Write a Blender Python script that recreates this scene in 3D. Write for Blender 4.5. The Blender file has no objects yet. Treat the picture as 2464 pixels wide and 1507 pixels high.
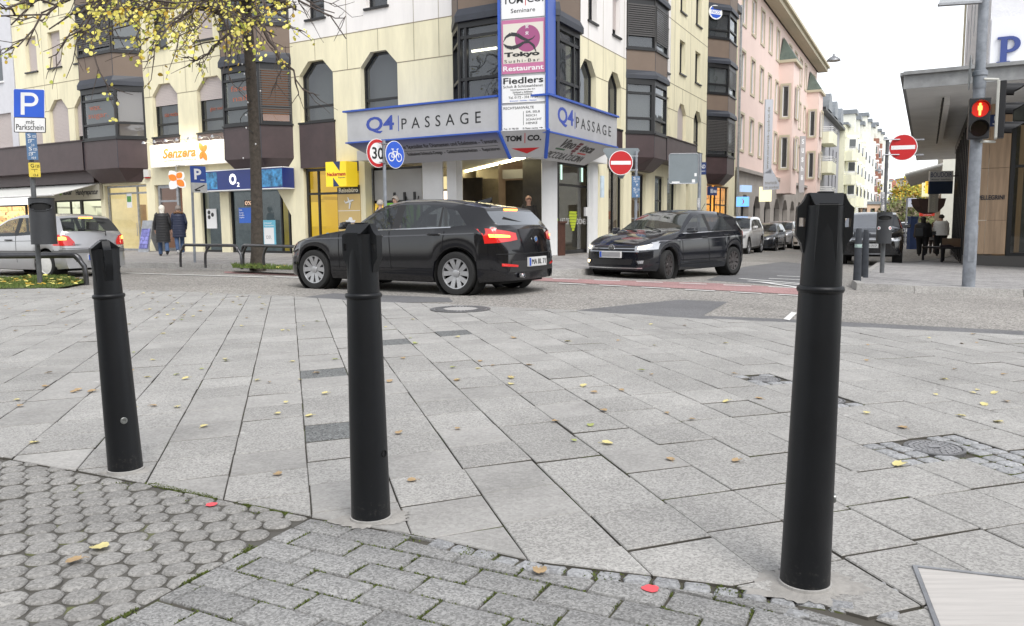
import bpy, bmesh, math, random
from mathutils import Vector, Matrix, noise
from mathutils.bvhtree import BVHTree
R_=math.radians; PI=math.pi
rnd=random.Random(7)
SC=bpy.context.scene; COL=SC.collection
# ------------------------------------------------------------------ camera, world, sun, exposure
FPX=1950.; CAMH=1.05; PITCH=math.atan(217.5/FPX); ROLL=.0079
F_=Vector((0,math.cos(PITCH),-math.sin(PITCH))); U0=Vector((0,math.sin(PITCH),math.cos(PITCH))); X0=Vector((1,0,0))
RV=X0*math.cos(ROLL)-U0*math.sin(ROLL); UV=U0*math.cos(ROLL)+X0*math.sin(ROLL)
cam=bpy.data.cameras.new('camera'); camo=bpy.data.objects.new('camera',cam); COL.objects.link(camo); SC.camera=camo
cam.sensor_width=36; cam.lens=36*FPX/2464; cam.clip_start=.05; cam.clip_end=2000
camo.matrix_world=Matrix.Translation((0,0,CAMH)) @ Matrix((RV,UV,-F_)).transposed().to_4x4()
cam.dof.use_dof=False
W=bpy.data.worlds.new("World"); SC.world=W; W.use_nodes=True
nt=W.node_tree; bg=nt.nodes['Background']
sky=nt.nodes.new('ShaderNodeTexSky'); sky.sky_type='NISHITA'; sky.sun_disc=False
SEL,SAZ=R_(50),R_(158)
sky.sun_elevation=SEL; sky.sun_rotation=SAZ; sky.air_density=1.; sky.dust_density=1.; sky.altitude=100
hs=nt.nodes.new('ShaderNodeHueSaturation'); hs.inputs['Saturation'].default_value=.16
nt.links.new(sky.outputs[0],hs.inputs['Color']); nt.links.new(hs.outputs[0],bg.inputs['Color'])
bg.inputs['Strength'].default_value=.15
sl=bpy.data.lights.new('sun','SUN'); sl.energy=1.1; sl.angle=R_(30); sl.color=(1,.97,.93)
so=bpy.data.objects.new('sun',sl); COL.objects.link(so)
sd=Vector((math.sin(SAZ)*math.cos(SEL),math.cos(SAZ)*math.cos(SEL),math.sin(SEL)))
so.rotation_euler=sd.to_track_quat('Z','Y').to_euler()
SC.view_settings.view_transform='Standard'; SC.view_settings.look='None'; SC.view_settings.gamma=1
SC.view_settings.exposure=1.0
SC.render.engine='CYCLES'
# ------------------------------------------------------------------ geometry helpers
def ray(px,py): return F_+RV*((px-1232)/FPX)+UV*((753.5-py)/FPX)
def g(x,y=0):
    xm=min(max(0,x-.3),17); return -.036*xm*xm/(xm+1)
def gnd(px,py,dz=0):
    d=ray(px,py); lo=t=.5
    while t<600:
        if CAMH+d.z*t<g(d.x*t)+dz: break
        lo=t; t*=1.02
    hi=t
    for _ in range(30):
        m=(lo+hi)/2
        if CAMH+d.z*m<g(d.x*m)+dz: hi=m
        else: lo=m
    return Vector((d.x*hi,d.y*hi,CAMH+d.z*hi))
def at(px,py,Y):
    d=ray(px,py); t=Y/d.y; return Vector((d.x*t,Y,CAMH+d.z*t))
class Fr:
    def __init__(s,o,r,n=None,u=None):
        s.o=Vector(o); s.r=Vector(r).normalized(); s.u=Vector(u).normalized() if u else Vector((0,0,1))
        s.n=s.r.cross(s.u).normalized() if n is None else Vector(n).normalized()
    def pt(s,a,b,c=0): return s.o+s.r*a+s.u*b+s.n*c
    def px(s,x,y,c=0):
        d=ray(x,y); q=s.o+s.n*c-camo_loc; t=q.dot(s.n)/d.dot(s.n); rel=d*t+camo_loc-s.o
        return rel.dot(s.r),rel.dot(s.u)
    def off(s,a,b,c): return Fr(s.pt(a,b,c),s.r,s.n,s.u)
camo_loc=Vector((0,0,CAMH))
WF=Fr((0,0,0),(1,0,0),(0,-1,0))
class MB:
    def __init__(s): s.v=[]; s.f=[]; s.m=[]
    def face(s,pts,m=0):
        i=len(s.v); s.v+=[Vector(p) for p in pts]; s.f.append(tuple(range(i,i+len(pts)))); s.m.append(m); return s
    def add(s,vs,fs,m=0):
        i=len(s.v); s.v+=[Vector(p) for p in vs]
        for f in fs: s.f.append(tuple(i+k for k in f)); s.m.append(m)
        return s
    def prism(s,pts,vec,m=0,back=True):
        pts=[Vector(p) for p in pts]; n=len(pts); vec=Vector(vec)
        fs=[tuple(range(n,2*n))]+[(k,(k+1)%n,n+(k+1)%n,n+k) for k in range(n)]
        if back: fs.append(tuple(reversed(range(n))))
        return s.add(pts+[p+vec for p in pts],fs,m)
    def box(s,fr,a0,a1,b0,b1,c0,c1,m=0):
        return s.prism([fr.pt(a0,b0,c0),fr.pt(a1,b0,c0),fr.pt(a1,b1,c0),fr.pt(a0,b1,c0)],fr.n*(c1-c0),m)
    def poly(s,fr,pts,c0,c1,m=0):
        return s.prism([fr.pt(a,b,c0) for a,b in pts],fr.n*(c1-c0),m)
    def quad(s,fr,a0,a1,b0,b1,c,m=0):
        return s.face([fr.pt(a0,b0,c),fr.pt(a1,b0,c),fr.pt(a1,b1,c),fr.pt(a0,b1,c)],m)
    def tube(s,path,r,n=10,m=0,cap=True):
        path=[Vector(p) for p in path]; k=len(path); rs=r if isinstance(r,(list,tuple)) else [r]*k
        t0=(path[1]-path[0]).normalized(); ref=Vector((0,0,1)) if abs(t0.z)<.9 else Vector((1,0,0))
        vs=[]; nx=t0.cross(ref).normalized()
        for i,p in enumerate(path):
            t=(path[min(i+1,k-1)]-path[max(i-1,0)]).normalized()
            nx=(nx-t*nx.dot(t)).normalized(); ny=t.cross(nx)
            for j in range(n): a=2*PI*j/n; vs.append(p+(nx*math.cos(a)+ny*math.sin(a))*rs[i])
        fs=[(i*n+j,i*n+(j+1)%n,(i+1)*n+(j+1)%n,(i+1)*n+j) for i in range(k-1) for j in range(n)]
        if cap: fs+= [tuple(reversed(range(n))),tuple(range((k-1)*n,k*n))]
        return s.add(vs,fs,m)
    def lathe(s,prof,o=(0,0,0),ax=(0,0,1),n=24,m=0,cap=True):
        ax=Vector(ax).normalized(); ref=Vector((1,0,0)) if abs(ax.x)<.9 else Vector((0,1,0))
        x=(ref-ax*ref.dot(ax)).normalized(); y=ax.cross(x); o=Vector(o); vs=[]
        for r,h in prof:
            for j in range(n): a=2*PI*j/n; vs.append(o+ax*h+(x*math.cos(a)+y*math.sin(a))*max(r,1e-5))
        k=len(prof)
        fs=[(i*n+j,i*n+(j+1)%n,(i+1)*n+(j+1)%n,(i+1)*n+j) for i in range(k-1) for j in range(n)]
        if cap: fs+=[tuple(reversed(range(n))),tuple(range((k-1)*n,k*n))]
        return s.add(vs,fs,m)
    def build(s,name,mat,parent=None,smooth=False,merge=0,recalc=False,bevel=0):
        me=bpy.data.meshes.new(name); o=bpy.data.objects.new(name,me); COL.objects.link(o)
        off=Vector((0,0,0))
        if parent is not None: o.parent=parent; off=wloc(parent)
        elif s.v:
            xs=[p.x for p in s.v]; ys=[p.y for p in s.v]; zs=[p.z for p in s.v]
            off=Vector(((min(xs)+max(xs))/2,(min(ys)+max(ys))/2,min(zs))); o.location=off
        me.from_pydata([tuple(p-off) for p in s.v],[],s.f)
        for mm in (mat if isinstance(mat,(list,tuple)) else [mat]): me.materials.append(mm)
        me.polygons.foreach_set('material_index',s.m)
        if merge or recalc or bevel:
            bm=bmesh.new(); bm.from_mesh(me)
            if merge: bmesh.ops.remove_doubles(bm,verts=bm.verts,dist=merge)
            if bevel: bmesh.ops.bevel(bm,geom=[e for e in bm.edges if len(e.link_faces)==2 and e.calc_face_angle(0)>.5],offset=bevel,segments=2,affect='EDGES',profile=.5)
            if recalc: bmesh.ops.recalc_face_normals(bm,faces=bm.faces)
            bm.to_mesh(me); bm.free()
        if smooth:
            me.polygons.foreach_set('use_smooth',[True]*len(me.polygons))
            if smooth is not True: me.set_sharp_from_angle(angle=R_(smooth))
        me.update(); return o
def wloc(o):
    v=Vector(o.location)
    while o.parent is not None: o=o.parent; v=v+Vector(o.location)
    return v
def tag(o,label=None,cat=None,group=None,kind=None):
    if label: o['label']=label
    if cat: o['category']=cat
    if group: o['group']=group
    if kind: o['kind']=kind
    return o
def thing(name,loc,label,cat,group=None):
    o=bpy.data.objects.new(name,None); COL.objects.link(o); o.location=loc; o.empty_display_size=.2
    return tag(o,label,cat,group)
def copy_tree(o,parent=None):
    c=o.copy(); COL.objects.link(c); c.parent=parent
    for ch in list(o.children): copy_tree(ch,c)
    return c
def text(name,body,fr,a0,a1,b0,b1,c,mat,parent,ext=.004,shear=0,bold=0,spacing=1,fit=True):
    cu=bpy.data.curves.new(name,'FONT'); cu.body=body; cu.extrude=.01; cu.shear=shear; cu.offset=bold; cu.space_character=spacing; cu.size=1; cu.resolution_u=3
    t=bpy.data.objects.new('t',cu); COL.objects.link(t); dg=bpy.context.evaluated_depsgraph_get()
    me=bpy.data.meshes.new_from_object(t.evaluated_get(dg)); vs=[v.co.copy() for v in me.vertices]; fs=[tuple(p.vertices) for p in me.polygons]
    bpy.data.objects.remove(t); bpy.data.meshes.remove(me); bpy.data.curves.remove(cu)
    if not vs: return None
    x0=min(v.x for v in vs);x1=max(v.x for v in vs);y0=min(v.y for v in vs);y1=max(v.y for v in vs)
    sx=(a1-a0)/(x1-x0); sy=(b1-b0)/(y1-y0)
    mb=MB(); mb.add([fr.pt(a0+(v.x-x0)*sx,b0+(v.y-y0)*sy,c+(ext if v.z>0 else 0)) for v in vs],fs)
    return mb.build(name,mat,parent)
# ------------------------------------------------------------------ materials
MATS={}
def mat(name,col,rough=.7,metal=0,var=.0,vscale=3.,bump=0,bscale=60.,spec=None,emit=0,ecol=None,speck=0,alpha=None,coat=0):
    if name in MATS: return MATS[name]
    m=bpy.data.materials.new(name); m.use_nodes=True; t=m.node_tree; N=t.nodes; L=t.links; b=N['Principled BSDF']
    b.inputs['Base Color'].default_value=(*col,1); b.inputs['Roughness'].default_value=rough; b.inputs['Metallic'].default_value=metal
    if spec is not None: b.inputs['Specular IOR Level'].default_value=spec
    if coat: b.inputs['Coat Weight'].default_value=coat; b.inputs['Coat Roughness'].default_value=.03
    if emit: b.inputs['Emission Color'].default_value=(*(ecol or col),1); b.inputs['Emission Strength'].default_value=emit
    tc=N.new('ShaderNodeTexCoord'); src=tc.outputs['Object']
    if var or speck:
        n=N.new('ShaderNodeTexNoise'); n.inputs['Scale'].default_value=vscale; n.inputs['Detail'].default_value=6; n.inputs['Roughness'].default_value=.65; L.new(src,n.inputs['Vector'])
        mr=N.new('ShaderNodeMapRange'); mr.inputs['From Min'].default_value=.3; mr.inputs['From Max'].default_value=.7; mr.inputs['To Min'].default_value=1-var; mr.inputs['To Max'].default_value=1+var*.6; L.new(n.outputs[0],mr.inputs[0])
        mx=N.new('ShaderNodeVectorMath'); mx.operation='SCALE'; mx.inputs[0].default_value=col; L.new(mr.outputs[0],mx.inputs['Scale']); out=mx.outputs[0]
        if speck:
            n2=N.new('ShaderNodeTexNoise'); n2.inputs['Scale'].default_value=bscale; n2.inputs['Detail'].default_value=3; L.new(src,n2.inputs['Vector'])
            m2=N.new('ShaderNodeMapRange'); m2.inputs['From Min'].default_value=.32; m2.inputs['From Max'].default_value=.68; m2.inputs['To Min'].default_value=1-speck; m2.inputs['To Max'].default_value=1+speck; L.new(n2.outputs[0],m2.inputs[0])
            m3=N.new('ShaderNodeVectorMath'); m3.operation='SCALE'; L.new(out,m3.inputs[0]); L.new(m2.outputs[0],m3.inputs['Scale']); out=m3.outputs[0]
        L.new(out,b.inputs['Base Color'])
    if bump:
        n=N.new('ShaderNodeTexNoise'); n.inputs['Scale'].default_value=bscale; n.inputs['Detail'].default_value=4; L.new(src,n.inputs['Vector'])
        bp=N.new('ShaderNodeBump'); bp.inputs['Strength'].default_value=bump; bp.inputs['Distance'].default_value=.01; L.new(n.outputs[0],bp.inputs['Height']); L.new(bp.outputs[0],b.inputs['Normal'])
    MATS[name]=m; return m
def glass(name,tr=.8,tint=(.9,.95,.93),dark=(.03,.035,.04),rough=.02,ior=1.6,bump=.06):
    if name in MATS: return MATS[name]
    m=bpy.data.materials.new(name); m.use_nodes=True; t=m.node_tree; N=t.nodes; L=t.links; N.remove(N['Principled BSDF'])
    o=N['Material Output']; gl=N.new('ShaderNodeBsdfGlossy'); gl.inputs['Roughness'].default_value=rough; gl.inputs['Color'].default_value=(.9,.92,.95,1)
    df=N.new('ShaderNodeBsdfDiffuse'); df.inputs['Color'].default_value=(*dark,1)
    tp=N.new('ShaderNodeBsdfTransparent'); tp.inputs['Color'].default_value=(*tint,1)
    mx=N.new('ShaderNodeMixShader'); mx.inputs[0].default_value=tr; L.new(df.outputs[0],mx.inputs[1]); L.new(tp.outputs[0],mx.inputs[2])
    f0=((ior-1)/(ior+1))**2; lw=N.new('ShaderNodeLayerWeight'); lw.inputs['Blend'].default_value=.5; pw=N.new('ShaderNodeMath'); pw.operation='POWER'; pw.inputs[1].default_value=4.5; L.new(lw.outputs['Facing'],pw.inputs[0]); fr=N.new('ShaderNodeMath'); fr.operation='MULTIPLY_ADD'; fr.inputs[1].default_value=1-f0; fr.inputs[2].default_value=f0; L.new(pw.outputs[0],fr.inputs[0])
    nz=N.new('ShaderNodeTexNoise'); nz.inputs['Scale'].default_value=.8; tc=N.new('ShaderNodeTexCoord'); L.new(tc.outputs['Object'],nz.inputs['Vector'])
    bp=N.new('ShaderNodeBump'); bp.inputs['Strength'].default_value=bump; bp.inputs['Distance'].default_value=.05; L.new(nz.outputs[0],bp.inputs['Height']); L.new(bp.outputs[0],gl.inputs['Normal'])
    m2=N.new('ShaderNodeMixShader'); L.new(fr.outputs[0],m2.inputs[0]); L.new(mx.outputs[0],m2.inputs[1]); L.new(gl.outputs[0],m2.inputs[2]); L.new(m2.outputs[0],o.inputs['Surface'])
    MATS[name]=m; return m
def shelfmat(name,c1,c2,emit,scale=6.,dark=.25):
    # lit shop interior: rows of goods on shelves
    if name in MATS: return MATS[name]
    m=bpy.data.materials.new(name); m.use_nodes=True; t=m.node_tree; N=t.nodes; L=t.links; b=N['Principled BSDF']
    tc=N.new('ShaderNodeTexCoord'); sp=N.new('ShaderNodeSeparateXYZ'); L.new(tc.outputs['Object'],sp.inputs[0]); ad=N.new('ShaderNodeMath'); ad.operation='SUBTRACT'; L.new(sp.outputs[0],ad.inputs[0]); L.new(sp.outputs[1],ad.inputs[1]); cb=N.new('ShaderNodeCombineXYZ'); L.new(ad.outputs[0],cb.inputs[0]); L.new(sp.outputs[2],cb.inputs[1])
    outs=[]
    for k,(bw,rh) in enumerate(((.9,1.1),(3.1,2.3))):
        v=N.new('ShaderNodeTexBrick'); v.offset=.37; v.inputs['Scale'].default_value=scale; v.inputs['Brick Width'].default_value=bw; v.inputs['Row Height'].default_value=rh; v.inputs['Mortar Size'].default_value=.07; v.inputs['Bias'].default_value=.1
        v.inputs['Color1'].default_value=(*[c1,c2][k],1); v.inputs['Color2'].default_value=(*[c2,c1][k],1); v.inputs['Mortar'].default_value=(*[q*dark for q in c2],1); L.new(cb.outputs[0],v.inputs['Vector']); outs.append(v.outputs[0])
    n=N.new('ShaderNodeTexNoise'); n.inputs['Scale'].default_value=scale*.5; n.inputs['Detail'].default_value=4; L.new(tc.outputs['Object'],n.inputs['Vector'])
    mr=N.new('ShaderNodeMapRange'); mr.inputs['From Min'].default_value=.44; mr.inputs['From Max'].default_value=.56; L.new(n.outputs[0],mr.inputs[0])
    mx=N.new('ShaderNodeMix'); mx.data_type='RGBA'; L.new(mr.outputs[0],mx.inputs[0]); L.new(outs[0],mx.inputs[6]); L.new(outs[1],mx.inputs[7])
    L.new(mx.outputs[2],b.inputs['Base Color']); L.new(mx.outputs[2],b.inputs['Emission Color']); b.inputs['Emission Strength'].default_value=emit
    MATS[name]=m; return m
CREAM=mat('cream_render',(.80,.742,.53),.85,var=.13,vscale=1.1,bump=.15,bscale=90)
WHITEP=mat('white_render',(.82,.79,.765),.85,var=.07,vscale=1.1,bump=.15,bscale=90)
for _q in (CREAM,WHITEP):
    _t=_q.node_tree; _mp=_t.nodes.new('ShaderNodeMapping'); _mp.inputs['Scale'].default_value=(2.2,2.2,.45); _t.links.new(_t.nodes['Texture Coordinate'].outputs['Object'],_mp.inputs[0]); _t.links.new(_mp.outputs[0],[n for n in _t.nodes if n.type=='TEX_NOISE'][0].inputs['Vector'])
JOINT=mat('joint',(.28,.24,.17),.9)
TAUPE=mat('taupe_panel',(.17,.125,.095),.6,var=.10,vscale=1.5)
PURP=mat('aubergine_panel',(.062,.040,.041),.45,var=.22,vscale=2.)
ANTH=mat('anthracite_metal',(.022,.023,.027),.45,var=.2,vscale=3)
CAPM=mat('blue_grey_cap',(.034,.038,.050),.5,var=.2,vscale=2)
FRAME=mat('dark_frame',(.010,.010,.011),.4)
SHUT=mat('pink_grey_shutter',(.5,.44,.42),.6)
SHUTD=mat('dark_blind',(.07,.066,.064),.5)
GLW=glass('window_glass',.45,dark=(.06,.065,.07),ior=1.75,bump=.25)
GLS=glass('shop_glass',.93)
DARKIN=mat('dark_interior',(.03,.028,.025),.8)
GREYIN=mat('grey_interior',(.34,.34,.33),.8)
WHITE=mat('white_paint',(.8,.8,.79),.5,var=.04,vscale=3)
OFFW=mat('off_white',(.66,.65,.63),.6,var=.08,vscale=2)
BLACK=mat('black_paint',(.012,.012,.013),.4)
GALV=mat('galvanised',(.34,.35,.37),.45,metal=.6,var=.3,vscale=8)
BLUE=mat('sign_blue',(.02,.09,.52),.4)
RED=mat('sign_red',(.45,.015,.015),.4)
NAVY=mat('navy',(.015,.035,.13),.4)
YEL=mat('yellow',(.8,.55,.02),.5)
ORG=mat('orange',(.85,.22,.02),.5)
# ------------------------------------------------------------------ ground
def clip(poly,nx,ny,d):      # keep nx*x+ny*y<=d
    out=[]
    for i in range(len(poly)):
        a,b=poly[i],poly[(i+1)%len(poly)]; fa=nx*a[0]+ny*a[1]-d; fb=nx*b[0]+ny*b[1]-d
        if fa<=0: out.append(a)
        if (fa<0<fb) or (fb<0<fa):
            t=fa/(fa-fb); out.append((a[0]+(b[0]-a[0])*t,a[1]+(b[1]-a[1])*t))
    return out
XB=[-200,-60,-20,-8,0]+[.3+.4*i for i in range(1,12)]+[5.5,6.5,7.5,9,11,13,15,17.3,25,60,250]
def sheet(name,poly,dz,m,side=0,kind='structure',label=None,cat=None,parent=None):
    poly=[(p[0],p[1]) for p in poly]; mb=MB()
    for i in range(len(XB)-1):
        q=clip(clip(poly,-1,0,-XB[i]),1,0,XB[i+1])
        if len(q)>2: mb.face([(x,y,g(x)+dz) for x,y in q])
    if side:
        n=len(poly)
        for i in range(n):
            a,b=poly[i],poly[(i+1)%n]; k=max(1,int(abs(b[0]-a[0])/1.))
            for j in range(k):
                p=[a[t]+(b[t]-a[t])*j/k for t in (0,1)]; q=[a[t]+(b[t]-a[t])*(j+1)/k for t in (0,1)]
                mb.face([(p[0],p[1],g(p[0])+dz-side),(q[0],q[1],g(q[0])+dz-side),(q[0],q[1],g(q[0])+dz),(p[0],p[1],g(p[0])+dz)])
    o=mb.build(name,m,parent,merge=.0005,recalc=False)
    return tag(o,label,cat,None,kind)
def G(*pts,dz=0): return [tuple(gnd(x,y,dz))[:2] for x,y in pts]
def aggmat(name,col,sp=.35,sc=140.,tone=True,var=.06,rough=.85,bump=.35,vs=1.3,spots=False):
    m=bpy.data.materials.new(name); m.use_nodes=True; t=m.node_tree; N=t.nodes; L=t.links; b=N['Principled BSDF']
    b.inputs['Roughness'].default_value=rough; b.inputs['Specular IOR Level'].default_value=.3
    tc=N.new('ShaderNodeTexCoord'); s=tc.outputs['Object']
    v=N.new('ShaderNodeTexVoronoi'); v.inputs['Scale'].default_value=sc; L.new(s,v.inputs['Vector'])
    n=N.new('ShaderNodeTexNoise'); n.inputs['Scale'].default_value=sc*.55; n.inputs['Detail'].default_value=5; n.inputs['Roughness'].default_value=.8; L.new(s,n.inputs['Vector'])
    sc_=N.new('ShaderNodeSeparateColor'); L.new(v.outputs['Color'],sc_.inputs[0])
    a=N.new('ShaderNodeMath'); a.operation='ADD'; L.new(sc_.outputs[0],a.inputs[0]); L.new(n.outputs[0],a.inputs[1])
    mr=N.new('ShaderNodeMapRange'); mr.inputs['From Min'].default_value=.45; mr.inputs['From Max'].default_value=1.55; mr.inputs['To Min'].default_value=1-sp; mr.inputs['To Max'].default_value=1+sp; L.new(a.outputs[0],mr.inputs[0])
    n2=N.new('ShaderNodeTexNoise'); n2.inputs['Scale'].default_value=vs; n2.inputs['Detail'].default_value=7; n2.inputs['Roughness'].default_value=.7; L.new(s,n2.inputs['Vector'])
    m2=N.new('ShaderNodeMapRange'); m2.inputs['From Min'].default_value=.3; m2.inputs['From Max'].default_value=.7; m2.inputs['To Min'].default_value=1-var*2; m2.inputs['To Max'].default_value=1+var; L.new(n2.outputs[0],m2.inputs[0])
    p=N.new('ShaderNodeMath'); p.operation='MULTIPLY'; L.new(mr.outputs[0],p.inputs[0]); L.new(m2.outputs[0],p.inputs[1]); out=p.outputs[0]
    if spots:
        for sc2,thr,lo in ((2.6,.035,1.35),(4.3,.022,.62),(1.1,.05,.86)):
            w=N.new('ShaderNodeTexVoronoi'); w.inputs['Scale'].default_value=sc2; w.inputs['Randomness'].default_value=1
            nd=N.new('ShaderNodeTexNoise'); nd.inputs['Scale'].default_value=30; L.new(s,nd.inputs['Vector']); vm=N.new('ShaderNodeVectorMath'); vm.operation='MULTIPLY_ADD'; vm.inputs[1].default_value=(.03,.03,.03); L.new(nd.outputs['Color'],vm.inputs[0]); L.new(s,vm.inputs[2]); L.new(vm.outputs[0],w.inputs['Vector'])
            mm=N.new('ShaderNodeMapRange'); mm.inputs['From Min'].default_value=thr; mm.inputs['From Max'].default_value=thr*1.5; mm.inputs['To Min'].default_value=lo; mm.inputs['To Max'].default_value=1; L.new(w.outputs['Distance'],mm.inputs[0])
            pp=N.new('ShaderNodeMath'); pp.operation='MULTIPLY'; L.new(out,pp.inputs[0]); L.new(mm.outputs[0],pp.inputs[1]); out=pp.outputs[0]
    if tone:
        at_=N.new('ShaderNodeAttribute'); at_.attribute_name='tone'
        p2=N.new('ShaderNodeMath'); p2.operation='MULTIPLY'; L.new(out,p2.inputs[0]); L.new(at_.outputs['Fac'],p2.inputs[1]); out=p2.outputs[0]
    sv=N.new('ShaderNodeVectorMath'); sv.operation='SCALE'; sv.inputs[0].default_value=col; L.new(out,sv.inputs['Scale']); L.new(sv.outputs[0],b.inputs['Base Color'])
    bp=N.new('ShaderNodeBump'); bp.inputs['Strength'].default_value=bump; bp.inputs['Distance'].default_value=.004; L.new(a.outputs[0],bp.inputs['Height']); L.new(bp.outputs[0],b.inputs['Normal'])
    return m
def settone(o,tones):
    at_=o.data.attributes.new('tone','FLOAT','FACE'); at_.data.foreach_set('value',tones)
ASPH=aggmat('asphalt_light',(.30,.285,.265),.6,55.,False,.10,.8,.5,.5)
ASPHD=aggmat('asphalt_dark',(.16,.16,.165),.28,90.,False,.10,.75,.3,.8)
REDL=aggmat('red_asphalt',(.37,.225,.22),.35,80.,False,.12,.8,.3,.8)
def wornmat(name,col,under,amt=.5,scale=9.):
    m=mat(name,col,.7); t=m.node_tree; N=t.nodes; L=t.links; b=N['Principled BSDF']; tc=N.new('ShaderNodeTexCoord')
    n=N.new('ShaderNodeTexNoise'); n.inputs['Scale'].default_value=scale; n.inputs['Detail'].default_value=8; n.inputs['Roughness'].default_value=.8; L.new(tc.outputs['Object'],n.inputs['Vector'])
    mr=N.new('ShaderNodeMapRange'); mr.inputs['From Min'].default_value=amt; mr.inputs['From Max'].default_value=amt+.08; L.new(n.outputs[0],mr.inputs[0])
    mx=N.new('ShaderNodeMix'); mx.data_type='RGBA'; mx.inputs[6].default_value=(*col,1); mx.inputs[7].default_value=(*under,1); L.new(mr.outputs[0],mx.inputs[0]); L.new(mx.outputs[2],b.inputs['Base Color']); return m
LINE=wornmat('road_paint',(.72,.72,.7),(.35,.33,.31),.56)
SLABA=aggmat('slab_aggregate',(.358,.350,.336),.31,150.,var=.10,vs=1.1,spots=True)
SLABB=aggmat('slab_smooth',(.370,.361,.347),.13,90.,var=.12,vs=1.6,spots=True)
SLABC=aggmat('slab_dark',(.16,.165,.165),.6,140.)
def mossmat(name,sand,moss,thr=.5,sc=5.):
    m=mat(name,sand,.95); t=m.node_tree; N=t.nodes; L=t.links; b=N['Principled BSDF']; tc=N.new('ShaderNodeTexCoord')
    n=N.new('ShaderNodeTexNoise'); n.inputs['Scale'].default_value=sc; n.inputs['Detail'].default_value=6; L.new(tc.outputs['Object'],n.inputs['Vector'])
    mr=N.new('ShaderNodeMapRange'); mr.inputs['From Min'].default_value=thr; mr.inputs['From Max'].default_value=thr+.06; L.new(n.outputs[0],mr.inputs[0])
    mx=N.new('ShaderNodeMix'); mx.data_type='RGBA'; mx.inputs[6].default_value=(*sand,1); mx.inputs[7].default_value=(*moss,1); L.new(mr.outputs[0],mx.inputs[0]); L.new(mx.outputs[2],b.inputs['Base Color']); return m
JSAND=mossmat('joint_sand',(.085,.078,.066),(.07,.085,.02),.57,2.5)
JMOSS=mossmat('joint_moss',(.15,.14,.125),(.085,.10,.03),.50,9)
JSANDL=mossmat('joint_sand_light',(.10,.095,.085),(.13,.14,.06),.62,4)
KERB=aggmat('kerb_concrete',(.36,.35,.335),.2,60.,False,.12)
def pavmat(name,col,rot,w=.6,h=.6,off=.5,mort=.012,mc=(.12,.11,.1)):
    m=aggmat(name,col,.25,70.,False,.10); t=m.node_tree; N=t.nodes; L=t.links; b=N['Principled BSDF']
    src=b.inputs['Base Color'].links[0].from_socket
    tc=N.new('ShaderNodeTexCoord'); mp=N.new('ShaderNodeMapping'); mp.inputs['Rotation'].default_value=(0,0,rot); L.new(tc.outputs['Object'],mp.inputs['Vector'])
    br=N.new('ShaderNodeTexBrick'); br.offset=off; br.inputs['Scale'].default_value=1; br.inputs['Brick Width'].default_value=w; br.inputs['Row Height'].default_value=h; br.inputs['Mortar Size'].default_value=mort; br.inputs['Bias'].default_value=0
    br.inputs['Color1'].default_value=(.9,.9,.9,1); br.inputs['Color2'].default_value=(1.08,1.08,1.08,1); br.inputs['Mortar'].default_value=(.3,.3,.3,1); L.new(mp.outputs[0],br.inputs['Vector'])
    mu=N.new('ShaderNodeVectorMath'); mu.operation='MULTIPLY'; L.new(src,mu.inputs[0]); L.new(br.outputs[0],mu.inputs[1]); L.new(mu.outputs[0],b.inputs['Base Color']); return m
PAVF=pavmat('far_pavement',(.34,.325,.315),R_(31.4),.5,.35)
PAVR=pavmat('corner_pavement',(.36,.35,.345),R_(-27),.35,.35)
# road
sheet('asphalt_road',[(-150,-20),(200,-20),(200,260),(-150,260)],-.03,ASPH)
# plaza boundary lines (far edge, near edge)
FAR=G((0,693),(300,697),(660,711),(909,726),(1112,734),(1342,745.5),(1669,765.8),(1911,776),(2012,784),(2464,806.5))
FAR=[(-22,19)]+FAR+[(9,6.5),(14,4.3)]
NEAR=[(-7,5.73)]+G((0,1100),(250,1143),(750,1243),(1030,1290),(1290,1350),(1700,1400),(1900,1432),(2150,1500))+[(1.9,1.2)]
def yline(poly,x):
    for i in range(len(poly)-1):
        a,b=poly[i],poly[i+1]
        if a[0]<=x<=b[0]: return a[1]+(b[1]-a[1])*(x-a[0])/(b[0]-a[0]+1e-9),a,b
    return (99 if poly is FAR else -99),poly[-2],poly[-1]
def halfclip(q,a,b,keep_below):
    nx,ny=-(b[1]-a[1]),(b[0]-a[0]); d=nx*a[0]+ny*a[1]
    return clip(q,nx,ny,d) if keep_below else clip(q,-nx,-ny,-d)
sheet('paving_joint_bed',[(-22,19)]+FAR[1:]+[(14,-3),(-22,-3)],-.012,JSAND)
D1=Vector((math.sin(R_(-15.3)),math.cos(R_(-15.3)))); D2=Vector((math.sin(R_(68)),math.cos(R_(68))))
mb=MB(); tones=[]; P1=.335; P2=.325; anc=Vector((-1.237,4.681)); HCEN={}; DET=D1.x*D2.y-D1.y*D2.x
def inslab(cc,hx,hy):
    dx,dy=hx-cc.x,hy-cc.y; a=(dx*D2.y-dy*D2.x)/DET; b=(D1.x*dy-D1.y*dx)/DET
    return abs(a)<=P1/2 and abs(b)<=P2/2
DARK=G((775,903),(790,1047),(950,819),(1095,797))
HOLES=[]     # (centre, half size) openings for the setts round the covers
HOLEC=G((1108,745),(1796,911),(2033,967),(2202,1068),(2430,1098))
HTEST=[(1,HOLEC[1]),(2,HOLEC[2]),(3,HOLEC[3]),(3,(HOLEC[3][0]+D2.x*P2,HOLEC[3][1]+D2.y*P2)),(4,HOLEC[4]),(4,(HOLEC[4][0]+D2.x*P2,HOLEC[4][1]+D2.y*P2))]
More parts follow.
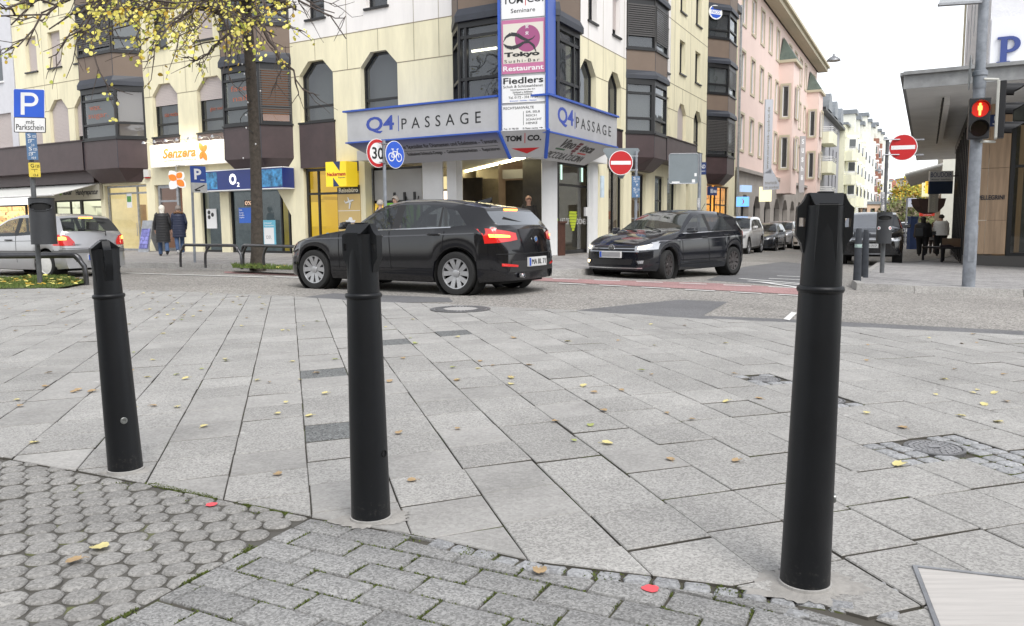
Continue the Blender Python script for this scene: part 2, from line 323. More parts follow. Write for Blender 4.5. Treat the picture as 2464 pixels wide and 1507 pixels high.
for j in range(-60,60):
    jitter=rnd.uniform(-.06,.06)
    for i in range(-20,60):
        p=anc+D2*(j*P2)+D1*((i+.28)*P1+jitter)
        cc=p+D1*P1/2+D2*P2/2
        if abs(cc.x)>cc.y*.68+1.2 or cc.y<1.2 or cc.y>19: continue
        ga=.0020+abs(rnd.gauss(0,.0007)); gb=.0042+abs(rnd.gauss(0,.0016)); q=[p+D1*gb+D2*ga,p+D1*gb+D2*(P2-ga),p+D1*(P1-gb)+D2*(P2-ga),p+D1*(P1-gb)+D2*ga]
        q=[(v.x+rnd.uniform(-.002,.002),v.y+rnd.uniform(-.002,.002)) for v in q]
        yf,a,b=yline(FAR,cc.x)
        if cc.y>yf+.4: continue
        if cc.y>yf-.5: q=halfclip(q,a,b,True)
        if cc.x<1.25:
            yn,a,b=yline(NEAR,cc.x)
            if cc.y<yn-.35: continue
            if cc.y<yn+.5: q=halfclip(q,a,b,False)
        if cc.x>1.0 and cc.y<2.6: q=halfclip(q,(1.0,2.04),(1.245,2.54),False) if False else q
        if len(q)<3: continue
        hit=[hi for hi,(hx,hy) in HTEST if inslab(cc,hx,hy)]
        if hit: HOLES.append(p); HCEN.setdefault(hit[0],[]).append((cc.x,cc.y)); continue
        k=rnd.random(); near=cc.y<4.2 or cc.x>-.3
        m=2 if any(abs(cc.x-q_[0])<.165 and abs(cc.y-q_[1])<.165 for q_ in DARK) else (1 if (k<.36 and cc.x<.4 and cc.y<9) or (k<.12) else 0)
        tn=rnd.gauss(1,.05) if m else rnd.gauss(1,.045)
        z=rnd.gauss(0,.0016); tx,ty=rnd.gauss(0,.004),rnd.gauss(0,.004)
        top=[Vector((x,y,g(x)+z+tx*(x-cc.x)+ty*(y-cc.y))) for x,y in q]
        mid=Vector((sum(v.x for v in top)/len(top),sum(v.y for v in top)/len(top),0))
        n=len(top); inn=[v+((mid-v)*Vector((1,1,0))).normalized()*.004 for v in top]; low=[v-Vector((0,0,.004)) for v in top]; bot=[v-Vector((0,0,.03)) for v in top]
        nf0=len(mb.f)
        mb.add(inn+low+bot,[tuple(reversed(range(n)))]+[(a_,(a_+1)%n,n+(a_+1)%n,n+a_) for a_ in range(n)]+[(n+a_,n+(a_+1)%n,2*n+(a_+1)%n,2*n+a_) for a_ in range(n)],m)
        for a_ in range(n): mb.m[-1-a_]=3
        tones+=[tn]*(len(mb.f)-nf0)
for k_,v_ in HCEN.items(): HOLEC[k_]=(sum(q[0] for q in v_)/len(v_),sum(q[1] for q in v_)/len(v_))
o=mb.build('plaza_paving',[SLABA,SLABB,SLABC,JSAND]); settone(o,tones); tag(o,kind='structure')
# near zone: oval stones, rectangular pavers, setts
BND=G((750,1245),(700,1300),(600,1370),(540,1430),(420,1480),(350,1507))
BND=[(-.73,2.86),(-1.14,1.93),(-1.40,1.34)]
def xb(y):   # boundary X between ovals and bricks at given Y
    for i in range(len(BND)-1):
        a,b=BND[i],BND[i+1]
        if b[1]<=y<=a[1]: return a[0]+(b[0]-a[0])*(y-a[1])/(b[1]-a[1])
    return BND[0][0] if y>BND[0][1] else BND[-1][0]
sheet('near_paving_bed',[p for p in NEAR]+[(1.9,-1),(-7,-1)],-.013,JMOSS)
STONE=aggmat('stone_oval',(.285,.278,.266),.30,150.,var=.1); BRICK=aggmat('paver_aggregate',(.282,.28,.275),.42,170.,var=.1)
GRAN=aggmat('granite_sett',(.345,.35,.36),.30,120.,bump=.8)
def stone(mb,tones,pts,z0,m=0,h=.02,round_=.006,t=None):
    mid=Vector((sum(p[0] for p in pts)/len(pts),sum(p[1] for p in pts)/len(pts))); n=len(pts); rings=[]
    tx,ty=rnd.gauss(0,.008),rnd.gauss(0,.008)
    for k,(sh,dz) in enumerate(((round_*2.2,0),(round_*.9,-.0018),(0,-.008),(-.001,-h-.01))):
        r=[]
        for p in pts:
            d=Vector((p[0]-mid.x,p[1]-mid.y)); L_=d.length; d=d*(1-sh/max(L_,1e-4)); x,y=mid.x+d.x,mid.y+d.y
            r.append(Vector((x,y,g(x)+z0+dz+tx*d.x+ty*d.y)))
        rings.append(r)
    vs=[v for r in rings for v in r]; fs=[tuple(range(n))]+[(k*n+a,(k+1)*n+a,(k+1)*n+(a+1)%n,k*n+(a+1)%n) for k in range(3) for a in range(n)]
    mb.add(vs,fs,m); tones+=[t or rnd.gauss(1,.06)]*len(fs)
    for a in range(n): mb.m[-1-a]=1
sheet('oval_paving_bed',[p for p in NEAR if p[0]<-.74]+BND+[(-1.3,-1),(-7,-1)],-.0105,JSANDL)
mo=MB(); to=[]
U1=Vector((math.cos(R_(1)),math.sin(R_(1)))); U2=Vector((-U1.y,U1.x))
for r in range(-10,50):
    for c_ in range(-70,10):
        cc=Vector((-1.242,2.396))+U1*((c_+.5*(r%2)+35)*.1035)+U2*((r-12)*.0895)
        if cc.x<-.7*cc.y-.3 or cc.y<1.3: continue
        yn,_,_=yline(NEAR,cc.x)
        if cc.y>yn+.02 or cc.x>xb(cc.y)+.012: continue
        a0=rnd.uniform(-.05,.05); pts=[]
        for k in range(14):
            a=2*PI*k/14; ca,sa=math.cos(a),math.sin(a); e=.86
            x=.0480*math.copysign(abs(ca)**e,ca); y=.0485*math.copysign(abs(sa)**e,sa)
            v=cc+U1*(x*math.cos(a0)-y*math.sin(a0))+U2*(x*math.sin(a0)+y*math.cos(a0)); pts.append((v.x+rnd.uniform(-.001,.001),v.y+rnd.uniform(-.001,.001)))
        yn,a_,b_=yline(NEAR,cc.x)
        if cc.y>yn-.08: pts=halfclip(pts,(a_[0],a_[1]-.010),(b_[0],b_[1]-.010),True)
        if cc.x>xb(cc.y)-.08 and len(pts)>2: pts=halfclip(pts,(BND[0][0]-.002,BND[0][1]),(BND[1][0]-.002,BND[1][1]),True)
        if len(pts)<4 or max(v[1] for v in pts)-min(v[1] for v in pts)<.022: continue
        stone(mo,to,pts,rnd.gauss(0,.0018),round_=.007)
o=mo.build('oval_stone_paving',[STONE,JSANDL],smooth=50); settone(o,to); tag(o,kind='structure')
mo=MB(); to=[]; B1=Vector((.888,-.459)); B2=Vector((.459,.888)); o0=Vector((.003,2.328))
for r in range(-14,14):
    for c_ in range(-14,12):
        p=o0+B1*((c_+.5*(r%2)+(.0))*.226)+B2*(r*.1165); cc=p+B1*.113+B2*.058
        if cc.y<1.2: continue
        yn,a,b=yline(NEAR,cc.x)
        if cc.y>yn+.17 or cc.x>1.9 or cc.x<xb(cc.y)-.13: continue
        gg=.0035; q=[p+B1*gg+B2*gg,p+B1*(.226-gg)+B2*gg,p+B1*(.226-gg)+B2*(.1165-gg),p+B1*gg+B2*(.1165-gg)]
        q=[(v.x,v.y) for v in q]
        if cc.y>yn-.25:
            off=.075 if cc.x>-.3 else .012
            q=halfclip(q,(a[0],a[1]-off),(b[0],b[1]-off),True)
        if cc.x<xb(cc.y)+.16 and len(q)>2: q=halfclip(q,(BND[0][0]+.012,BND[0][1]),(BND[1][0]+.012,BND[1][1]),False)
        if len(q)>2 and max(v[0] for v in q)-min(v[0] for v in q)<.03: continue
        if len(q)<3: continue
        stone(mo,to,q,rnd.gauss(-.001,.0015),round_=.004)
o=mo.build('rectangular_paver_paving',[BRICK,JMOSS],smooth=40); settone(o,to); tag(o,kind='structure')
mo=MB(); to=[]
def settrow(a,b,w=.052,n=None,off=0,z=-.001,fl=.9):
    a=Vector(a[:2]);b=Vector(b[:2]); L_=(b-a).length; d=(b-a).normalized(); nn=Vector((-d.y,d.x)); n=n or max(1,int(L_/.075)); s=L_/n
    for i in range(n):
        p=a+d*(i*s)+nn*off; l=s*fl; j=lambda:rnd.uniform(-.0035,.0035)
        q=[(p.x+d.x*u*l+nn.x*v*w+j(),p.y+d.y*u*l+nn.y*v*w+j()) for u,v in ((.08,0),(.5,-.04),(1,0),(1.04,.5),(1,1),(.5,1.05),(.08,1),(.03,.5))]
        stone(mo,to,q,z+rnd.gauss(0,.0015),round_=.006)
nb=NEAR[4:]
for k in range(len(nb)-3):
    a,b=nb[k],nb[k+1]; settrow((a[0],a[1]-.066),(b[0],b[1]-.066),w=.056)
cp=G((2145,1490),(2150,1362)); settrow(cp[0],cp[1],w=.05,off=-.02)
cp=G((1905,1440),(2150,1478)); settrow((cp[0][0],cp[0][1]-.02),(cp[1][0],cp[1][1]-.02),w=.06)
settrow((.64,2.12),(.80,2.05),.05); settrow((.86,2.12),(.98,2.13),.05)
cc=HOLEC[3]
HS=.21
for P_ in HOLES:
    for r in range(4):
        for c_ in range(3):
            p=P_+D2*(.006+c_*P2/3)+D1*(.006+r*P1/4); c=p+D2*.04+D1*.03
            if any(rr and (c-Vector(h)).length<rr+.018 for h,rr in zip(HOLEC[1:],(.105,.105,.135,0))): continue
            settrow(p,p+D2*(P2/3-.004),w=.066,n=1,z=.002,fl=.86)
o=mo.build('granite_sett_edging',[GRAN,JMOSS],smooth=40); settone(o,to); tag(o,kind='structure')
# kerbs and pavements
KL=G((0,632),(300,641),(616,647),(715,652),(900,658),(1275,662),(1400,660),(1436,656))
KL=[(-60,48)]+KL+[(2.9,20.2),(4.9,23.2),(8.3,31.2),(6.9,32.4),(32,81.6),(86,187)]
PAV_L=KL+[(86,194),(.4,23.),(-60,58)]
def kerb(name,line,w=.14,h=.1,inner=1):
    mb=MB()
    for i in range(len(line)-1):
        a,b=Vector(line[i]),Vector(line[i+1]); L_=(b-a).length; n=min(60,max(1,int(L_/1.))); d=(b-a).normalized(); nn=Vector((-d.y,d.x))*inner
        for k in range(n):
            p=a+(b-a)*k/n+d*.006; q=a+(b-a)*(k+1)/n-d*.006
            vs=[(v.x,v.y,g(v.x)+z) for v in (p,q,q+nn*w,p+nn*w) for z in (-.05,h)]
            vs[1]=(p.x+nn.x*.02,p.y+nn.y*.02,g(p.x)+h); vs[3]=(q.x+nn.x*.02,q.y+nn.y*.02,g(q.x)+h)
            mb.add(vs,[(0,2,3,1),(1,3,5,7),(4,6,7,5),(0,1,7,6),(2,4,5,3)])
    return tag(mb.build(name,KERB,recalc=True),kind='structure')
def inset(line,w,s=1):
    out=[]
    for i,p in enumerate(line):
        a=Vector(line[max(i-1,0)]); b=Vector(line[min(i+1,len(line)-1)]); d=(b-a).normalized(); out.append((p[0]-d.y*w*s,p[1]+d.x*w*s))
    return out
sheet('far_pavement',inset(KL,.13)+[(88,206),(-60,62)],.085,PAVF)
kerb('far_kerb',KL)
KR=[(40,8.)]+G((2464,711),(2200,702),(2060,695),(2047,686),(2095,650))+G((2110,638),(2195,636))+[(23.5,41.5),(102,186)]
sheet('corner_pavement',inset(KR,.13,-1)+[(150,186),(150,8)],.085,PAVR)
kerb('corner_kerb',KR,inner=-1)
# painted lines, cycle lane, asphalt repairs (each sheet 4 mm above the next)
sheet('asphalt_repair_patch',G((1635,717),(1752,722),(1700,750),(1680,764),(1400,747),(1385,742)),-.026,ASPHD)
sheet('asphalt_edge_strip',G((1390,743),(1680,755),(1905,764),(2464,792),(2464,806.5),(2012,784),(1911,776),(1669,765.8),(1342,745.5)),-.022,ASPHD)
sheet('asphalt_repair_patch',G((1700,671),(1915,686),(1990,640),(1885,628),(1790,640)),-.026,ASPHD)
sheet('asphalt_repair_patch',G((690,716),(800,702),(1080,712),(1090,722),(900,725)),-.026,ASPHD)
sheet('red_cycle_lane',G((1275,665),(1420,670),(1700,678),(1925,690),(1925,706),(1700,694),(1420,680),(1275,672)),-.022,REDL)
sheet('red_cycle_lane',G((540,651),(715,656),(900,662),(900,667),(715,661),(540,655)),-.022,REDL)
def dashes(a,b,n,duty,w=.12):
    pa,pb=Vector(gnd(*a)[:2]),Vector(gnd(*b)[:2]); d=(pb-pa)/n; nn=Vector((-d.y,d.x)).normalized()*w/2
    for i in range(n):
        p=pa+d*i; q=p+d*duty; sheet('painted_line',[(p-nn)[:],(q-nn)[:],(q+nn)[:],(p+nn)[:]],-.018,LINE)
dashes((300,655),(640,665),1,1); dashes((660,664),(760,667),1,1); dashes((0,648),(290,655),1,1)
dashes((1330,668),(1960,692),6,.62); dashes((1345,679),(1990,712),6,.66,.14)
for a,b in (((1830,676),(1925,690)),((1850,668),(1940,672)),((1780,668),(1935,681)),((1870,662),(1925,664)),((1800,674),(1925,683))): dashes(a,b,1,1,.14)
sheet('painted_arrow',G((1885,765),(1905,748),(1918,750),(1900,768)),-.014,LINE)
# mortar round the bollard feet is built with the bollards
# manhole covers
IRON=mat('cast_iron',(.19,.19,.195),.55,metal=.4,var=.3,vscale=40,bump=.4,bscale=90)
IRONL=mat('worn_iron',(.33,.33,.34),.45,metal=.3,var=.2,vscale=30)
def cover(h,r,label,big=False):
    x,y=h; z=g(x); z-=0 if big else .008; t=thing('manhole_cover',(x,y,z-.01),label,'manhole cover')
    m=MB(); m.lathe([(r*.98,-.01),(r,.012),(r*.9,.014),(r*.88,.006)],(x,y,z),n=40); m.build('rim',IRON,t,smooth=40)
    m=MB(); m.lathe([(r*.87,-.01),(r*.87,.007),(r*.01,.009)],(x,y,z),n=40)
    if not big:
        for k,rr in enumerate((.78,.6,.42,.25)):
            n=int(26*rr)+3
            for i in range(n):
                a=2*PI*(i+.5*(k%2))/n; w=2*PI/n*.38
                q=[(x+math.cos(a+s*w)*r*(rr+e),y+math.sin(a+s*w)*r*(rr+e)) for s,e in ((-1,-.06),(1,-.06),(1,.06),(-1,.06))]
                m.prism([(u,v,z+.008) for u,v in q],(0,0,.005))
    m.build('lid',IRONL,t)
    if big:
        m=MB(); m.lathe([(r*.55,.008),(r*.55,.012),(.01,.013)],(x,y,z),n=32); m.build('concrete_inset',mat('cover_concrete',(.38,.37,.36),.9,var=.1),t)
        m=MB()
        for k in range(36):
            a=2*PI*k/36; c_,s_=math.cos(a),math.sin(a)
            m.prism([(x+r*(e*c_-f*s_),y+r*(e*s_+f*c_),z+.009) for e,f in ((.6,-.025),(.84,-.035),(.84,.035),(.6,.025))],(0,0,.006))
        m.build('ribs',IRON,t)
    else:
        m=MB(); q=.2*r
        m.face([(x-q,y-q*.6,z+.0165),(x+q,y-q*.6,z+.0165),(x+q,y+q*.6,z+.0165),(x-q,y+q*.6,z+.0165)]); m.build('centre_plate',IRONL,t)
    return t
cover(HOLEC[0],.37,'large round manhole cover with concrete centre near the road edge',True)
cover(HOLEC[1],.105,'small round iron cover in a square of setts, left of the right bollard')
cover(HOLEC[2],.105,'small round iron cover half hidden behind the right bollard')
cover(HOLEC[3],.135,'round iron cover in granite setts to the right of the right bollard')
# metal floor plate bottom right
pl=G((2195,1364),(2560,1414)); a=Vector(pl[0]); b=Vector(pl[1]); d=(b-a).normalized(); nn=Vector((d.y,-d.x))
fp=Fr((a.x,a.y,g(a.x)+.001),(d.x,d.y,0),(0,0,1),(nn.x,nn.y,0)); fp.n=Vector((0,0,1))
t=thing('floor_plate',(a.x,a.y,g(a.x)),'pale brushed metal floor plate in a steel frame at the bottom right corner','floor plate')
m=MB(); m.box(fp,0,.62,0,.012,-.01,.006); m.box(fp,0,.012,.012,.7,-.01,.006); m.build('frame',GALV,t)
PLM=mat('plate_stone',(.52,.495,.47),.45,var=.16,vscale=2)
_n=[n for n in PLM.node_tree.nodes if n.type=='TEX_NOISE'][0]; _mp=PLM.node_tree.nodes.new('ShaderNodeMapping'); _mp.inputs['Scale'].default_value=(1.5,26,1); _mp.inputs['Rotation'].default_value=(0,0,.12)
PLM.node_tree.links.new(PLM.node_tree.nodes['Texture Coordinate'].outputs['Object'],_mp.inputs[0]); PLM.node_tree.links.new(_mp.outputs[0],_n.inputs['Vector'])
m=MB(); m.box(fp,.014,.62,.014,.7,-.01,.003); m.build('plate',PLM,t)
# paint dots
def dot(px,py,r):
    p=gnd(px,py); pts=[]
    for k in range(16):
        a=2*PI*k/16; rr=r*(1+rnd.uniform(-.12,.12)); pts.append((p.x+rr*math.cos(a),p.y+rr*math.sin(a),g(p.x)+.0035))
    return MB().prism(pts,(0,0,.001))
PINK=mat('marking_spray',(.8,.10,.12),.7)
tag(dot(509,1216,.021).build('spray_mark',PINK),'red spray dot on an oval stone beside the mossy edge','paint mark')
tag(dot(1565,1419,.024).build('spray_mark',PINK),'red spray dot on a grey rectangular paver','paint mark')

# moss and small weeds in the joints of the near paving
GM=mat('moss_green',(.10,.13,.025),.95,var=.5,vscale=40); mo=MB(); mr_=random.Random(21)
def mossline(a,b,n,w,thr=.5):
    a=Vector(a[:2]);b=Vector(b[:2])
    for i in range(n):
        t=mr_.random(); p=a.lerp(b,t)
        if noise.noise(Vector((p.x*7,p.y*7,3)))<thr-.5: continue
        p+=Vector((mr_.gauss(0,w),mr_.gauss(0,w))); z=g(p.x)-.006; h=mr_.uniform(.002,.007); s_=mr_.uniform(.0015,.0045); an=mr_.uniform(0,PI); q=Vector((math.cos(an)*s_,math.sin(an)*s_,0)); c=Vector((p.x,p.y,z)); l=Vector((mr_.gauss(0,.003),mr_.gauss(0,.003),h)); mo.face([c-q,c+q,c+q*.4+l,c-q*.4+l])
pm=G((350,1160),(740,1243)); mossline(pm[0],pm[1],3800,.007,.40); mossline(BND[0],BND[1],2600,.008,.5)
for k in range(2,len(NEAR)-3): mossline((NEAR[k][0],NEAR[k][1]-.034),(NEAR[k+1][0],NEAR[k+1][1]-.034),260,.022,.58)
for r in range(-9,6):
    for c_ in range(-9,9):
        p=o0+B1*((c_+.5*(r%2))*.226)+B2*(r*.1165)
        if p.x<xb(p.y)+.02 or p.y>yline(NEAR,p.x)[0]-.09 or p.y<1.4: continue
        mossline(p,p+B1*.226,60,.002,.50); mossline(p,p+B2*.1165,50,.002,.47)
tag(mo.build('moss',GM),'green moss growing in the joints of the near paving','moss',kind='stuff')
# ------------------------------------------------------------------ bollards
BOLM=mat('bollard_powder_coat',(.007,.008,.010),.42,bump=.10,bscale=500,spec=.35,var=.25,vscale=6)
_t=BOLM.node_tree; _N=_t.nodes; _L=_t.links; _b=_N['Principled BSDF']; _src=_b.inputs['Base Color'].links[0].from_socket
_n=_N.new('ShaderNodeTexNoise'); _n.inputs['Scale'].default_value=55; _n.inputs['Detail'].default_value=7; _n.inputs['Roughness'].default_value=.75; _tc=_N['Texture Coordinate']; _L.new(_tc.outputs['Object'],_n.inputs['Vector'])
_s=_N.new('ShaderNodeSeparateXYZ'); _L.new(_tc.outputs['Object'],_s.inputs[0]); _z=_N.new('ShaderNodeMapRange'); _z.inputs['From Min'].default_value=0; _z.inputs['From Max'].default_value=.16; _z.inputs['To Min'].default_value=.13; _z.inputs['To Max'].default_value=0; _L.new(_s.outputs[2],_z.inputs[0])
_a=_N.new('ShaderNodeMath'); _a.operation='ADD'; _L.new(_n.outputs[0],_a.inputs[0]); _L.new(_z.outputs[0],_a.inputs[1]); _m=_N.new('ShaderNodeMapRange'); _m.inputs['From Min'].default_value=.64; _m.inputs['From Max'].default_value=.78; _m.inputs['To Max'].default_value=.55; _L.new(_a.outputs[0],_m.inputs[0])
_x=_N.new('ShaderNodeMix'); _x.data_type='RGBA'; _L.new(_m.outputs[0],_x.inputs[0]); _L.new(_src,_x.inputs[6]); _x.inputs[7].default_value=(.07,.065,.06,1); _L.new(_x.outputs[2],_b.inputs['Base Color'])
MORT=mat('mortar',(.36,.345,.325),.95,var=.22,vscale=14,bump=.6,bscale=60)
ZINC=mat('zinc_bolt',(.26,.27,.265),.35,metal=.7)
def bollard(px,py,H,az,lean,label,hole=False,mr=.088):
    p=gnd(px,py); t=thing('bollard',p,label,'bollard','black bollards in the foreground')
    O=p; hr=H*.765
    prof=[(.0705,-.02),(.0705,.002),(.0695,.02),(.0585,hr-.012)]
    m=MB(); m.lathe(prof+[(.0575,hr)],O,n=48,cap=False); m.build('shaft',BOLM,t,smooth=40)
    m=MB(); m.lathe([(.056,hr-.010),(.0615,hr-.008),(.0640,hr-.002),(.0640,hr+.002),(.0615,hr+.008),(.055,hr+.010)],O,n=48); m.build('ring',BOLM,t,smooth=60)
    f=Fr(O,(1,0,0),(0,-1,0)); m=MB(); th=.030
    m.lathe([(.0560,hr+.006),(.0535,H-.15),(.051,H-.035)],O,n=8*3,cap=False)
    for y in (1,-1):   # flat facets on front and back of the head
        m.add([f.pt(-.030,hr+.03,y*.045),f.pt(.030,hr+.03,y*.045),f.pt(.024,H-.030,y*.0545),f.pt(-.024,H-.030,y*.0545),f.pt(-.036,hr+.03,y*.03),f.pt(.036,hr+.03,y*.03),f.pt(.036,H-.03,y*.03),f.pt(-.036,H-.03,y*.03)],[(0,1,2,3),(4,0,3,7),(1,5,6,2),(3,2,6,7),(0,4,5,1)])
    for s in (-1,1):
        P=lambda *q:[(s*a,H+b) for a,b in (q if s>0 else q[::-1])]
        m.poly(f,P((.04,-.175),(.0545,-.165),(.0600,-.140),(.0745,-.118),(.0745,-.093),(.04,-.093)),-th/2,th/2)
        m.poly(f,P((.04,-.093),(.0525,-.093),(.0525,-.069),(.04,-.069)),-th/2,th/2)
        m.poly(f,P((.0685,-.093),(.0745,-.093),(.0745,-.069),(.0685,-.069)),-th/2,th/2)
        m.poly(f,P((.04,-.069),(.0745,-.069),(.0745,-.040),(.0640,-.031),(.0560,-.018),(.0500,-.002),(.04,-.002)),-th/2,th/2)
    m.build('head',BOLM,t,smooth=35,recalc=True)
    m=MB(); k=8
    a=[f.pt(-.050,H-.004,-th/2-.004),f.pt(.050,H-.004,-th/2-.004),f.pt(.050,H-.004,th/2+.004),f.pt(-.050,H-.004,th/2+.004)]
    top=[f.pt(-.046,H,-.014),f.pt(.046,H,-.014),f.pt(.046,H,.014),f.pt(-.046,H,.014)]
    lo=[f.pt(-.036,H-.034,-.056),f.pt(.036,H-.034,-.056),f.pt(.036,H-.034,.056),f.pt(-.036,H-.034,.056)]
    m.add(top+lo,[(0,3,2,1),(0,1,5,4),(2,3,7,6),(1,2,6,5),(3,0,4,7),(4,5,6,7)]); m.box(f,-.021,.021,H,H+.004,-.013,.013)
    m.build('cap',BOLM,t,recalc=True,bevel=.002)
    bz=.235*H; br=.0705-(.0705-.0585)*bz/hr
    m=MB(); o=Vector(O)+Vector((br-.004,0,bz))
    if hole: m.lathe([(.0125,0),(.0125,.0062),(.0105,.0062),(.0100,-.002),(.001,-.002)],o,(1,0,0),n=24); ob=m.build('lock_hole',mat('hole_black',(.002,.002,.002),.9),t)
    else:
        m.lathe([(.0140,0),(.0140,.0075),(.0125,.0085),(.0065,.0085),(.0055,.004),(.001,.004)],o,(1,0,0),n=24); m.build('lock_bolt',ZINC,t)
    yaw=math.atan2(-math.cos(R_(az)),math.sin(R_(az))); t.rotation_euler=(0,R_(0),yaw)
    t.rotation_mode='XYZ'; M=Matrix.Rotation(R_(lean),4,'Y')@Matrix.Rotation(yaw,4,'Z'); t.rotation_euler=M.to_euler()
    # mortar collar (lies in the paving, stays level)
    pts=[]; n=64; mp=MB()
    for k in range(n):
        an=2*PI*k/n; rr=mr*(1+.16*math.sin(2*an+px)+.10*math.sin(5*an+px*.3)+rnd.uniform(-.12,.12)); pts.append((p.x+rr*math.cos(an),p.y+rr*math.sin(an)*.8,g(p.x+rr*math.cos(an))+.0005))
    inner=[(p.x+.073*math.cos(2*PI*k/n),p.y+.073*math.sin(2*PI*k/n),p.z+.006) for k in range(n)]
    mp.add(pts+inner,[(k,(k+1)%n,n+(k+1)%n,n+k) for k in range(n)]+[tuple(range(n,2*n))])
    o=mp.build('mortar_collar',MORT,None,smooth=True); tag(o,kind='structure')
    r=MB(); r.lathe([(.070,0),(.0745,.0),(.0745,.014),(.070,.015)],p,n=40,cap=False); tag(r.build('grout_ring',mat('grout',(.40,.39,.375),.9,var=.2,vscale=30),None),kind='structure')
    return t
bollard(303,1133,.990,36,-2.0,'black bollard furthest left, with a silver bolt low on its side')
bollard(893,1248,1.050,62,-.3,'middle black bollard, with a round black lock hole low on its side',True,.12)
bollard(1936,1407,1.132,80,1.1,'tallest black bollard at the right, with a square slot in each ear of its head',False,.155)
# small bollards
def small_bollard(px,py,H,label,sticker):
    p=gnd(px,py,.085); t=thing('street_post',p,label,'bollard','short bollards on the corner pavement')
    m=MB(); m.lathe([(.074,-.03),(.062,H*.72),(.058,H*.72)],p,n=20,cap=False); m.build('shaft',BM2,t,smooth=40)
    m=MB(); m.lathe([(.064,H*.72-.015),(.068,H*.72),(.064,H*.72+.015)],p,n=20); m.build('ring',BM2,t,smooth=40)
    m=MB(); f=Fr(p,(1,0,0),(0,-1,0)); m.lathe([(.060,H*.72),(.055,H*.95),(.045,H),(.02,H+.005)],p,n=20)
    m.box(f,-.085,-.05,H*.83,H*.93,-.02,.02); m.box(f,.05,.085,H*.83,H*.93,-.02,.02); m.build('head',BM2,t,smooth=40)
    if sticker: m=MB(); m.lathe([(.0655,H*.64),(.0640,H*.71)],p,n=20,cap=False); m.build('sticker_band',mat('sticker',(.35,.45,.42),.6,var=.5,vscale=60),t)
BM2=mat('worn_post_paint',(.032,.037,.046),.5,var=.4,vscale=9)
small_bollard(2062,677,1.0,'slim scuffed dark bollard with a sticker band, left of the pair at the corner kerb',True)
small_bollard(2080,668,.98,'slim scuffed dark bollard, right one of the pair at the corner kerb',False)
# ------------------------------------------------------------------ signs, poles, bins, railings
POLE=mat('pole_grey',(.27,.29,.32),.5,metal=.3,var=.25,vscale=7); POLED=mat('pole_dark',(.10,.105,.11),.5,var=.3,vscale=7)
def pole(name,p,H,r,label,cat='pole',m=None,H0=0):
    t=thing(name,p,label,cat); b=MB(); b.tube([(p[0],p[1],p[2]-.02),(p[0],p[1],p[2]+H)],r,14); b.build('post',m or POLE,t,smooth=40)
    return t
def sframe(p,ang):   # sign frame at p; ang=0 faces the camera axis, positive turns it to face right
    a=R_(ang); return Fr(p,(math.cos(a),math.sin(a),0),(math.sin(a),-math.cos(a),0))
def disc(f,r,c0,c1,n=36,cx=0,cy=0,r0=0):
    m=MB()
    if r0: # annulus
        for k in range(n):
            a,b=2*PI*k/n,2*PI*(k+1)/n; P=[(cx+q*math.cos(z),cy+q*math.sin(z)) for q,z in ((r0,a),(r,a),(r,b),(r0,b))]; m.poly(f,P,c0,c1)
    else: m.poly(f,[(cx+r*math.cos(2*PI*k/n),cy+r*math.sin(2*PI*k/n)) for k in range(n)],c0,c1)
    return m
SWHITE=mat('sign_white',(.78,.78,.78),.45); SBACK=mat('sign_back_grey',(.19,.22,.235),.55,var=.08,vscale=3); SRED=mat('sign_face_red',(.50,.012,.015),.45,var=.05); SBLUE=mat('sign_face_blue',(.03,.11,.58),.4,var=.05); SYEL=mat('sign_face_yellow',(.72,.56,.08),.5,var=.15,vscale=20)
def rrect(w,h,r,n=4,cx=0,cy=0):
    P=[]
    for sx,sy,a0 in ((1,1,0),(-1,1,90),(-1,-1,180),(1,-1,270)):
        for k in range(n+1): a=R_(a0+90*k/n); P.append((cx+sx*(w/2-r)+r*math.cos(a),cy+sy*(h/2-r)+r*math.sin(a)))
    return P
# left parking pole with bin
p=gnd(97,687); P1=pole('parking_sign_pole',p,3.35,.042,'slim dark pole with blue parking sign at the far left',m=POLED)
Y=p.y
m=MB(); m.lathe([(.11,0),(.11,.012),(.05,.02)],p,n=24); m.build('base_plate',POLED,P1)
f=Fr(at(70,250,Y-.06),Vector((.97,.24,0)),None)
f.u=Vector((.07,0,.9975)).normalized()
t=thing('parking_sign',f.o,'large blue square parking sign with white P','sign')
m=MB(); m.poly(f,rrect(.49,.50,.02),-.01,0); m.build('panel',SWHITE,t); m=MB(); m.poly(f,rrect(.475,.485,.02),0,.002); m.build('face',SBLUE,t)
m=MB(); m.box(f,-.13,-.07,-.19,.19,.002,.004); m.build('letter_stem',SWHITE,t)
m=MB(); m.poly(f,[(-.07,.19),(.03,.19),(.03,.135),(-.07,.135)][::-1],.002,.004); m.poly(f,[(-.07,.01),(.03,.01),(.03,-.045),(-.07,-.045)][::-1],.002,.004)
for k in range(8):
    a,b=R_(-90+22.5*k),R_(-67.5+22.5*k); m.poly(f,[(.03+q*math.cos(z),.0725+q*math.sin(z)) for q,z in ((.0625,a),(.1175,a),(.1175,b),(.0625,b))],.002,.004)
m.build('letter_bowl',SWHITE,t)
f2=Fr(at(72,301,Y-.06),(.97,.24,0)); f2.u=f.u
t=thing('supplementary_sign',f2.o,'white plate reading mit Parkschein under the blue parking sign','sign')
m=MB(); m.poly(f2,rrect(.50,.265,.02),-.01,0); m.build('border',BLACK,t); m=MB(); m.poly(f2,rrect(.475,.24,.015),0,.002); m.build('face',SWHITE,t)
text('lettering','mit',f2,-.06,.07,.015,.085,.002,BLACK,t); text('lettering','Parkschein',f2,-.215,.215,-.085,.01,.002,BLACK,t)
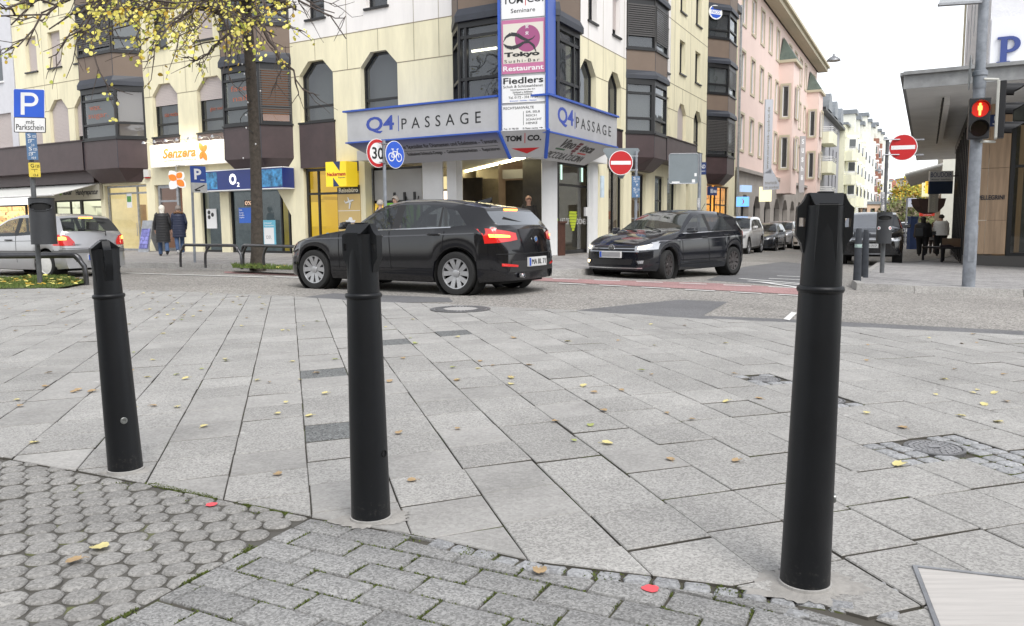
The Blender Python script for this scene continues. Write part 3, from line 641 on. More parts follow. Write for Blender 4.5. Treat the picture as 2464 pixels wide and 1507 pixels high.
def hydrant(px,py,Y,w,h,fm,lines,label,ang=12,tm=None):
    f=sframe(at(px,py,Y),ang); t=thing('hydrant_plate',f.o,label,'sign plate'); m=MB(); m.poly(f,rrect(w,h,.015),-.008,0); m.build('plate',fm,t)
    for i,(s,x0,x1,y0,y1) in enumerate(lines): text('lettering',s,f,x0*w,x1*w,y0*h,y1*h,.0005,tm or SWHITE,t)
    m=MB(); m.box(f,-.28*w,.28*w,.02*h,.05*h,0,.001); m.box(f,-.02*w,.02*w,-.14*h,.02*h,0,.001); m.build('mark',tm or SWHITE,t); return t
HB=mat('hydrant_blue',(.09,.17,.30),.5)
L1=[('S',-.3,-.02,.16,.42),('125',.12,.45,.16,.34),('21',-.3,-.06,-.2,-.02),('2.0',-.02,.25,-.44,-.28)]
hydrant(75,337,Y-.07,.175,.245,HB,L1,'blue hydrant plate directly under the white parking ticket plate')
hydrant(78,368,Y-.07,.175,.245,HB,[('S',-.3,-.02,.16,.42),('125',.12,.45,.16,.34),('2.0',-.35,-.02,-.2,-.02),('10.9',-.1,.3,-.44,-.28)],'lower blue hydrant plate on the parking sign pole')
hydrant(83,409,Y-.07,.185,.25,SYEL,[('G',-.3,-.02,.16,.42),('125',.12,.45,.16,.34),('13.6',-.15,.3,-.44,-.28)],'yellow gas plate on the parking sign pole',tm=BLACK)
def bin_(px,pt,pb,Y,r,label,ang,stick=False,parent_pole=None):
    c0=at(px,pb,Y); H=at(px,pt,Y).z-c0.z; t=thing('litter_bin',c0,label,'litter bin','grey litter bins on poles'); n=40
    BM=mat('bin_grey',(.036,.038,.042),.5,var=.15,vscale=5,bump=.1,bscale=200)
    m=MB(); rows=22; vs=[]; fs=[]
    ww=.40 # angular half width of opening
    hole=lambda a,z: ((a/ .95)**2+((z-.82*H)/(.085*H))**2)<1
    for i in range(rows+1):
        for j in range(n):
            a=2*PI*j/n; z=H*i/rows; rr=r
            b=a+R_(ang)-PI/2; zt=z*(1+0*a)
            if i==rows: zt=H*(.985+.015*math.cos(a))
            vs.append((c0.x+rr*math.cos(b),c0.y+rr*math.sin(b),c0.z+zt))
    for i in range(rows):
        for j in range(n):
            a=2*PI*(j+.5)/n; a=a-2*PI if a>PI else a
            if hole(a,H*(i+.5)/rows): continue
            fs.append((i*n+j,i*n+(j+1)%n,(i+1)*n+(j+1)%n,(i+1)*n+j))
    fs.append(tuple(reversed(range(n)))); fs.append(tuple(range(rows*n,(rows+1)*n))); m.add(vs,fs); o=m.build('body',BM,t,smooth=50)
    m=MB(); m.lathe([(r+.004,H-.004),(r+.008,H+.006),(r-.01,H+.012)],c0,n=n,cap=True); m.build('lid',BM,t,smooth=50)
    m=MB(); m.lathe([(r*.93,H*.70),(r*.93,H*.95)],c0,n=24,cap=True); m.build('liner',mat('bin_inside',(.008,.008,.008),.8),t)
    k=20; m=MB(); pts=[]
    for j in range(k+1):
        th=2*PI*j/k; a=.98*math.cos(th); z=.82*H+.095*H*math.sin(th); b=a+R_(ang)-PI/2; pts.append((c0.x+(r+.003)*math.cos(b),c0.y+(r+.003)*math.sin(b),c0.z+z))
    m.tube(pts,.010,6,cap=False); m.build('opening_rim',BM,t,smooth=60)
    if stick:
        for s in (-1,1):
            b=s*.78+R_(ang)-PI/2; nn=Vector((math.cos(b),math.sin(b),0)); f=Fr(Vector((c0.x,c0.y,c0.z+H*.5))+nn*(r-.008),(-nn.y,nn.x,0),nn)
            disc(f,.042,0,.012).build('sticker',SWHITE,t); disc(f,.020,.012,.013).build('sticker_centre',SRED,t)
    return t
bin_(107,478,588,p.y-.17,.205,'dark grey tubular litter bin on the parking sign pole at the left',20)
# right pole with no-entry sign and bin
p=gnd(2122,657,.085); PR=pole('sign_pole',p,at(2128,337,p.y).z-p.z,.038,'thin grey pole with the right no entry sign and stickers',m=POLED); YR=p.y
m=MB(); m.tube([p,(p[0],p[1],p[2]+1.0)],.05,12); m.build('sleeve',POLED,PR)
for i,(py,c) in enumerate(((470,(.6,.6,.6)),(486,(.3,.3,.32)),(500,(.65,.62,.6)),(524,(.5,.5,.55)))):
    q=at(2124,py,YR); m=MB(); m.lathe([(.040,-.07),(.040,.07)],q,n=14,cap=False); m.build('sticker',mat('pole_sticker%d'%i,c,.6,var=.7,vscale=40),PR)
bin_(2126,512,586,YR-.16,.165,'dark grey litter bin with two round red and white stickers, right side',-22,True)
def noentry(px,py,Y,d,ang,label,pw=1.0):
    f=sframe(at(px,py,Y),ang); t=thing('no_entry_sign',f.o,label,'traffic sign')
    disc(f,d/2,-.012,0).build('plate',SWHITE,t); disc(f,d/2*.945,0,.002).build('face',SRED,t)
    m=MB(); m.box(f,-d*.415,d*.415,-d*.075,d*.075,.002,.004); m.build('bar',SWHITE,t)
    m=MB()
    for z in (-.17,.17): m.box(f,.0,d*.72,z*d/.6-.02,z*d/.6+.012,-.04,-.013)
    m.build('clamp',GALV,t); return f
noentry(2173,355,YR-.08,.60,-20,'red and white no entry sign on the right pole above the litter bin')
m=MB()
for z in (-.17,.17):
    q=at(2128,355,YR); m.tube([(q.x-.05,q.y-.05,q.z+z),(q.x+.32,q.y-.06,q.z+z)],.014,8)
m.build('bracket',GALV,PR)
# centre pole: no entry, give way back, hydrant plates
pc=at(1529,600,20.4); pc.z=g(pc.x)+.085; PC=pole('sign_pole',pc,at(1529,364,20.4).z-pc.z,.035,'grey pole with the centre no entry sign behind the dark hatchback')
noentry(1494,392,20.2,.60,4,'red and white no entry sign in the middle, below the passage signboard')
f=sframe(at(1495,398,20.45),4); t=thing('give_way_sign',f.o,'triangular traffic sign seen from behind, hidden by the centre no entry sign','traffic sign')
m=MB(); m.poly(f,[(-.46,.36),(-.42,.42),(.42,.42),(.46,.36),(.04,-.33),(-.04,-.33)][::-1],-.01,0); m.build('panel',SBACK,t)
hydrant(1530,437,20.3,.20,.26,HB,[('S',-.3,-.02,.16,.42),('125',.12,.45,.16,.34),('M',.05,.25,-.44,-.2)],'upper blue hydrant plate on the centre sign pole',0)
hydrant(1530,463,20.3,.20,.26,HB,[('S',-.3,-.02,.16,.42),('125',.12,.45,.16,.34),('H',.05,.25,-.44,-.2)],'lower blue hydrant plate on the centre sign pole',0)
# blank back sign
pb_=at(1681,560,21.5); pb_.z=g(pb_.x)+.085; t=pole('sign_pole',pb_,at(1681,370,21.5).z-pb_.z,.045,'grey pole carrying a large sign seen from behind')
m=MB(); m.lathe([(.047,0),(.047,.25)],at(1681,500,21.5),n=14,cap=False); m.build('sticker',mat('pole_sticker0',(.6,.6,.6)),t)
f=sframe(at(1645,406,21.4),-3); t=thing('square_sign',f.o,'large square traffic sign seen from its grey back with stickers','traffic sign')
m=MB(); m.poly(f,rrect(.76,.77,.06),-.03,-.005); m.build('panel',SBACK,t)
m=MB(); Q=rrect(.76,.77,.06); m.tube([f.pt(a,b,-.005) for a,b in Q+Q[:1]],.012,6); m.build('rim',GALV,t)
for q in ((.28,.34,-.2,-.12),(.22,.3,-.36,-.28),(-.3,-.1,-.37,-.33)): MB().box(f,*q,-.004,-.002).build('sticker',SWHITE,t)
# 30 and cycle signs
YS=17.7; ps=at(928,520,YS); ps.z=g(ps.x)-.03; PS=pole('sign_pole',ps,at(928,338,YS).z-ps.z,.036,'grey pole with the speed limit and bicycle signs behind the black car')
f=sframe(at(909,369,YS-.1),50); t=thing('speed_limit_sign',f.o,'round red rimmed speed limit sign reading 30','traffic sign')
disc(f,.305,-.01,0).build('plate',SWHITE,t); disc(f,.293,0,.002,r0=.222).build('red_rim',SRED,t)
text('lettering','30',f,-.155,.155,-.125,.125,.002,BLACK,t,bold=.015)
f=sframe(at(950.5,372.5,YS+.15),55); t=thing('cycle_path_sign',f.o,'round blue sign with a white bicycle','traffic sign')
disc(f,.295,-.01,0).build('plate',SWHITE,t); disc(f,.282,0,.002).build('face',SBLUE,t)
m=MB()
for cx in (-.115,.12): 
    m.v+=[];d_=disc(f,.095,.002,.004,20,cx,-.055,.073); m.add(d_.v,d_.f)
def bar(m,f,x0,y0,x1,y1,w,c0,c1):
    d=Vector((x1-x0,y1-y0)).normalized()*w/2; m.poly(f,[(x0-d.y,y0+d.x),(x0+d.y,y0-d.x),(x1+d.y,y1-d.x),(x1-d.y,y1+d.x)],c0,c1)
for q in ((-.115,-.055,-.06,.07),(-.06,.07,.07,.06),(-.06,.07,0,-.06),(-.115,-.055,0,-.06),(0,-.06,.07,.06),(.12,-.055,.06,.12),(.06,.12,.11,.13),(-.06,.07,-.075,.11),(-.11,.115,-.04,.115)): bar(m,f,*q,.02,.002,.004)
m.build('bicycle_symbol',SWHITE,t)
m=MB(); q=at(930,369,YS)
for z in (-.2,.2): m.tube([(q.x-.13,q.y-.15,q.z+z),(q.x+.16,q.y+.17,q.z+z)],.014,6)
m.build('bracket',GALV,PS)
# small parking sign near the tree
YP=24.3; pp=at(469,636,22); pp=gnd(469,632,.085); YP=pp.y; t=pole('sign_pole',pp,at(478,400,YP).z-pp.z,.033,'thin leaning pole with a small parking sign in front of the telephone shop')
t.rotation_euler=(0,R_(.8),0)
f=sframe(at(477,420,YP-.05),48); t=thing('parking_sign',f.o,'small blue parking sign with a white arrow plate, in front of the telephone shop','sign')
w=.42; m=MB(); m.poly(f,rrect(w,w,.02),-.01,0); m.build('face',mat('sign_blue_deep',(.02,.06,.28),.5),t); text('lettering','P',f,-.11,.08,-.13,.14,.001,SWHITE,t,bold=.03)
m=MB(); m.box(f,.05,.16,-.15,-.135,0,.002); m.build('arrow',SWHITE,t)
f=sframe(at(480,452,YP-.05),48); t=thing('supplementary_sign',f.o,'small grey plate with a tow truck symbol under the small parking sign','sign')
m=MB(); m.poly(f,rrect(w,.25,.015),-.01,0); m.build('face',mat('plate_grey',(.45,.45,.44),.5,var=.2,vscale=8),t); m=MB(); bar(m,f,-.13,-.06,.14,.07,.03,0,.002); m.box(f,-.12,.02,-.09,-.05,0,.002); m.build('symbol',BLACK,t)
# traffic light pole
pt_=gnd(2330,690,.085); YT=pt_.y; top=at(2362,-30,YT)
t=thing('traffic_signal_pole',pt_,'thick galvanised traffic signal pole at the right','pole')
GP=mat('galv_pole',(.25,.27,.30),.5,metal=.25,var=.35,vscale=5,bump=.1,bscale=30)
k=(top-pt_); r0=.108
m=MB(); h1=at(2340,300,YT).z; ax=Vector((pt_.x,pt_.y,0))
m.tube([(pt_.x,pt_.y,pt_.z-.03),(pt_.x,pt_.y,at(2336,542,YT).z)],.108,20); m.build('lower_post',GP,t,smooth=40)
m=MB(); m.tube([(pt_.x,pt_.y,at(2336,542,YT).z),(pt_.x,pt_.y,at(2350,168,YT).z)],.10,20); m.build('middle_post',GP,t,smooth=40)
m=MB(); m.tube([(pt_.x,pt_.y,at(2350,168,YT).z),(pt_.x,pt_.y,top.z)],.085,20); m.build('upper_post',GP,t,smooth=40)
m=MB(); z=at(2350,185,YT).z; m.lathe([(.10,-.22),(.108,-.2),(.108,.0),(.125,.02),(.125,.09),(.10,.1)],(pt_.x,pt_.y,z),n=20); m.build('collar',GP,t,smooth=30)
m=MB(); z=at(2330,600,YT).z; f=sframe((pt_.x,pt_.y,z),-20); m.box(f,-.05,.05,-.22,.30,.09,.115); m.build('service_door',GP,t)
XP=pt_.x
SIGB=mat('signal_black',(.012,.012,.014),.45); SIGW=mat('signal_housing_light',(.5,.5,.46),.6,var=.1)
f=sframe(at(2357,285,YT-.24),-22); t=thing('pedestrian_signal',f.o,'black pedestrian light showing a lit red standing figure','traffic light')
m=MB(); m.box(f,-.165,.165,-.35,.355,-.16,0); m.build('housing',SIGB,t,bevel=.015)
RL=mat('red_light_figure',(1,.08,.02),.5,emit=9,ecol=(1,.07,.015)); RG=mat('red_lens_glow',(.35,.01,.01),.3,emit=.25,ecol=(1,.03,.01))
for cy,mm,nm in ((.155,RG,'red_lens'),(-.175,mat('dark_lens',(.012,.006,.008),.12),'green_lens')):
    disc(f,.135,0,.006,cy=cy).build(nm,mm,t)
    m=MB()
    for k in range(14):
        a,b=R_(-20+220*k/14),R_(-20+220*(k+1)/14); P=[(.142*math.cos(z),cy+.142*math.sin(z)) for z in (a,b)]
        m.add([f.pt(*P[0],0),f.pt(*P[1],0),f.pt(*P[1],.14),f.pt(*P[0],.14),f.pt(P[0][0]*1.03,P[0][1]+.004,0),f.pt(P[1][0]*1.03,P[1][1]+.004,0),f.pt(P[1][0]*1.03,P[1][1]+.004,.14),f.pt(P[0][0]*1.03,P[0][1]+.004,.14)],[(0,1,2,3),(4,7,6,5),(3,2,6,7)])
    m.build('visor',SIGB,t)
m=MB(); cy=.155
d_=disc(f,.02,.006,.009,12,0,cy+.088); m.add(d_.v,d_.f); m.poly(f,[(-.035,cy+.055),(-.035,cy-.015),(-.02,cy-.015),(-.016,cy-.105),(.016,cy-.105),(.02,cy-.015),(.035,cy-.015),(.035,cy+.055),(.02,cy+.066),(-.02,cy+.066)],.006,.009); m.build('lit_figure',RL,t)
f=sframe(at(2403,265,YT-.06),60); t=thing('traffic_light',f.o,'three lens vehicle traffic light turned to the right, seen from its side','traffic light')
m=MB(); m.box(f,-.15,.15,-.50,.50,-.05,0); m.build('back_board',SIGW,t,bevel=.01)
m=MB(); m.box(f,-.14,.14,-.49,.49,0,.10); m.build('housing',SIGB,t,bevel=.01)
for i,cy in enumerate((.33,0,-.33)):
    disc(f,.10,.10,.105,cy=cy).build('lens',mat(('lens_r','lens_y','lens_g')[i],((.1,.01,.01),(.12,.06,.01),(.01,.10,.06))[i],.2),t)
    m=MB(); n=18
    for k in range(n):
        a,b=R_(-35+250*k/n),R_(-35+250*(k+1)/n); l=lambda q:.12+.18*max(0,math.sin(q))**.6
        P=lambda q,rr,c:f.pt(rr*math.cos(q),cy+rr*math.sin(q)-.08*(c-.1),c)
        for rr in (.118,.124): m.face([P(a,rr,.1),P(b,rr,.1),P(b,rr,.1+l(b)),P(a,rr,.1+l(a))])
    m.build('visor',SIGB,t)
m=MB()
for z in (.53,-.55): q=f.pt(0,z,-.03); m.tube([(XP,YT,q.z),(XP+.02,YT-.1,q.z),q],.022,8)
m.build('mounting_arm',SIGW,t)
# round road sign seen edge-on left of the pole, overhead sign at the top
f=sframe(at(2334,175,YT-.15),64); disc(f,.30,-.008,0).build('x',SBACK,None); o=COL.objects[-1]; o.name='round_sign'; tag(o,'thin round traffic sign seen edge-on beside the signal pole','traffic sign')
f=sframe(at(2325,2,YT-.1),-14); t=thing('street_name_sign',f.o,'grey framed sign panel at the top of the signal pole, cut by the picture edge','sign')
m=MB(); m.box(f,-.42,.22,-.02,.35,-.02,.0); m.build('panel',mat('panel_pale',(.5,.52,.54),.5),t); m=MB(); m.box(f,-.44,.24,-.06,-.02,-.05,.05); m.build('frame',GALV,t)
# railings
RAIL=mat('railing_steel',(.10,.10,.105),.3,metal=.75,var=.3,vscale=5)
def railing(a,b,ztop,posts,label,r=.05,curl=.35,gz=0):
    a=Vector(a);b=Vector(b); d=(b-a).normalized(); t=thing('tube_railing',(a+b)/2,label,'railing','tubular railings beside the street')
    m=MB(); P=[]
    for k in range(7): q=k/6*PI/2; P.append(a+d*(.12*(1-math.cos(q)) -.0)+Vector((0,0,ztop-.12+.12*math.sin(q))))
    Q=[b-d*(.12*(1-math.cos(k/6*PI/2)))+Vector((0,0,ztop-.12+.12*math.sin(k/6*PI/2))) for k in range(7)]
    m.tube(P+Q[::-1],r,12); m.build('top_rail',RAIL,t,smooth=60)
    for s in posts:
        q=a+(b-a)*s; side=d*( -.16 if s>.5 else .16); m=MB()
        pts=[q+Vector((0,0,ztop-.02))+side*0,q-side*.5+Vector((0,0,ztop*.82)),q-side*1.0+Vector((0,0,ztop*.6)),q-side*1.1+Vector((0,0,ztop*.3)),q-side*1.1+Vector((0,0,-.03))]
        m.tube(pts,r*.85,10); m.build('post',RAIL,t,smooth=60)
    return t
a=gnd(-60,690); b=gnd(148,676); b.y+=.0
railing((-10.6,14.9,0),(-7.93,14.9,0),.52,(.02,.30,.97),'steel tube railing at the far left in front of the silver car',.055)
a=gnd(442,640,.085); b=gnd(574,645,.085); e=gnd(585,643,.085); h=gnd(725,652,.085)
railing(a,b,.50,(.03,.50,.97),'tube railing to the left of the tree trunk',.035)
railing(e,h,.50,(.08,.45,.95),'tube railing to the right of the tree trunk, reaching behind the black car',.035)
# hanging lamps over the street
def hlamp(px,py,Y,r,label):
    p=at(px,py,Y); t=thing('hanging_street_lamp',p,label,'street lamp','lamps hung over the street'); m=MB()
    m.lathe([(r,-.04),(r*.93,.03),(r*.6,.12),(r*.25,.18),(.06,.2),(.05,.3),(.01,.31)],p,n=24); m.build('shade',GALV,t,smooth=40)
    m=MB(); m.lathe([(r*.96,-.045),(r*.7,-.06),(.01,-.07)],p,n=24); m.build('lens',OFFW,t); return t
hlamp(2006,145,40,.32,'grey disc lamp hanging high over the street, nearest one')
hlamp(2115,411,78,.37,'smaller disc lamp hanging over the street in front of the tower block')
hlamp(2139,466,100,.45,'small disc lamp hanging over the street, third one away')
hlamp(2165,503,135,.45,'tiny disc lamp hanging over the far end of the street')
# ------------------------------------------------------------------ walls and windows
def wall(mb,fr,a0,a1,b0,b1,ops,depth=.22,m=0,mr=0,c=0):
    """wall face with openings; op=(a0,a1,b0,b1,chamfer,shoulder height)"""
    A=sorted({a0,a1,*[x for o in ops for x in o[:2]]}); B=sorted({b0,b1,*[x for o in ops for x in o[2:4]]})
    A=[x for x in A if a0<=x<=a1]; B=[x for x in B if b0<=x<=b1]
    for i in range(len(A)-1):
        run=None
        for j in range(len(B)-1):
            ca,cb=(A[i]+A[i+1])/2,(B[j]+B[j+1])/2
            if any(o[0]<ca<o[1] and o[2]<cb<o[3] for o in ops): continue
            mb.quad(fr,A[i],A[i+1],B[j],B[j+1],c,m)
    for o in ops:
        x0,x1,y0,y1=o[:4]; k=o[4] if len(o)>4 else 0; sh=o[5] if len(o)>5 else y1
        P=[(x0,y0),(x1,y0),(x1,sh),(x1-k,y1),(x0+k,y1),(x0,sh)] if k else [(x0,y0),(x1,y0),(x1,y1),(x0,y1)]
        for q in range(len(P)):
            u,v=P[q],P[(q+1)%len(P)]; mb.face([fr.pt(*u,c),fr.pt(*v,c),fr.pt(*v,c-depth),fr.pt(*u,c-depth)],mr)
        if k:
            mb.face([fr.pt(x0,sh,c),fr.pt(x0+k,y1,c),fr.pt(x0,y1,c)],m); mb.face([fr.pt(x1,sh,c),fr.pt(x1,y1,c),fr.pt(x1-k,y1,c)],m)
def inpoly_bars(mb,fr,P,w,c0,c1,m=0):
    n=len(P); cx=sum(p[0] for p in P)/n; cy=sum(p[1] for p in P)/n
    I=[]
    for i in range(n):
        a,b,c=Vector(P[i-1]),Vector(P[i]),Vector(P[(i+1)%n]); d1=(b-a).normalized();d2=(c-b).normalized(); n1=Vector((-d1.y,d1.x));n2=Vector((-d2.y,d2.x)); nb=(n1+n2); nb=nb/max(.2,nb.length_squared)*2*w; I.append((b.x+nb.x,b.y+nb.y))
    for i in range(n):
        j=(i+1)%n; mb.poly(fr,[P[i],P[j],I[j],I[i]],c0,c1,m)
    return I
def window(par,fr,x0,x1,y0,y1,c=0,k=0,sh=None,rec=.20,tr=(),mul=(),shut=0,blind=0,sill=True,fm=None,gm=None,fw=.07,inner=None,blm=None,name='window'):
    """window part: frame mesh + pane/shutter/blind children"""
    fm=fm or FRAME; sh=sh or y1
    P=[(x0,y0),(x1,y0),(x1,sh),(x1-k,y1),(x0+k,y1),(x0,sh)] if k else [(x0,y0),(x1,y0),(x1,y1),(x0,y1)]
    mb=MB(); cb=c-rec
    I=inpoly_bars(mb,fr,P,fw,cb-.04,cb+.03)
    for t in tr: mb.box(fr,x0+fw,x1-fw,t-.035,t+.035,cb-.035,cb+.025)
    for u in mul:
        top=y1-fw
        mb.box(fr,u-.035,u+.035,y0+fw,top,cb-.033,cb+.028)
    if sill: mb.box(fr,x0-.06,x1+.06,y0-.06,y0-.002,c-rec,c+.07)
    o=mb.build(name,fm,par)
    q=MB(); q.face([fr.pt(a,b,cb-.01) for a,b in I]); q.build('pane',gm or GLW,o)
    q=MB(); q.face([fr.pt(a,b,cb-.45) for a,b in P]); q.build('interior',inner or DARKIN,o)
    if shut>0:
        zb=y1-(y1-y0)*shut; q=MB(); n=int((y1-zb)/.055)
        for i in range(n):
            b1=y1-i*.055; b0=b1-.05
            def xw(b):
                if k and b>sh: t=(b-sh)/(y1-sh)*k; return x0+t,x1-t
                return x0,x1
            (l0,r0),(l1,r1)=xw(b0),xw(b1-.002)
            q.poly(fr,[(l0+.02,b0),(r0-.02,b0),(r1-.02,b1),(l1+.02,b1)],cb+.035,cb+.052)
            q.face([fr.pt(l0+.02,b0-.006,cb+.038),fr.pt(r0-.02,b0-.006,cb+.038),fr.pt(r1-.02,b0,cb+.038),fr.pt(l1+.02,b0,cb+.038)],1)
        q.build('roller_shutter',[SHUT,ANTH],o)
    if blind>0:
        zb=y1-(y1-y0)*blind; q=MB(); n=int((y1-zb)/.075)
        for i in range(n):
            b=y1-.05-i*.075; q.box(fr,x0+.03,x1-.03,b-.022,b+.022,cb+.05,cb+.06)
        q.box(fr,x0+.02,x1-.02,zb-.03,zb,cb+.04,cb+.07); q.build('slat_blind',blm or SHUTD,o)
    return o
# frames of the two facades of the corner building
LF=Fr((-1.77,23.7,0),(.8536,-.521,0),(-.521,-.8536,0)); RF=Fr((.34,22.41,0),(.454,.891,0),(.891,-.454,0))
Q4=thing('corner_building',(.34,22.41,0),'cream rendered corner building with brown bay windows above the shopping passage','building')
ZG,ZS,ZH,ZT,ZL=3.05,4.31,5.78,6.2,6.85       # ground floor top, sill, shoulder, arch top, floor line
def joints(mb,fr,a0,a1,zs,vs,c=.0,m=2):
    for z in zs: mb.box(fr,a0,a1,z-.012,z+.012,c-.001,c+.006,m)
    for a,z0,z1 in vs: mb.box(fr,a-.008,a+.008,z0,z1,c-.001,c+.004,m)
ZC=3.25
# left facade, window openings
def arch(a0,a1): return (a0,a1,ZS,ZT,.42,ZH)
LA=[arch(-22.1,-20.9),arch(-20.28,-18.93),arch(-18.49,-17.42)]; LC=[arch(-13.47,-12.01),arch(-10.93,-9.4)]; LD=[arch(-5.88,-4.42),arch(-3.28,-1.84)]
def rows(xs,z0s=(7.48,10.12),h=1.42): return [(a,b,z,z+h) for z in z0s for a,b in xs]
L2A=rows([(-21.75,-20.92),(-20.05,-19.17),(-18.2,-17.42)]); L2C=rows([(-13.35,-12.42),(-10.9,-9.95)]); L2D=rows([(-5.46,-4.69),(-2.99,-2.16)])
wm=[CREAM,WHITEP,JOINT]
def facade(fr,a0,a1,ops,upper,vs,name='wall_panel',zc=ZC,opsl=()):
    mb=MB(); zl=ZL; wall(mb,fr,a0,a1,zc,zl,[o for o in ops if o[2]<zl],m=0,mr=0); wall(mb,fr,a0,a1,zl,12.5,[o for o in ops if o[2]>zl],m=upper,mr=upper)
    joints(mb,fr,a0,a1,(zl,9.46),[(v,ZT+.02 if any(o[0]<v<o[1] for o in ops) else ZH,zl) for v in vs]+[(v,zl,9.46) for v in vs if not any(o[0]<v<o[1] for o in ops if o[2]>zl)]+[(v,9.46,12.5) for v in vs if not any(o[0]<v<o[1] for o in ops if o[2]>zl)])
    # shoulder line between arches
    ar=sorted([o for o in ops if len(o)>4]); x=a0
    for o in ar:
        if o[0]-x>.05: mb.box(fr,x,o[0],ZH-.012,ZH+.012,-.001,.006,2)
        x=o[1]
    if a1-x>.05: mb.box(fr,x,a1,ZH-.012,ZH+.012,-.001,.006,2)
    return mb.build(name,wm,Q4)
facade(LF,-22.7,-17.3,LA+L2A,0,(-21.3,-19.6,-17.95,-20.5))
facade(LF,-13.95,-9.25,LC+L2C,0,(-12.74,-11.5,-10.17,-13.6))
facade(LF,-6.3,.2,LD+L2D,1,(-5.15,-2.56,-1.2,-3.8,-.3))
facade(RF,2.85,8.5,[arch(4.05,5.45),arch(6.59,7.94)]+rows([(4.75,5.5),(7.0,7.75)],(7.45,10.1)),1,(4.75,7.27,3.6,6.1,8.2))
facade(RF,11.8,14.1,[(12.1,12.9,ZS,6.2),(13.1,13.9,ZS,6.2),(12.1,12.9,7.2,9.),(13.1,13.9,7.2,9.)],1,())
facade(RF,14.05,20.6,[arch(15.28,16.7),arch(18.05,19.5)]+rows([(15.5,16.4),(18.15,19.15)],(7.48,10.1)),0,(16.,18.75,14.7,17.3))
facade(RF,24.4,27.5,[],0,(25.5,))
for i,o in enumerate(LA): window(Q4,LF,*o[:4],k=.42,sh=ZH,shut=(1,1,.82)[i],tr=(ZS+.45,),rec=.18)
for i,o in enumerate(LC):
    w=window(Q4,LF,*o[:4],k=.42,sh=ZH,shut=.42,tr=(ZS+.45,),inner=GREYIN,rec=.18)
    f=LF.off(0,0,-.17); text('window_lettering',('süss wachsen','glatt wachsen')[i],f,o[0]+.45,o[1]-.1,ZS+.72,ZS+.88,0,mat('orange_film',(.36,.10,.05),.5),w)
for i,o in enumerate(LD):
    w=window(Q4,LF,*o[:4],k=.42,sh=ZH,tr=(ZS+.5,),inner=GREYIN,rec=.2)  # grey interior colour stands in for the left pane's reflection
for i,o in enumerate(L2A+L2C+L2D): window(Q4,LF,*o[:4],shut=(1,1,0,0,0,0,0,1,0,0,0,0,0,0)[i%14],tr=(o[2]+.42,),fw=.06)
for i,(a,b) in enumerate(((4.05,5.45),(6.59,7.94))): window(Q4,RF,a,b,ZS,ZT,k=.42,sh=ZH,tr=(ZS+.5,),inner=(GREYIN,DARKIN)[i])
for i,o in enumerate(rows([(4.75,5.5),(7.0,7.75)],(7.45,10.1))): window(Q4,RF,*o[:4],shut=(0,.85,0,0)[i],fw=.06)
for i,(a,b) in enumerate(((15.28,16.7),(18.05,19.5))): window(Q4,RF,a,b,ZS,ZT,k=.42,sh=ZH,tr=(ZS+.5,),shut=(1,0)[i])
for o in rows([(15.5,16.4),(18.15,19.15)],(7.48,10.1)): window(Q4,RF,*o[:4],fw=.06)
for o in [(12.1,12.9,ZS,6.2),(13.1,13.9,ZS,6.2),(12.1,12.9,7.2,9.),(13.1,13.9,7.2,9.)]: window(Q4,RF,*o,fw=.06,gm=GLW,tr=(o[2]+.5,o[3]-.4))
# aubergine spandrels below arches
for F,a,b,z in ((LF,-13.5,-11.98,ZC),(LF,-10.96,-9.37,ZC),(LF,-5.91,-4.38,2.86),(RF,6.56,7.97,2.9),(RF,18.0,19.55,3.3)):
    mb=MB(); mb.box(F,a,b,z,ZS-.07,.002,.05); mb.build('spandrel_panel',PURP,Q4)
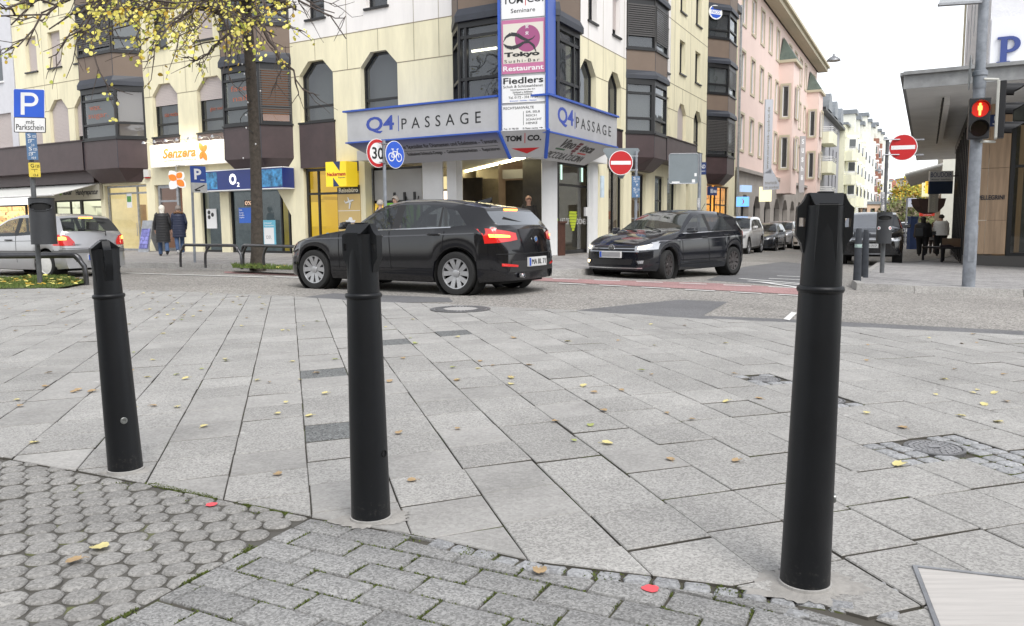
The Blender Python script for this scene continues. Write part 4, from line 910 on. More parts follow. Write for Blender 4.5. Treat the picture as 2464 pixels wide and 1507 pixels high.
# bays
def bay(fr,a0,a1,out,ch,st,base=None,nm='bay_window'):
    """st: list of (z0,z1,kind,opt)"""
    pl=[(a0,0),(a0+ch,out),(a1-ch,out),(a1,0)]
    faces=[]
    for i in range(3):
        p,q=fr.pt(*[pl[i][0],0,pl[i][1]]),fr.pt(pl[i+1][0],0,pl[i+1][1]); d=(q-p); w=d.length; d.normalize()
        faces.append((Fr(p,d,None),w))
    o=None
    for z0,z1,kind,opt in sorted(st,key=lambda q:{'base':0,'taper':1,'cap':2}.get(q[2],3)):
        body=MB(); mats=[TAUPE,CAPM,PURP,FRAME]; nn_={'base':'spandrel','panel':'spandrel','cap':'cornice_cap','taper':'tapered_underside'}.get(kind)
        if kind=='win': continue
        if kind in('panel','base'):
            for i in range(3): body.quad(faces[i][0],0,faces[i][1],z0,z1,0,0 if kind=='panel' else 2)
            for i in range(3): body.box(faces[i][0],-.01,.01,z0,z1,-.002,.006,1)
        if kind=='cap':
            e=.10; P=[(a0-.03,0),(a0+ch-e*.3,out+e),(a1-ch+e*.3,out+e),(a1+.03,0)]; P0=[(a0,0),(a0+ch,out+.0),(a1-ch,out+.0),(a1,0)]
            zm=z0+(z1-z0)*.45
            for i in range(3):
                body.face([fr.pt(P[i][0],z0,P[i][1]),fr.pt(P[i+1][0],z0,P[i+1][1]),fr.pt(P[i+1][0],zm,P[i+1][1]),fr.pt(P[i][0],zm,P[i][1])],1)
                body.face([fr.pt(P[i][0],zm,P[i][1]),fr.pt(P[i+1][0],zm,P[i+1][1]),fr.pt(P0[i+1][0],z1,P0[i+1][1]),fr.pt(P0[i][0],z1,P0[i][1])],1)
            body.face([fr.pt(p[0],z0,p[1]) for p in P][::-1],1)
        if kind=='taper':
            e=opt; Q=[(a0+e*.9,-.02),(a0+ch+e*.5,out-e),(a1-ch-e*.5,out-e),(a1-e*.9,-.02)]
            for i in range(3): body.face([fr.pt(Q[i][0],z0,Q[i][1]),fr.pt(Q[i+1][0],z0,Q[i+1][1]),fr.pt(pl[i+1][0],z1,pl[i+1][1]),fr.pt(pl[i][0],z1,pl[i][1])],2)
            body.face([fr.pt(p[0],z0,p[1]) for p in Q][::-1],2)
        b_=body.build(nm if o is None else nn_,mats,Q4 if o is None else o,merge=.001)
        if o is None: o=b_
    for z0,z1,kind,opt in st:
        if kind!='win': continue
        for i in range(3):
            F,w=faces[i]; mb=MB(); d=opt.get(i,{}) 
            mb.box(F,0,.07,z0,z1,-.12,.0); mb.box(F,w-.07,w,z0,z1,-.12,.0); mb.box(F,.07,w-.07,z0,z0+.08,-.12,.0); mb.box(F,.07,w-.07,z1-.2,z1,-.12,.0)
            mb.box(F,-.03,w+.03,z0-.05,z0,-.02,.05)
            for t in d.get('tr',(z0+.5,)): mb.box(F,.07,w-.07,t-.04,t+.04,-.1,-.01)
            for u in d.get('mul',()): mb.box(F,u*w-.04,u*w+.04,z0+.08,z1-.2,-.1,-.008)
            mb.build('bay_frame',FRAME,o); q=MB(); q.quad(F,.06,w-.06,z0+.06,z1-.1,-.07); q.build('pane',d.get('g',GLW),o)
            b=d.get('blind',0)
            if b:
                q=MB(); zb=z1-.2-(z1-z0-.3)*b; n=int((z1-.2-zb)/.075)
                for j in range(n): zz=z1-.22-j*.075; q.box(F,.02,w-.02,zz-.024,zz+.024,.012,.026)
                for u in (.04,w-.04): q.tube([F.pt(u,z0,.03),F.pt(u,z1,.03)],.012,6)
                q.build('slat_blind',SHUTD,o)
            if 'inn' in d: q=MB(); q.quad(F,.08,w-.08,z0+.08,z1-.2,-.2); q.build('curtain',d['inn'],o)
            for s,u0,u1,v0,v1 in d.get('txt',()): text('window_lettering',s,F,u0*w,u1*w,z0+v0,z0+v1,-.068,mat('orange_film',(.36,.10,.05),.5),o)
        q=MB(); P=[(a0+.3,0),(a0+ch+.1,out-.5),(a1-ch-.1,out-.5),(a1-.3,0)]
        for i in range(3): q.face([fr.pt(P[i][0],z0,P[i][1]),fr.pt(P[i+1][0],z0,P[i+1][1]),fr.pt(P[i+1][0],z1,P[i+1][1]),fr.pt(P[i][0],z1,P[i][1])])
        q.build('interior',opt.get('room',DARKIN),o)
    return faces
CURT=mat('curtain_lit',(.50,.45,.42),.9,emit=.10,ecol=(.9,.6,.5)); ORGROOM=mat('orange_room',(.35,.12,.04),.9,emit=.25,ecol=(.9,.32,.08)); GREYC=mat('net_curtain',(.33,.33,.33),.9)
FILM=mat('window_film',(.24,.24,.235),.6)
top=[(6.55,7.42,'panel',0),(6.2,6.55,'cap',0)]
bay(LF,-17.3,-13.93,.8,.62,[(2.7,3.2,'taper',.45),(3.2,4.3,'base',0),(4.3,6.2,'win',{2:dict(mul=(),tr=(4.85,),inn=CURT),1:dict(tr=(4.85,5.75),inn=FILM,txt=(('wax.',.2,.55,1.1,1.25),('sugar.',.15,.75,.75,.95)))}),*top,(7.42,9.0,'win',{1:dict(blind=.95),2:dict(blind=.15,inn=GREYC)}),(9.,9.3,'cap',0),(9.3,12.4,'panel',0)])
bay(LF,-9.25,-6.25,.8,.62,[(2.75,3.2,'taper',.45),(3.2,4.3,'base',0),(4.3,6.2,'win',{1:dict(tr=(4.85,5.75),inn=FILM,txt=(('face.',.2,.7,1.1,1.28),('nail.',.25,.7,.78,.96))),2:dict(blind=.93,inn=ORGROOM)}),*top,(7.42,9.0,'win',{1:dict(),2:dict(blind=.6)}),(9.,9.3,'cap',0),(9.3,12.4,'panel',0)])
bay(RF,8.45,11.8,.8,.9,[(2.95,3.4,'taper',.45),(3.4,4.28,'base',0),(4.28,6.2,'win',{0:dict(tr=(4.8,5.7),mul=(.92,),inn=FILM),1:dict(tr=(4.8,5.7),inn=FILM)}),(6.2,6.5,'cap',0),(6.5,7.25,'panel',0),(7.25,9.0,'win',{0:dict(blind=.82),1:dict(blind=.9)}),(9.0,9.3,'cap',0),(9.3,12.4,'panel',0)])
B5F=bay(RF,20.5,24.4,.8,1.1,[(2.9,3.4,'taper',.45),(3.4,4.28,'base',0),(4.28,6.2,'win',{0:dict(blind=.95),1:dict(blind=.95)}),(6.2,6.5,'cap',0),(6.5,7.3,'panel',0),(7.3,8.75,'win',{0:dict(tr=(7.75,),inn=FILM),1:dict(blind=.8)}),(8.75,9.05,'cap',0),(9.05,9.95,'panel',0),(9.95,11.3,'win',{0:dict(tr=(10.35,)),1:dict()}),(11.3,11.6,'cap',0),(11.6,12.6,'panel',0)])
_f=B5F[0][0]; _a,_b=_f.px(1721,30); _f=_f.off(_a,_b,.02); t=thing('window_sticker',_f.o,'round white and blue company sticker in the top bay window','sticker')
m=MB(); m.poly(_f,[(.42*math.cos(2*PI*k/24),.34*math.sin(2*PI*k/24)) for k in range(24)],0,.01); m.build('white_disc',WHITE,t); m=MB()
for s_ in (-1,1): m.poly(_f,[(.36*math.cos(R_(q)),.29*math.sin(R_(q))) for q in ((20,60,100,140,160) if s_>0 else (200,240,280,320,340))],.010,.014)
m.build('blue_arcs',BLUE,t); text('lettering','PACO',_f,-.25,.25,-.07,.07,.010,BLUE,t)
# corner bay behind the sign tower (two halves)
TUBEL=mat('neon_tube',(1,.95,.8),.5,emit=5,ecol=(1,.93,.7))
bay(LF,.17,3.6,.8,.75,[(4.3,6.45,'win',{1:dict(tr=(4.9,6.0),mul=(.12,)),0:dict(tr=(4.9,5.9))}),(6.4,6.75,'cap',0),(6.75,12.4,'panel',0)])
bay(RF,-.9,2.87,.8,.75,[(4.3,6.45,'win',{1:dict(tr=(4.9,6.0),mul=(.82,)),2:dict(tr=(4.9,5.9))}),(6.4,6.75,'cap',0),(6.75,12.4,'panel',0)])
q=MB(); f=LF.off(1.3,5.75,.25); q.box(f,-.25,.55,-.05,.0,-.02,.1); q.build('ceiling_lamp',TUBEL,Q4)
# balcony band (parapet) left and right
mb=MB(); mb.prism([LF.pt(-26,3.2,0),LF.pt(-26,3.2,.85),LF.pt(-16.7,3.2,.85),LF.pt(-17.3,3.2,0)],(0,0,1.1)); mb.prism([LF.pt(-26,2.75,0),LF.pt(-26,2.75,.35),LF.pt(-16.9,2.75,.35),LF.pt(-17.1,2.75,0)],(0,0,.45))
mb.box(LF,-26,-16.7,4.3,4.34,.7,.9); mb.build('balcony_parapet',PURP,Q4)
mb=MB(); mb.prism([RF.pt(11.5,3.4,0),RF.pt(11.0,3.4,.8),RF.pt(15.5,3.4,.8),RF.pt(15.5,3.4,0)],(0,0,.9)); mb.box(RF,11,15.55,4.3,4.33,.0,.85); mb.build('balcony_parapet',PURP,Q4)
# ceiling slab/soffit above the ground floor, piers, roof
SOFF=mat('soffit',(.62,.61,.60),.8)
mb=MB(); f=LF
mb.box(LF,-22.7,-3.0,ZC-.0,ZC+.15,-8,-.03); mb.box(RF,5.7,27.5,ZC,ZC+.15,-8,-.03)
mb.build('floor_slab',SOFF,Q4)
mb=MB(); mb.box(LF,-22.7,2.0,12.5,12.8,-9,.2); mb.box(RF,0,27.5,12.5,12.85,-9,.2); mb.build('roof',ANTH,Q4)
mb=MB(); mb.box(LF,-22.7,0,0,12.4,-9.3,-9.0); mb.box(RF,8,27.5,0,12.4,-9.3,-9.0); mb.build('rear_wall',GREYIN,Q4)
# ---- ground floor left facade: piers (cream) between shop fronts
def lx(x,y=500,c=0): return LF.px(x,y,c)[0]
def rx(x,y=500,c=0): return RF.px(x,y,c)[0]
mb=MB()
def pier(x0,x1,z1=ZC,z0=-.1,F=LF,dep=.35,m=0): MB().box(F,x0,x1,z0,z1,-dep,0,m).build('shopfront_pier',CREAM,Q4)
pier(lx(244),lx(255,520)); pier(lx(355),lx(374)); pier(lx(440),lx(484)); pier(lx(532,540),lx(553,540)); pier(lx(700),lx(733)); pier(lx(866),lx(880))
for a,b,z in ((255,355,2.62),(374,440,2.55),(484,733,2.75),(733,866,2.86)): MB().box(LF,lx(a),lx(b),z,ZC,-.35,-.001).build('lintel',CREAM,Q4)
# sloping cream wedge right of the telephone shop
mb.poly(LF,[(lx(650),2.75),(lx(700),2.75),(lx(700),1.35)][::-1],-.3,-.002)
mb.build('wedge_panel',[CREAM],Q4)
mb=MB()
for x0,x1 in ((rx(1500),rx(1519)),(rx(1553),rx(1575)),(rx(1597),rx(1605)),(rx(1625),rx(1650)),(rx(1660),rx(1700)),(rx(1752),rx(1775))): pier(min(x0,x1),max(x0,x1),ZC,-.5,RF)
pier(rx(1440),rx(1464),ZC,-.3,RF)
mb.box(RF,5.62,27.5,2.9,ZC,-.35,-.002); mb.build('lintel',[CREAM],Q4)
# shop glazing + lit rooms
WARM=shelfmat('shop_warm',(1.,.72,.32),(.42,.2,.06),.9,9.,.1); WARM2=mat('shop_cream',(.60,.50,.28),.7,var=.3,vscale=1.3,emit=.30,ecol=(.9,.74,.42)); WHITEROOM=shelfmat('shop_white',(.75,.75,.62),(.45,.42,.30),.45,1.8,.5)
BLUROOM=mat('shop_dark',(.10,.12,.13),.6,var=.75,vscale=1.6,emit=.06,ecol=(.5,.6,.65)); YELROOM=shelfmat('shop_yellow',(.62,.44,.03),(.5,.33,.02),.40,1.2,.75); DIMROOM=mat('shop_dim',(.08,.065,.05),.6,var=.8,vscale=1.5,emit=.05,ecol=(.8,.5,.25)); PASSR=mat('passage_wall',(.30,.26,.20),.8,var=.15)
def shop(fr,x0,x1,z0,z1,room,depth=1.6,fm=FRAME,mul=(),tr=(),gm=None,name='shop_window',c=-.12,fw=.07,sides=True):
    if x1<x0: x0,x1=x1,x0
    m=MB(); m.box(fr,x0,x0+fw,z0,z1,c-.05,c+.03); m.box(fr,x1-fw,x1,z0,z1,c-.05,c+.03); m.box(fr,x0+fw,x1-fw,z0,z0+fw,c-.05,c+.03); m.box(fr,x0+fw,x1-fw,z1-fw,z1,c-.05,c+.03)
    for u in mul: X=x0+(x1-x0)*u; m.box(fr,X-.03,X+.03,z0+fw,z1-fw,c-.045,c+.025)
    for t in tr: m.box(fr,x0+fw,x1-fw,t-.035,t+.035,c-.043,c+.023)
    o=m.build(name,fm,Q4); q=MB(); q.quad(fr,x0+fw*.8,x1-fw*.8,z0+fw*.8,z1-fw*.8,c-.01); q.build('pane',gm or GLS,o)
    r=MB(); r.quad(fr,x0,x1,z0,z1,c-depth); r.quad(fr,x0,x1,z1-.03,z1,c-.1)
    if sides:
        r.face([fr.pt(x0,z0,c-.1),fr.pt(x0,z0,c-depth),fr.pt(x0,z1,c-depth),fr.pt(x0,z1,c-.1)]); r.face([fr.pt(x1,z0,c-.1),fr.pt(x1,z0,c-depth),fr.pt(x1,z1,c-depth),fr.pt(x1,z1,c-.1)])
    r.face([fr.pt(x0,z1-.01,c-.1),fr.pt(x1,z1-.01,c-.1),fr.pt(x1,z1-.01,c-depth),fr.pt(x0,z1-.01,c-depth)])
    r.build('shop_interior',room,o); return o
z0=.09
shop(LF,-26.5,lx(57),.55,2.0,WARM); 
shop(LF,lx(70,520),lx(125,520),z0,2.12,WHITEROOM,mul=(.5,)); shop(LF,lx(126),lx(190),z0,2.12,WHITEROOM,tr=(),mul=(.6,)); shop(LF,lx(190),lx(243),z0,2.12,WHITEROOM)
o=shop(LF,lx(256),lx(355),z0,2.6,WARM2,fm=GALV,mul=(.72,),tr=(2.3,),depth=2.2)
# shelves and door handles of the jewellery shop
m=MB(); f=LF.off(lx(256),0,-1.2); w=lx(355)-lx(256)
for a,b in ((.55,.98),): 
    for z in (.25,.6,1.0): m.box(f,a*w,b*w,z,z+.03,-.25,0)
    for k in range(4): m.box(f,a*w+k*(b-a)*w/3-.015,a*w+k*(b-a)*w/3+.015,.1,1.03,-.25,0)
m.box(f,.08*w,.14*w,.1,1.9,-.3,-.1); m.build('shelf',mat('oak',(.42,.25,.08),.5,var=.2),o)
m=MB()
for u in (.70,.75): m.tube([LF.pt(lx(256)+w*u,.65,-.05),LF.pt(lx(256)+w*u,1.15,-.05)],.013,6)
m.build('handle',GALV,o)
m=MB(); m.box(f,.66*w,.95*w,1.45,1.85,-.6,-.55)
m.build('jewellery_display',mat('display_brown',(.16,.09,.05),.6),o)
shop(LF,lx(377),lx(426),z0,2.55,mat('door_brown',(.22,.13,.10),.6,emit=.1,ecol=(.6,.3,.2)),fm=GALV,tr=(1.95,),depth=.7,fw=.12)
shop(LF,lx(485,560),lx(531,560),z0,2.72,BLUROOM,tr=()); shop(LF,lx(554,560),lx(694,560),z0,2.72,BLUROOM,mul=(.42,.86),depth=1.4)
shop(LF,lx(735),lx(813),z0,2.84,YELROOM,tr=(2.03,),mul=(.36,),fw=.09)
# passage: recess, ceiling, columns
mb=MB(); P=[LF.pt(-3.25,0,-.35),LF.pt(-3.25,0,-6.2),RF.pt(5.6,0,-4.6),RF.pt(5.6,0,-.35)]
zc_=2.96
mb.add([(p.x,p.y,g(p.x)+.092) for p in [LF.pt(-3.3,0,.3),*P,RF.pt(5.6,0,.3),RF.pt(0,0,.3)]],[tuple(range(7))]); mb.build('passage_floor',mat('passage_tiles',(.30,.28,.26),.5,var=.1),Q4)
mb=MB(); c8=[LF.pt(-3.2,zc_,.35),*[p+Vector((0,0,zc_)) for p in P],RF.pt(5.6,zc_,.35),RF.pt(-.2,zc_,.35),LF.pt(2.3,zc_,.35)]; mb.add(c8+[v+Vector((0,0,.3)) for v in c8],[tuple(reversed(range(8))),tuple(range(8,16))]+[(i,(i+1)%8,8+(i+1)%8,8+i) for i in range(8)]); mb.build('passage_ceiling',mat('ceiling_white',(.74,.73,.71),.8),Q4)
mb=MB()
for i in range(3): mb.face([P[i],P[i+1],P[i+1]+Vector((0,0,zc_)),P[i]+Vector((0,0,zc_))])
mb.build('passage_wall',PASSR,Q4)
COLM=mat('column_white',(.70,.70,.70),.6,var=.05)
def column(px,py,w,c,F,z1=zc_):
    a,_=F.px(px,py,c); m=MB(); p=F.pt(a,0,c); f=Fr((p.x,p.y,g(p.x)+.09),(1,0,0),(0,-1,0)); zz=z1-g(p.x)-.09
    m.poly(f,[(-w/2,0),(w/2,0),(w/2,zz),(-w/2,zz)],-.3,0); m.poly(f,[(w/2+.002,0),(w/2+.16,0),(w/2+.16,zz),(w/2+.002,zz)],-.3,-.13); return m.build('column',COLM,Q4)
column(1087,440,.28,-.3,LF); column(1316,440,.30,.0,RF); column(1422,440,.16,.0,RF)
LEDM=mat('led_strip',(1,.92,.6),.5,emit=7,ecol=(1,.9,.55))
def ceilpt(px,py,z=2.94):
    d=ray(px,py); t=(z-CAMH)/d.z; return camo_loc+d*t
m=MB(); m.tube([ceilpt(1105,416),ceilpt(1262,378)],.05,6); m.build('light_strip',LEDM,Q4)
m=MB(); m.tube([ceilpt(1480/1.1984-0,463),ceilpt(1505/1.1984,456)],.05,6); m.build('light_strip',LEDM,Q4)
# inside the passage: shop with green panel, roller shutter box, lit windows
PASD=mat('passage_dark',(.045,.038,.03),.5,var=.5,vscale=2)
def inner_panel(x0,x1,y0,y1,c,mt,nm,F=LF,th=.05):
    a0,b1=F.px(x0,(y0+y1)/2,c)[0],F.px((x0+x1)/2,y0,c)[1]; a1,b0=F.px(x1,(y0+y1)/2,c)[0],F.px((x0+x1)/2,y1,c)[1]
    m=MB(); m.box(F,min(a0,a1),max(a0,a1),b0,b1,c-th,c); return m.build(nm,mt,Q4)
inner_panel(880,889,385,640,-.3,FRAME,'door_frame'); inner_panel(889,890+8,400,640,-.31,GALV,'door_frame'); inner_panel(890+8,1018,402,640,-.45,FRAME,'shop_frame')
inner_panel(901,1015,408,482,-.38,mat('roller_shutter_grey',(.36,.355,.35),.6,var=.1,vscale=1),'shutter_box')
inner_panel(903,925,490,560,-.40,shelfmat('shop_amber',(.9,.6,.08),(.3,.18,.02),.4,5,.1),'shop_window'); inner_panel(930,1010,488,600,-.40,mat('green_poster',(.17,.42,.02),.5,emit=.10,ecol=(.3,.8,.05),var=.3,vscale=2),'poster')
m=MB()
for k in range(3): m.box(LF,lx(951+k*24,540,-.36)-.03,lx(951+k*24,540,-.36)+.03,.1,2.0,-.39,-.33)
for k in range(5):
    a=R_(20+k*28); q0=LF.pt(lx(975),.9,-.35); m.tube([q0,q0+LF.r*1.0*math.cos(a)+Vector((0,0,1.0*math.sin(a)))],.018,5)
m.build('window_bars',FRAME,Q4)
inner_panel(1018,1066,380,640,-.2,COLM,'passage_pier'); inner_panel(1035,1110,425,455,-3,mat('lit_yellow_strip',(.6,.5,.25),.5,emit=.5,ecol=(.9,.75,.4)),'passage_window'); inner_panel(1060,1078,460,500,-2.6,mat('menu_board',(.9,.8,.65),.5,emit=1.,ecol=(1,.85,.7),var=.5,vscale=20),'menu_board'); inner_panel(1114,1160,428,520,-3,PASD,'passage_window'); inner_panel(1160,1200,430,520,-3.2,mat('interior_beige',(.30,.25,.17),.7,var=.3),'passage_panel'); inner_panel(1205,1262,408,430,-2.8,mat('box_grey',(.30,.29,.28),.6),'shutter_box'); inner_panel(1205,1262,434,540,-3,PASD,'passage_window')
inner_panel(1262,1300,395,640,-3.4,mat('dark_wood',(.05,.035,.03),.6),'passage_panel'); inner_panel(1276,1290,445,465,-3.2,LEDM,'lit_jars')
# kebab shop glazing on the right
a0,a1=rx(1336,500,-.25),rx(1413,500,-.25)
o=shop(RF,a0,a1,.05,2.92,DIMROOM,mul=(),tr=(2.2,),c=-.2,fw=.12,depth=2.,sides=False)
MB().box(RF,a0-.1,a0-.04,0,2.95,-1.3,-.3).build('passage_partition',PASD,Q4)
ff=RF.off(0,0,-.19); YG=mat('yellow_green_film',(.5,.6,.03),.5)
text('window_lettering','ART OF',ff,a0+.2,a0+(a1-a0)*.36,.98,1.18,0,OFFW,o); text('window_lettering','DÖNER',ff,a0+(a1-a0)*.60,a1-.2,.98,1.20,0,OFFW,o)
m=MB(); w=a1-a0
for k in range(7): zz=.78+k*.09; ww=(.04,.07,.09,.11,.12,.13,.12)[k]*w*1.0; m.poly(ff,[(a0+.48*w-ww,zz),(a0+.48*w+ww*.8,zz-.01),(a0+.48*w+ww,zz+.07),(a0+.48*w-ww*.9,zz+.075)],0,.003)
m.build('kebab_symbol',YG,o)
m=MB(); 
for x in (1350,1400): q=RF.px(x,425,-.19); m.box(RF,q[0]-.05,q[0]+.05,2.35,2.8,-.19,-.17)
m.build('lit_strip',mat('mint_light',(.5,.7,.6),.5,emit=.5,ecol=(.7,1,.85)),o)
m=MB(); a,_=RF.px(1345,590,.25); f=RF.off(a,.02,.25)
for k in range(7): m.box(f,k*.07,k*.07+.05,0,1.0,-.03,0)
m.box(f,-.03,.52,1.0,1.06,-.3,.04)
t=thing('bar_table',f.o,'tall dark wooden slatted bar table beside the white column','table'); m.build('slats',mat('red_brown_wood',(.09,.035,.022),.6,var=.3,vscale=6),t)
o_=MB(); o_.lathe([(.04,0),(.055,.05),(.035,.09),(.01,.1)],f.pt(.05,1.06,-.1),n=10); tag(o_.build('green_bottle',mat('lime_green',(.3,.42,.03),.4)),'small lime green bottle on the slatted bar table','bottle')
inner_panel(1416,1440,400,630,-.05,COLM,'pilaster',RF); 
# other right facade shops
for x0,x1,r,t1 in ((1462,1498,DIMROOM,()),(1522,1551,DIMROOM,()),(1577,1596,BLUROOM,(1.9,)),(1606,1625,BLUROOM,()),(1701,1716,shelfmat('shop_orange',(.9,.5,.12),(.6,.28,.05),.6,2,.5),(1.9,)),(1724,1752,shelfmat('shop_orange',(.9,.5,.12),(.6,.28,.05),.6,2,.5),(1.9,))):
    shop(RF,rx(x0),rx(x1),-.3,2.88,r,tr=t1,mul=(.5,) if x1-x0>24 else ())
# ------------------------------------------------------------------ signs on the corner building
SILV=mat('silver_fascia',(.48,.48,.49),.4,metal=.25,var=.10,vscale=2); BLU=mat('trim_blue',(.03,.09,.42),.4); LBLUE=mat('logo_blue',(.035,.07,.36),.45)
def sgradient():   # printed blue-to-grey band of the slanted fascia (a printed pattern of the sign itself)
    m=mat('printed_fascia',(.3,.3,.33),.5); t=m.node_tree; N=t.nodes; L=t.links; tc=N.new('ShaderNodeTexCoord'); s=N.new('ShaderNodeSeparateXYZ'); L.new(tc.outputs['Object'],s.inputs[0])
    cr=N.new('ShaderNodeValToRGB'); cr.color_ramp.elements[0].position=.30; cr.color_ramp.elements[0].color=(.33,.33,.36,1); cr.color_ramp.elements[1].position=.62; cr.color_ramp.elements[1].color=(.03,.05,.22,1); L.new(s.outputs[2],cr.inputs[0]); L.new(cr.outputs[0],N['Principled BSDF'].inputs['Base Color']); return m
def fascia(F,a0,a1,ztop,zmid,c,label,slant_m,end):
    t=thing('fascia_sign',F.pt((a0+a1)/2,zmid-.62,c),label,'shop sign')
    m=MB(); m.box(F,a0,a1,zmid,ztop,c-.9,c); m.build('panel',SILV,t)
    m=MB(); m.box(F,a0-.1,a1,ztop,ztop+.05,c-.95,c+.08); m.box(F,a0-.05,a1,zmid-.04,zmid,c-.9,c+.05); m.build('blue_trim',BLU,t)
    P=[F.pt(a0,zmid-.04,c),F.pt(a1,zmid-.04,c),F.pt(a1+(.0 if end else -.4),zmid-.64,c-.8),F.pt(a0+(.7 if end else 0),zmid-.64,c-.8)]
    if end: P[3]=F.pt(a0+.85,zmid-.64,c-.7); P[2]=F.pt(a1-.1,zmid-.64,c-.7)
    else: P[2]=F.pt(a1-.95,zmid-.60,c-.7); P[3]=F.pt(a0+.4,zmid-.62,c-.7)
    m=MB(); m.face(P); m.face([p+Vector((0,0,.02)) for p in P][::-1]); m.build('slanted_panel',slant_m,t)
    m=MB()
    if end: m.face([F.pt(a0-.02,zmid-.04,c),F.pt(a0,zmid-.04,c-1.1),P[3],]); m.face([F.pt(a0-.02,zmid-.04,c),P[3]-F.r*0,F.pt(a0+.0,zmid-.04,c)])
    else: m.face([P[1],F.pt(a1,zmid-.04,c-1.1),P[2]])
    m.build('end_panel',CAPM,t); 
    sf=Fr((P[0]+P[1])/2,F.r,None,(P[1]+P[0]-P[2]-P[3]).normalized()) ; up=((P[0]+P[1])/2-(P[3]+P[2])/2); up=(up-F.r*up.dot(F.r)).normalized(); sf=Fr(F.pt(0,zmid-.04,c),F.r,None,up); sf.n=F.r.cross(up).normalized()
    if sf.n.dot(F.n)<0: sf.n=-sf.n
    return t,sf
c=1.2
t,sf=fascia(LF,-2.78,2.44,4.27,3.42,c,'long silver signboard reading Q4 PASSAGE on the left side of the corner',sgradient(),True)
g1=LF; fa=lambda x:LF.px(x,290,c)[0]
text('lettering','Q4',LF,fa(881),fa(948),3.60,4.08,c+.001,LBLUE,t,bold=.02)
m=MB(); m.box(LF,fa(958),fa(958)+.02,3.62,4.05,c+.001,c+.006); m.build('divider',LBLUE,t); text('lettering','PASSAGE',LF,fa(966),fa(1157),3.66,3.96,c+.001,BLACK,t,spacing=1.75)
text('lettering','Ihr Spezialist für Diamanten und Edelsteine - Tansanit',sf,-.95,2.25,-.40,-.21,.004,BLACK,t); text('lettering','Exklusives Schmuck-Design  -  Goldschmiedearbeiten  -  Reparaturen',sf,-.9,2.2,-.66,-.50,.004,BLACK,t)
m=MB(); m.box(sf,-1.9,2.2,-.455,-.445,.002,.004); m.build('divider_line',BLACK,t); text('lettering','D',sf,-2.0,-1.75,-.42,-.18,.004,LBLUE,t,shear=.3); text('lettering','s',sf,-1.2,-1.08,-.40,-.28,.004,BLACK,t,shear=.3)
t,sf=fascia(RF,-.95,4.15,4.24,3.36,c,'shorter silver signboard reading Q4 PASSAGE on the right side of the corner',SILV,False)
fa=lambda x:RF.px(x,300,c)[0]
text('lettering','Q4',RF,fa(1342),fa(1380),3.56,4.06,c+.001,LBLUE,t,bold=.02)
m=MB(); m.box(RF,fa(1383),fa(1383)+.03,3.58,4.02,c+.001,c+.006); m.build('divider',LBLUE,t); text('lettering','PASSAGE',RF,fa(1386),fa(1470),3.62,3.92,c+.001,BLACK,t,spacing=1.5)
text('lettering','Vino',sf,.35,1.25,-.38,-.06,.004,BLACK,t,shear=.25,bold=.02); text('lettering','teca',sf,1.8,2.7,-.40,-.14,.004,BLACK,t,shear=.25,bold=.02); text('lettering','PICCOLA CUCINA',sf,.05,2.6,-.80,-.56,.004,BLACK,t,shear=.3)
m=MB(); m.box(sf,.25,.85,-.47,-.42,.003,.006); m.build('green_bar',mat('flag_green',(.03,.12,.05),.5),t); m=MB(); m.box(sf,1.85,2.45,-.50,-.45,.003,.006); m.build('red_bar',SRED,t)
m=MB()
for k in range(5):
    for j in range(-1,2): 
        if k>3 and j: continue
        d_=disc(sf,.045,.003,.008,8,1.5+j*.09-(k%2)*.04,-.14-k*.095); m.add(d_.v,d_.f)
m.build('grape_symbol',mat('grape_red',(.16,.02,.03),.5),t)
# sign tower
o1=LF.pt(2.46,0,1.2); o2=RF.pt(-.97,0,1.2); TF=Fr((o1.x,o1.y,0),(o2-o1)); TW=(Vector((o2.x-o1.x,o2.y-o1.y))).length
t=thing('sign_tower',TF.pt(TW/2,3.3,0),'tall blue edged column of white tenant boards at the building corner','sign')
m=MB(); m.box(TF,.06,TW-.06,3.35,8.2,-.9,-.03); m.build('core',SILV,t)
m=MB()
for a in (0,TW-.06): m.box(TF,a,a+.06,3.4,8.2,-.75,.05)
P0,P1_=[TF.pt(a,3.4,.05) for a in (0,TW)],[TF.pt(a,2.72,-.38) for a in (.18,TW-.18)]
for a,b in zip(P0,P1_): m.tube([a,b],.05,8)
m.build('blue_frame',BLU,t)
def tb(y0,y1,lab,cont):
    z1=TF.px(1262,y0)[1]; z0=TF.px(1262,y1)[1]
    m=MB(); m.box(TF,.09,TW-.09,z0,z1,-.03,.0); s=thing('tenant_board',TF.pt(TW/2,z0,.005),lab,'sign','tenant boards on the sign tower'); m.build('panel',SWHITE,s); H=z1-z0
    for q in cont:
        if len(q)>1: text('lettering',q[0],TF,.09+q[1]*(TW-.18),.09+q[2]*(TW-.18),z0+q[3]*H,z0+q[4]*H,.0005,q[5] if len(q)>5 else BLACK,s,bold=q[6] if len(q)>6 else 0)
    return s,z0,H
s,z0_,H=tb(-22,42,'white tenant board with TOM|CO. and Seminare at the top of the tower',[('TOM',.04,.50,.55,.80,BLACK,.02),('CO.',.60,.97,.55,.80,BLACK,.02),('Seminare',.22,.78,.20,.36)])
m=MB(); bar(m,TF,.09+.56*(TW-.18),z0_+.45*H,.09+.56*(TW-.18),z0_+.9*H,.02,.001,.003); m.build('red_stroke',SRED,s)
PK=mat('board_pink',(.50,.16,.30),.5); PKC=mat('board_cream',(.66,.62,.55),.5); PKD=mat('circle_mauve',(.33,.08,.20),.5)
s,z0_,H=tb(46,176,'pink bordered sushi restaurant board on the tower',[])
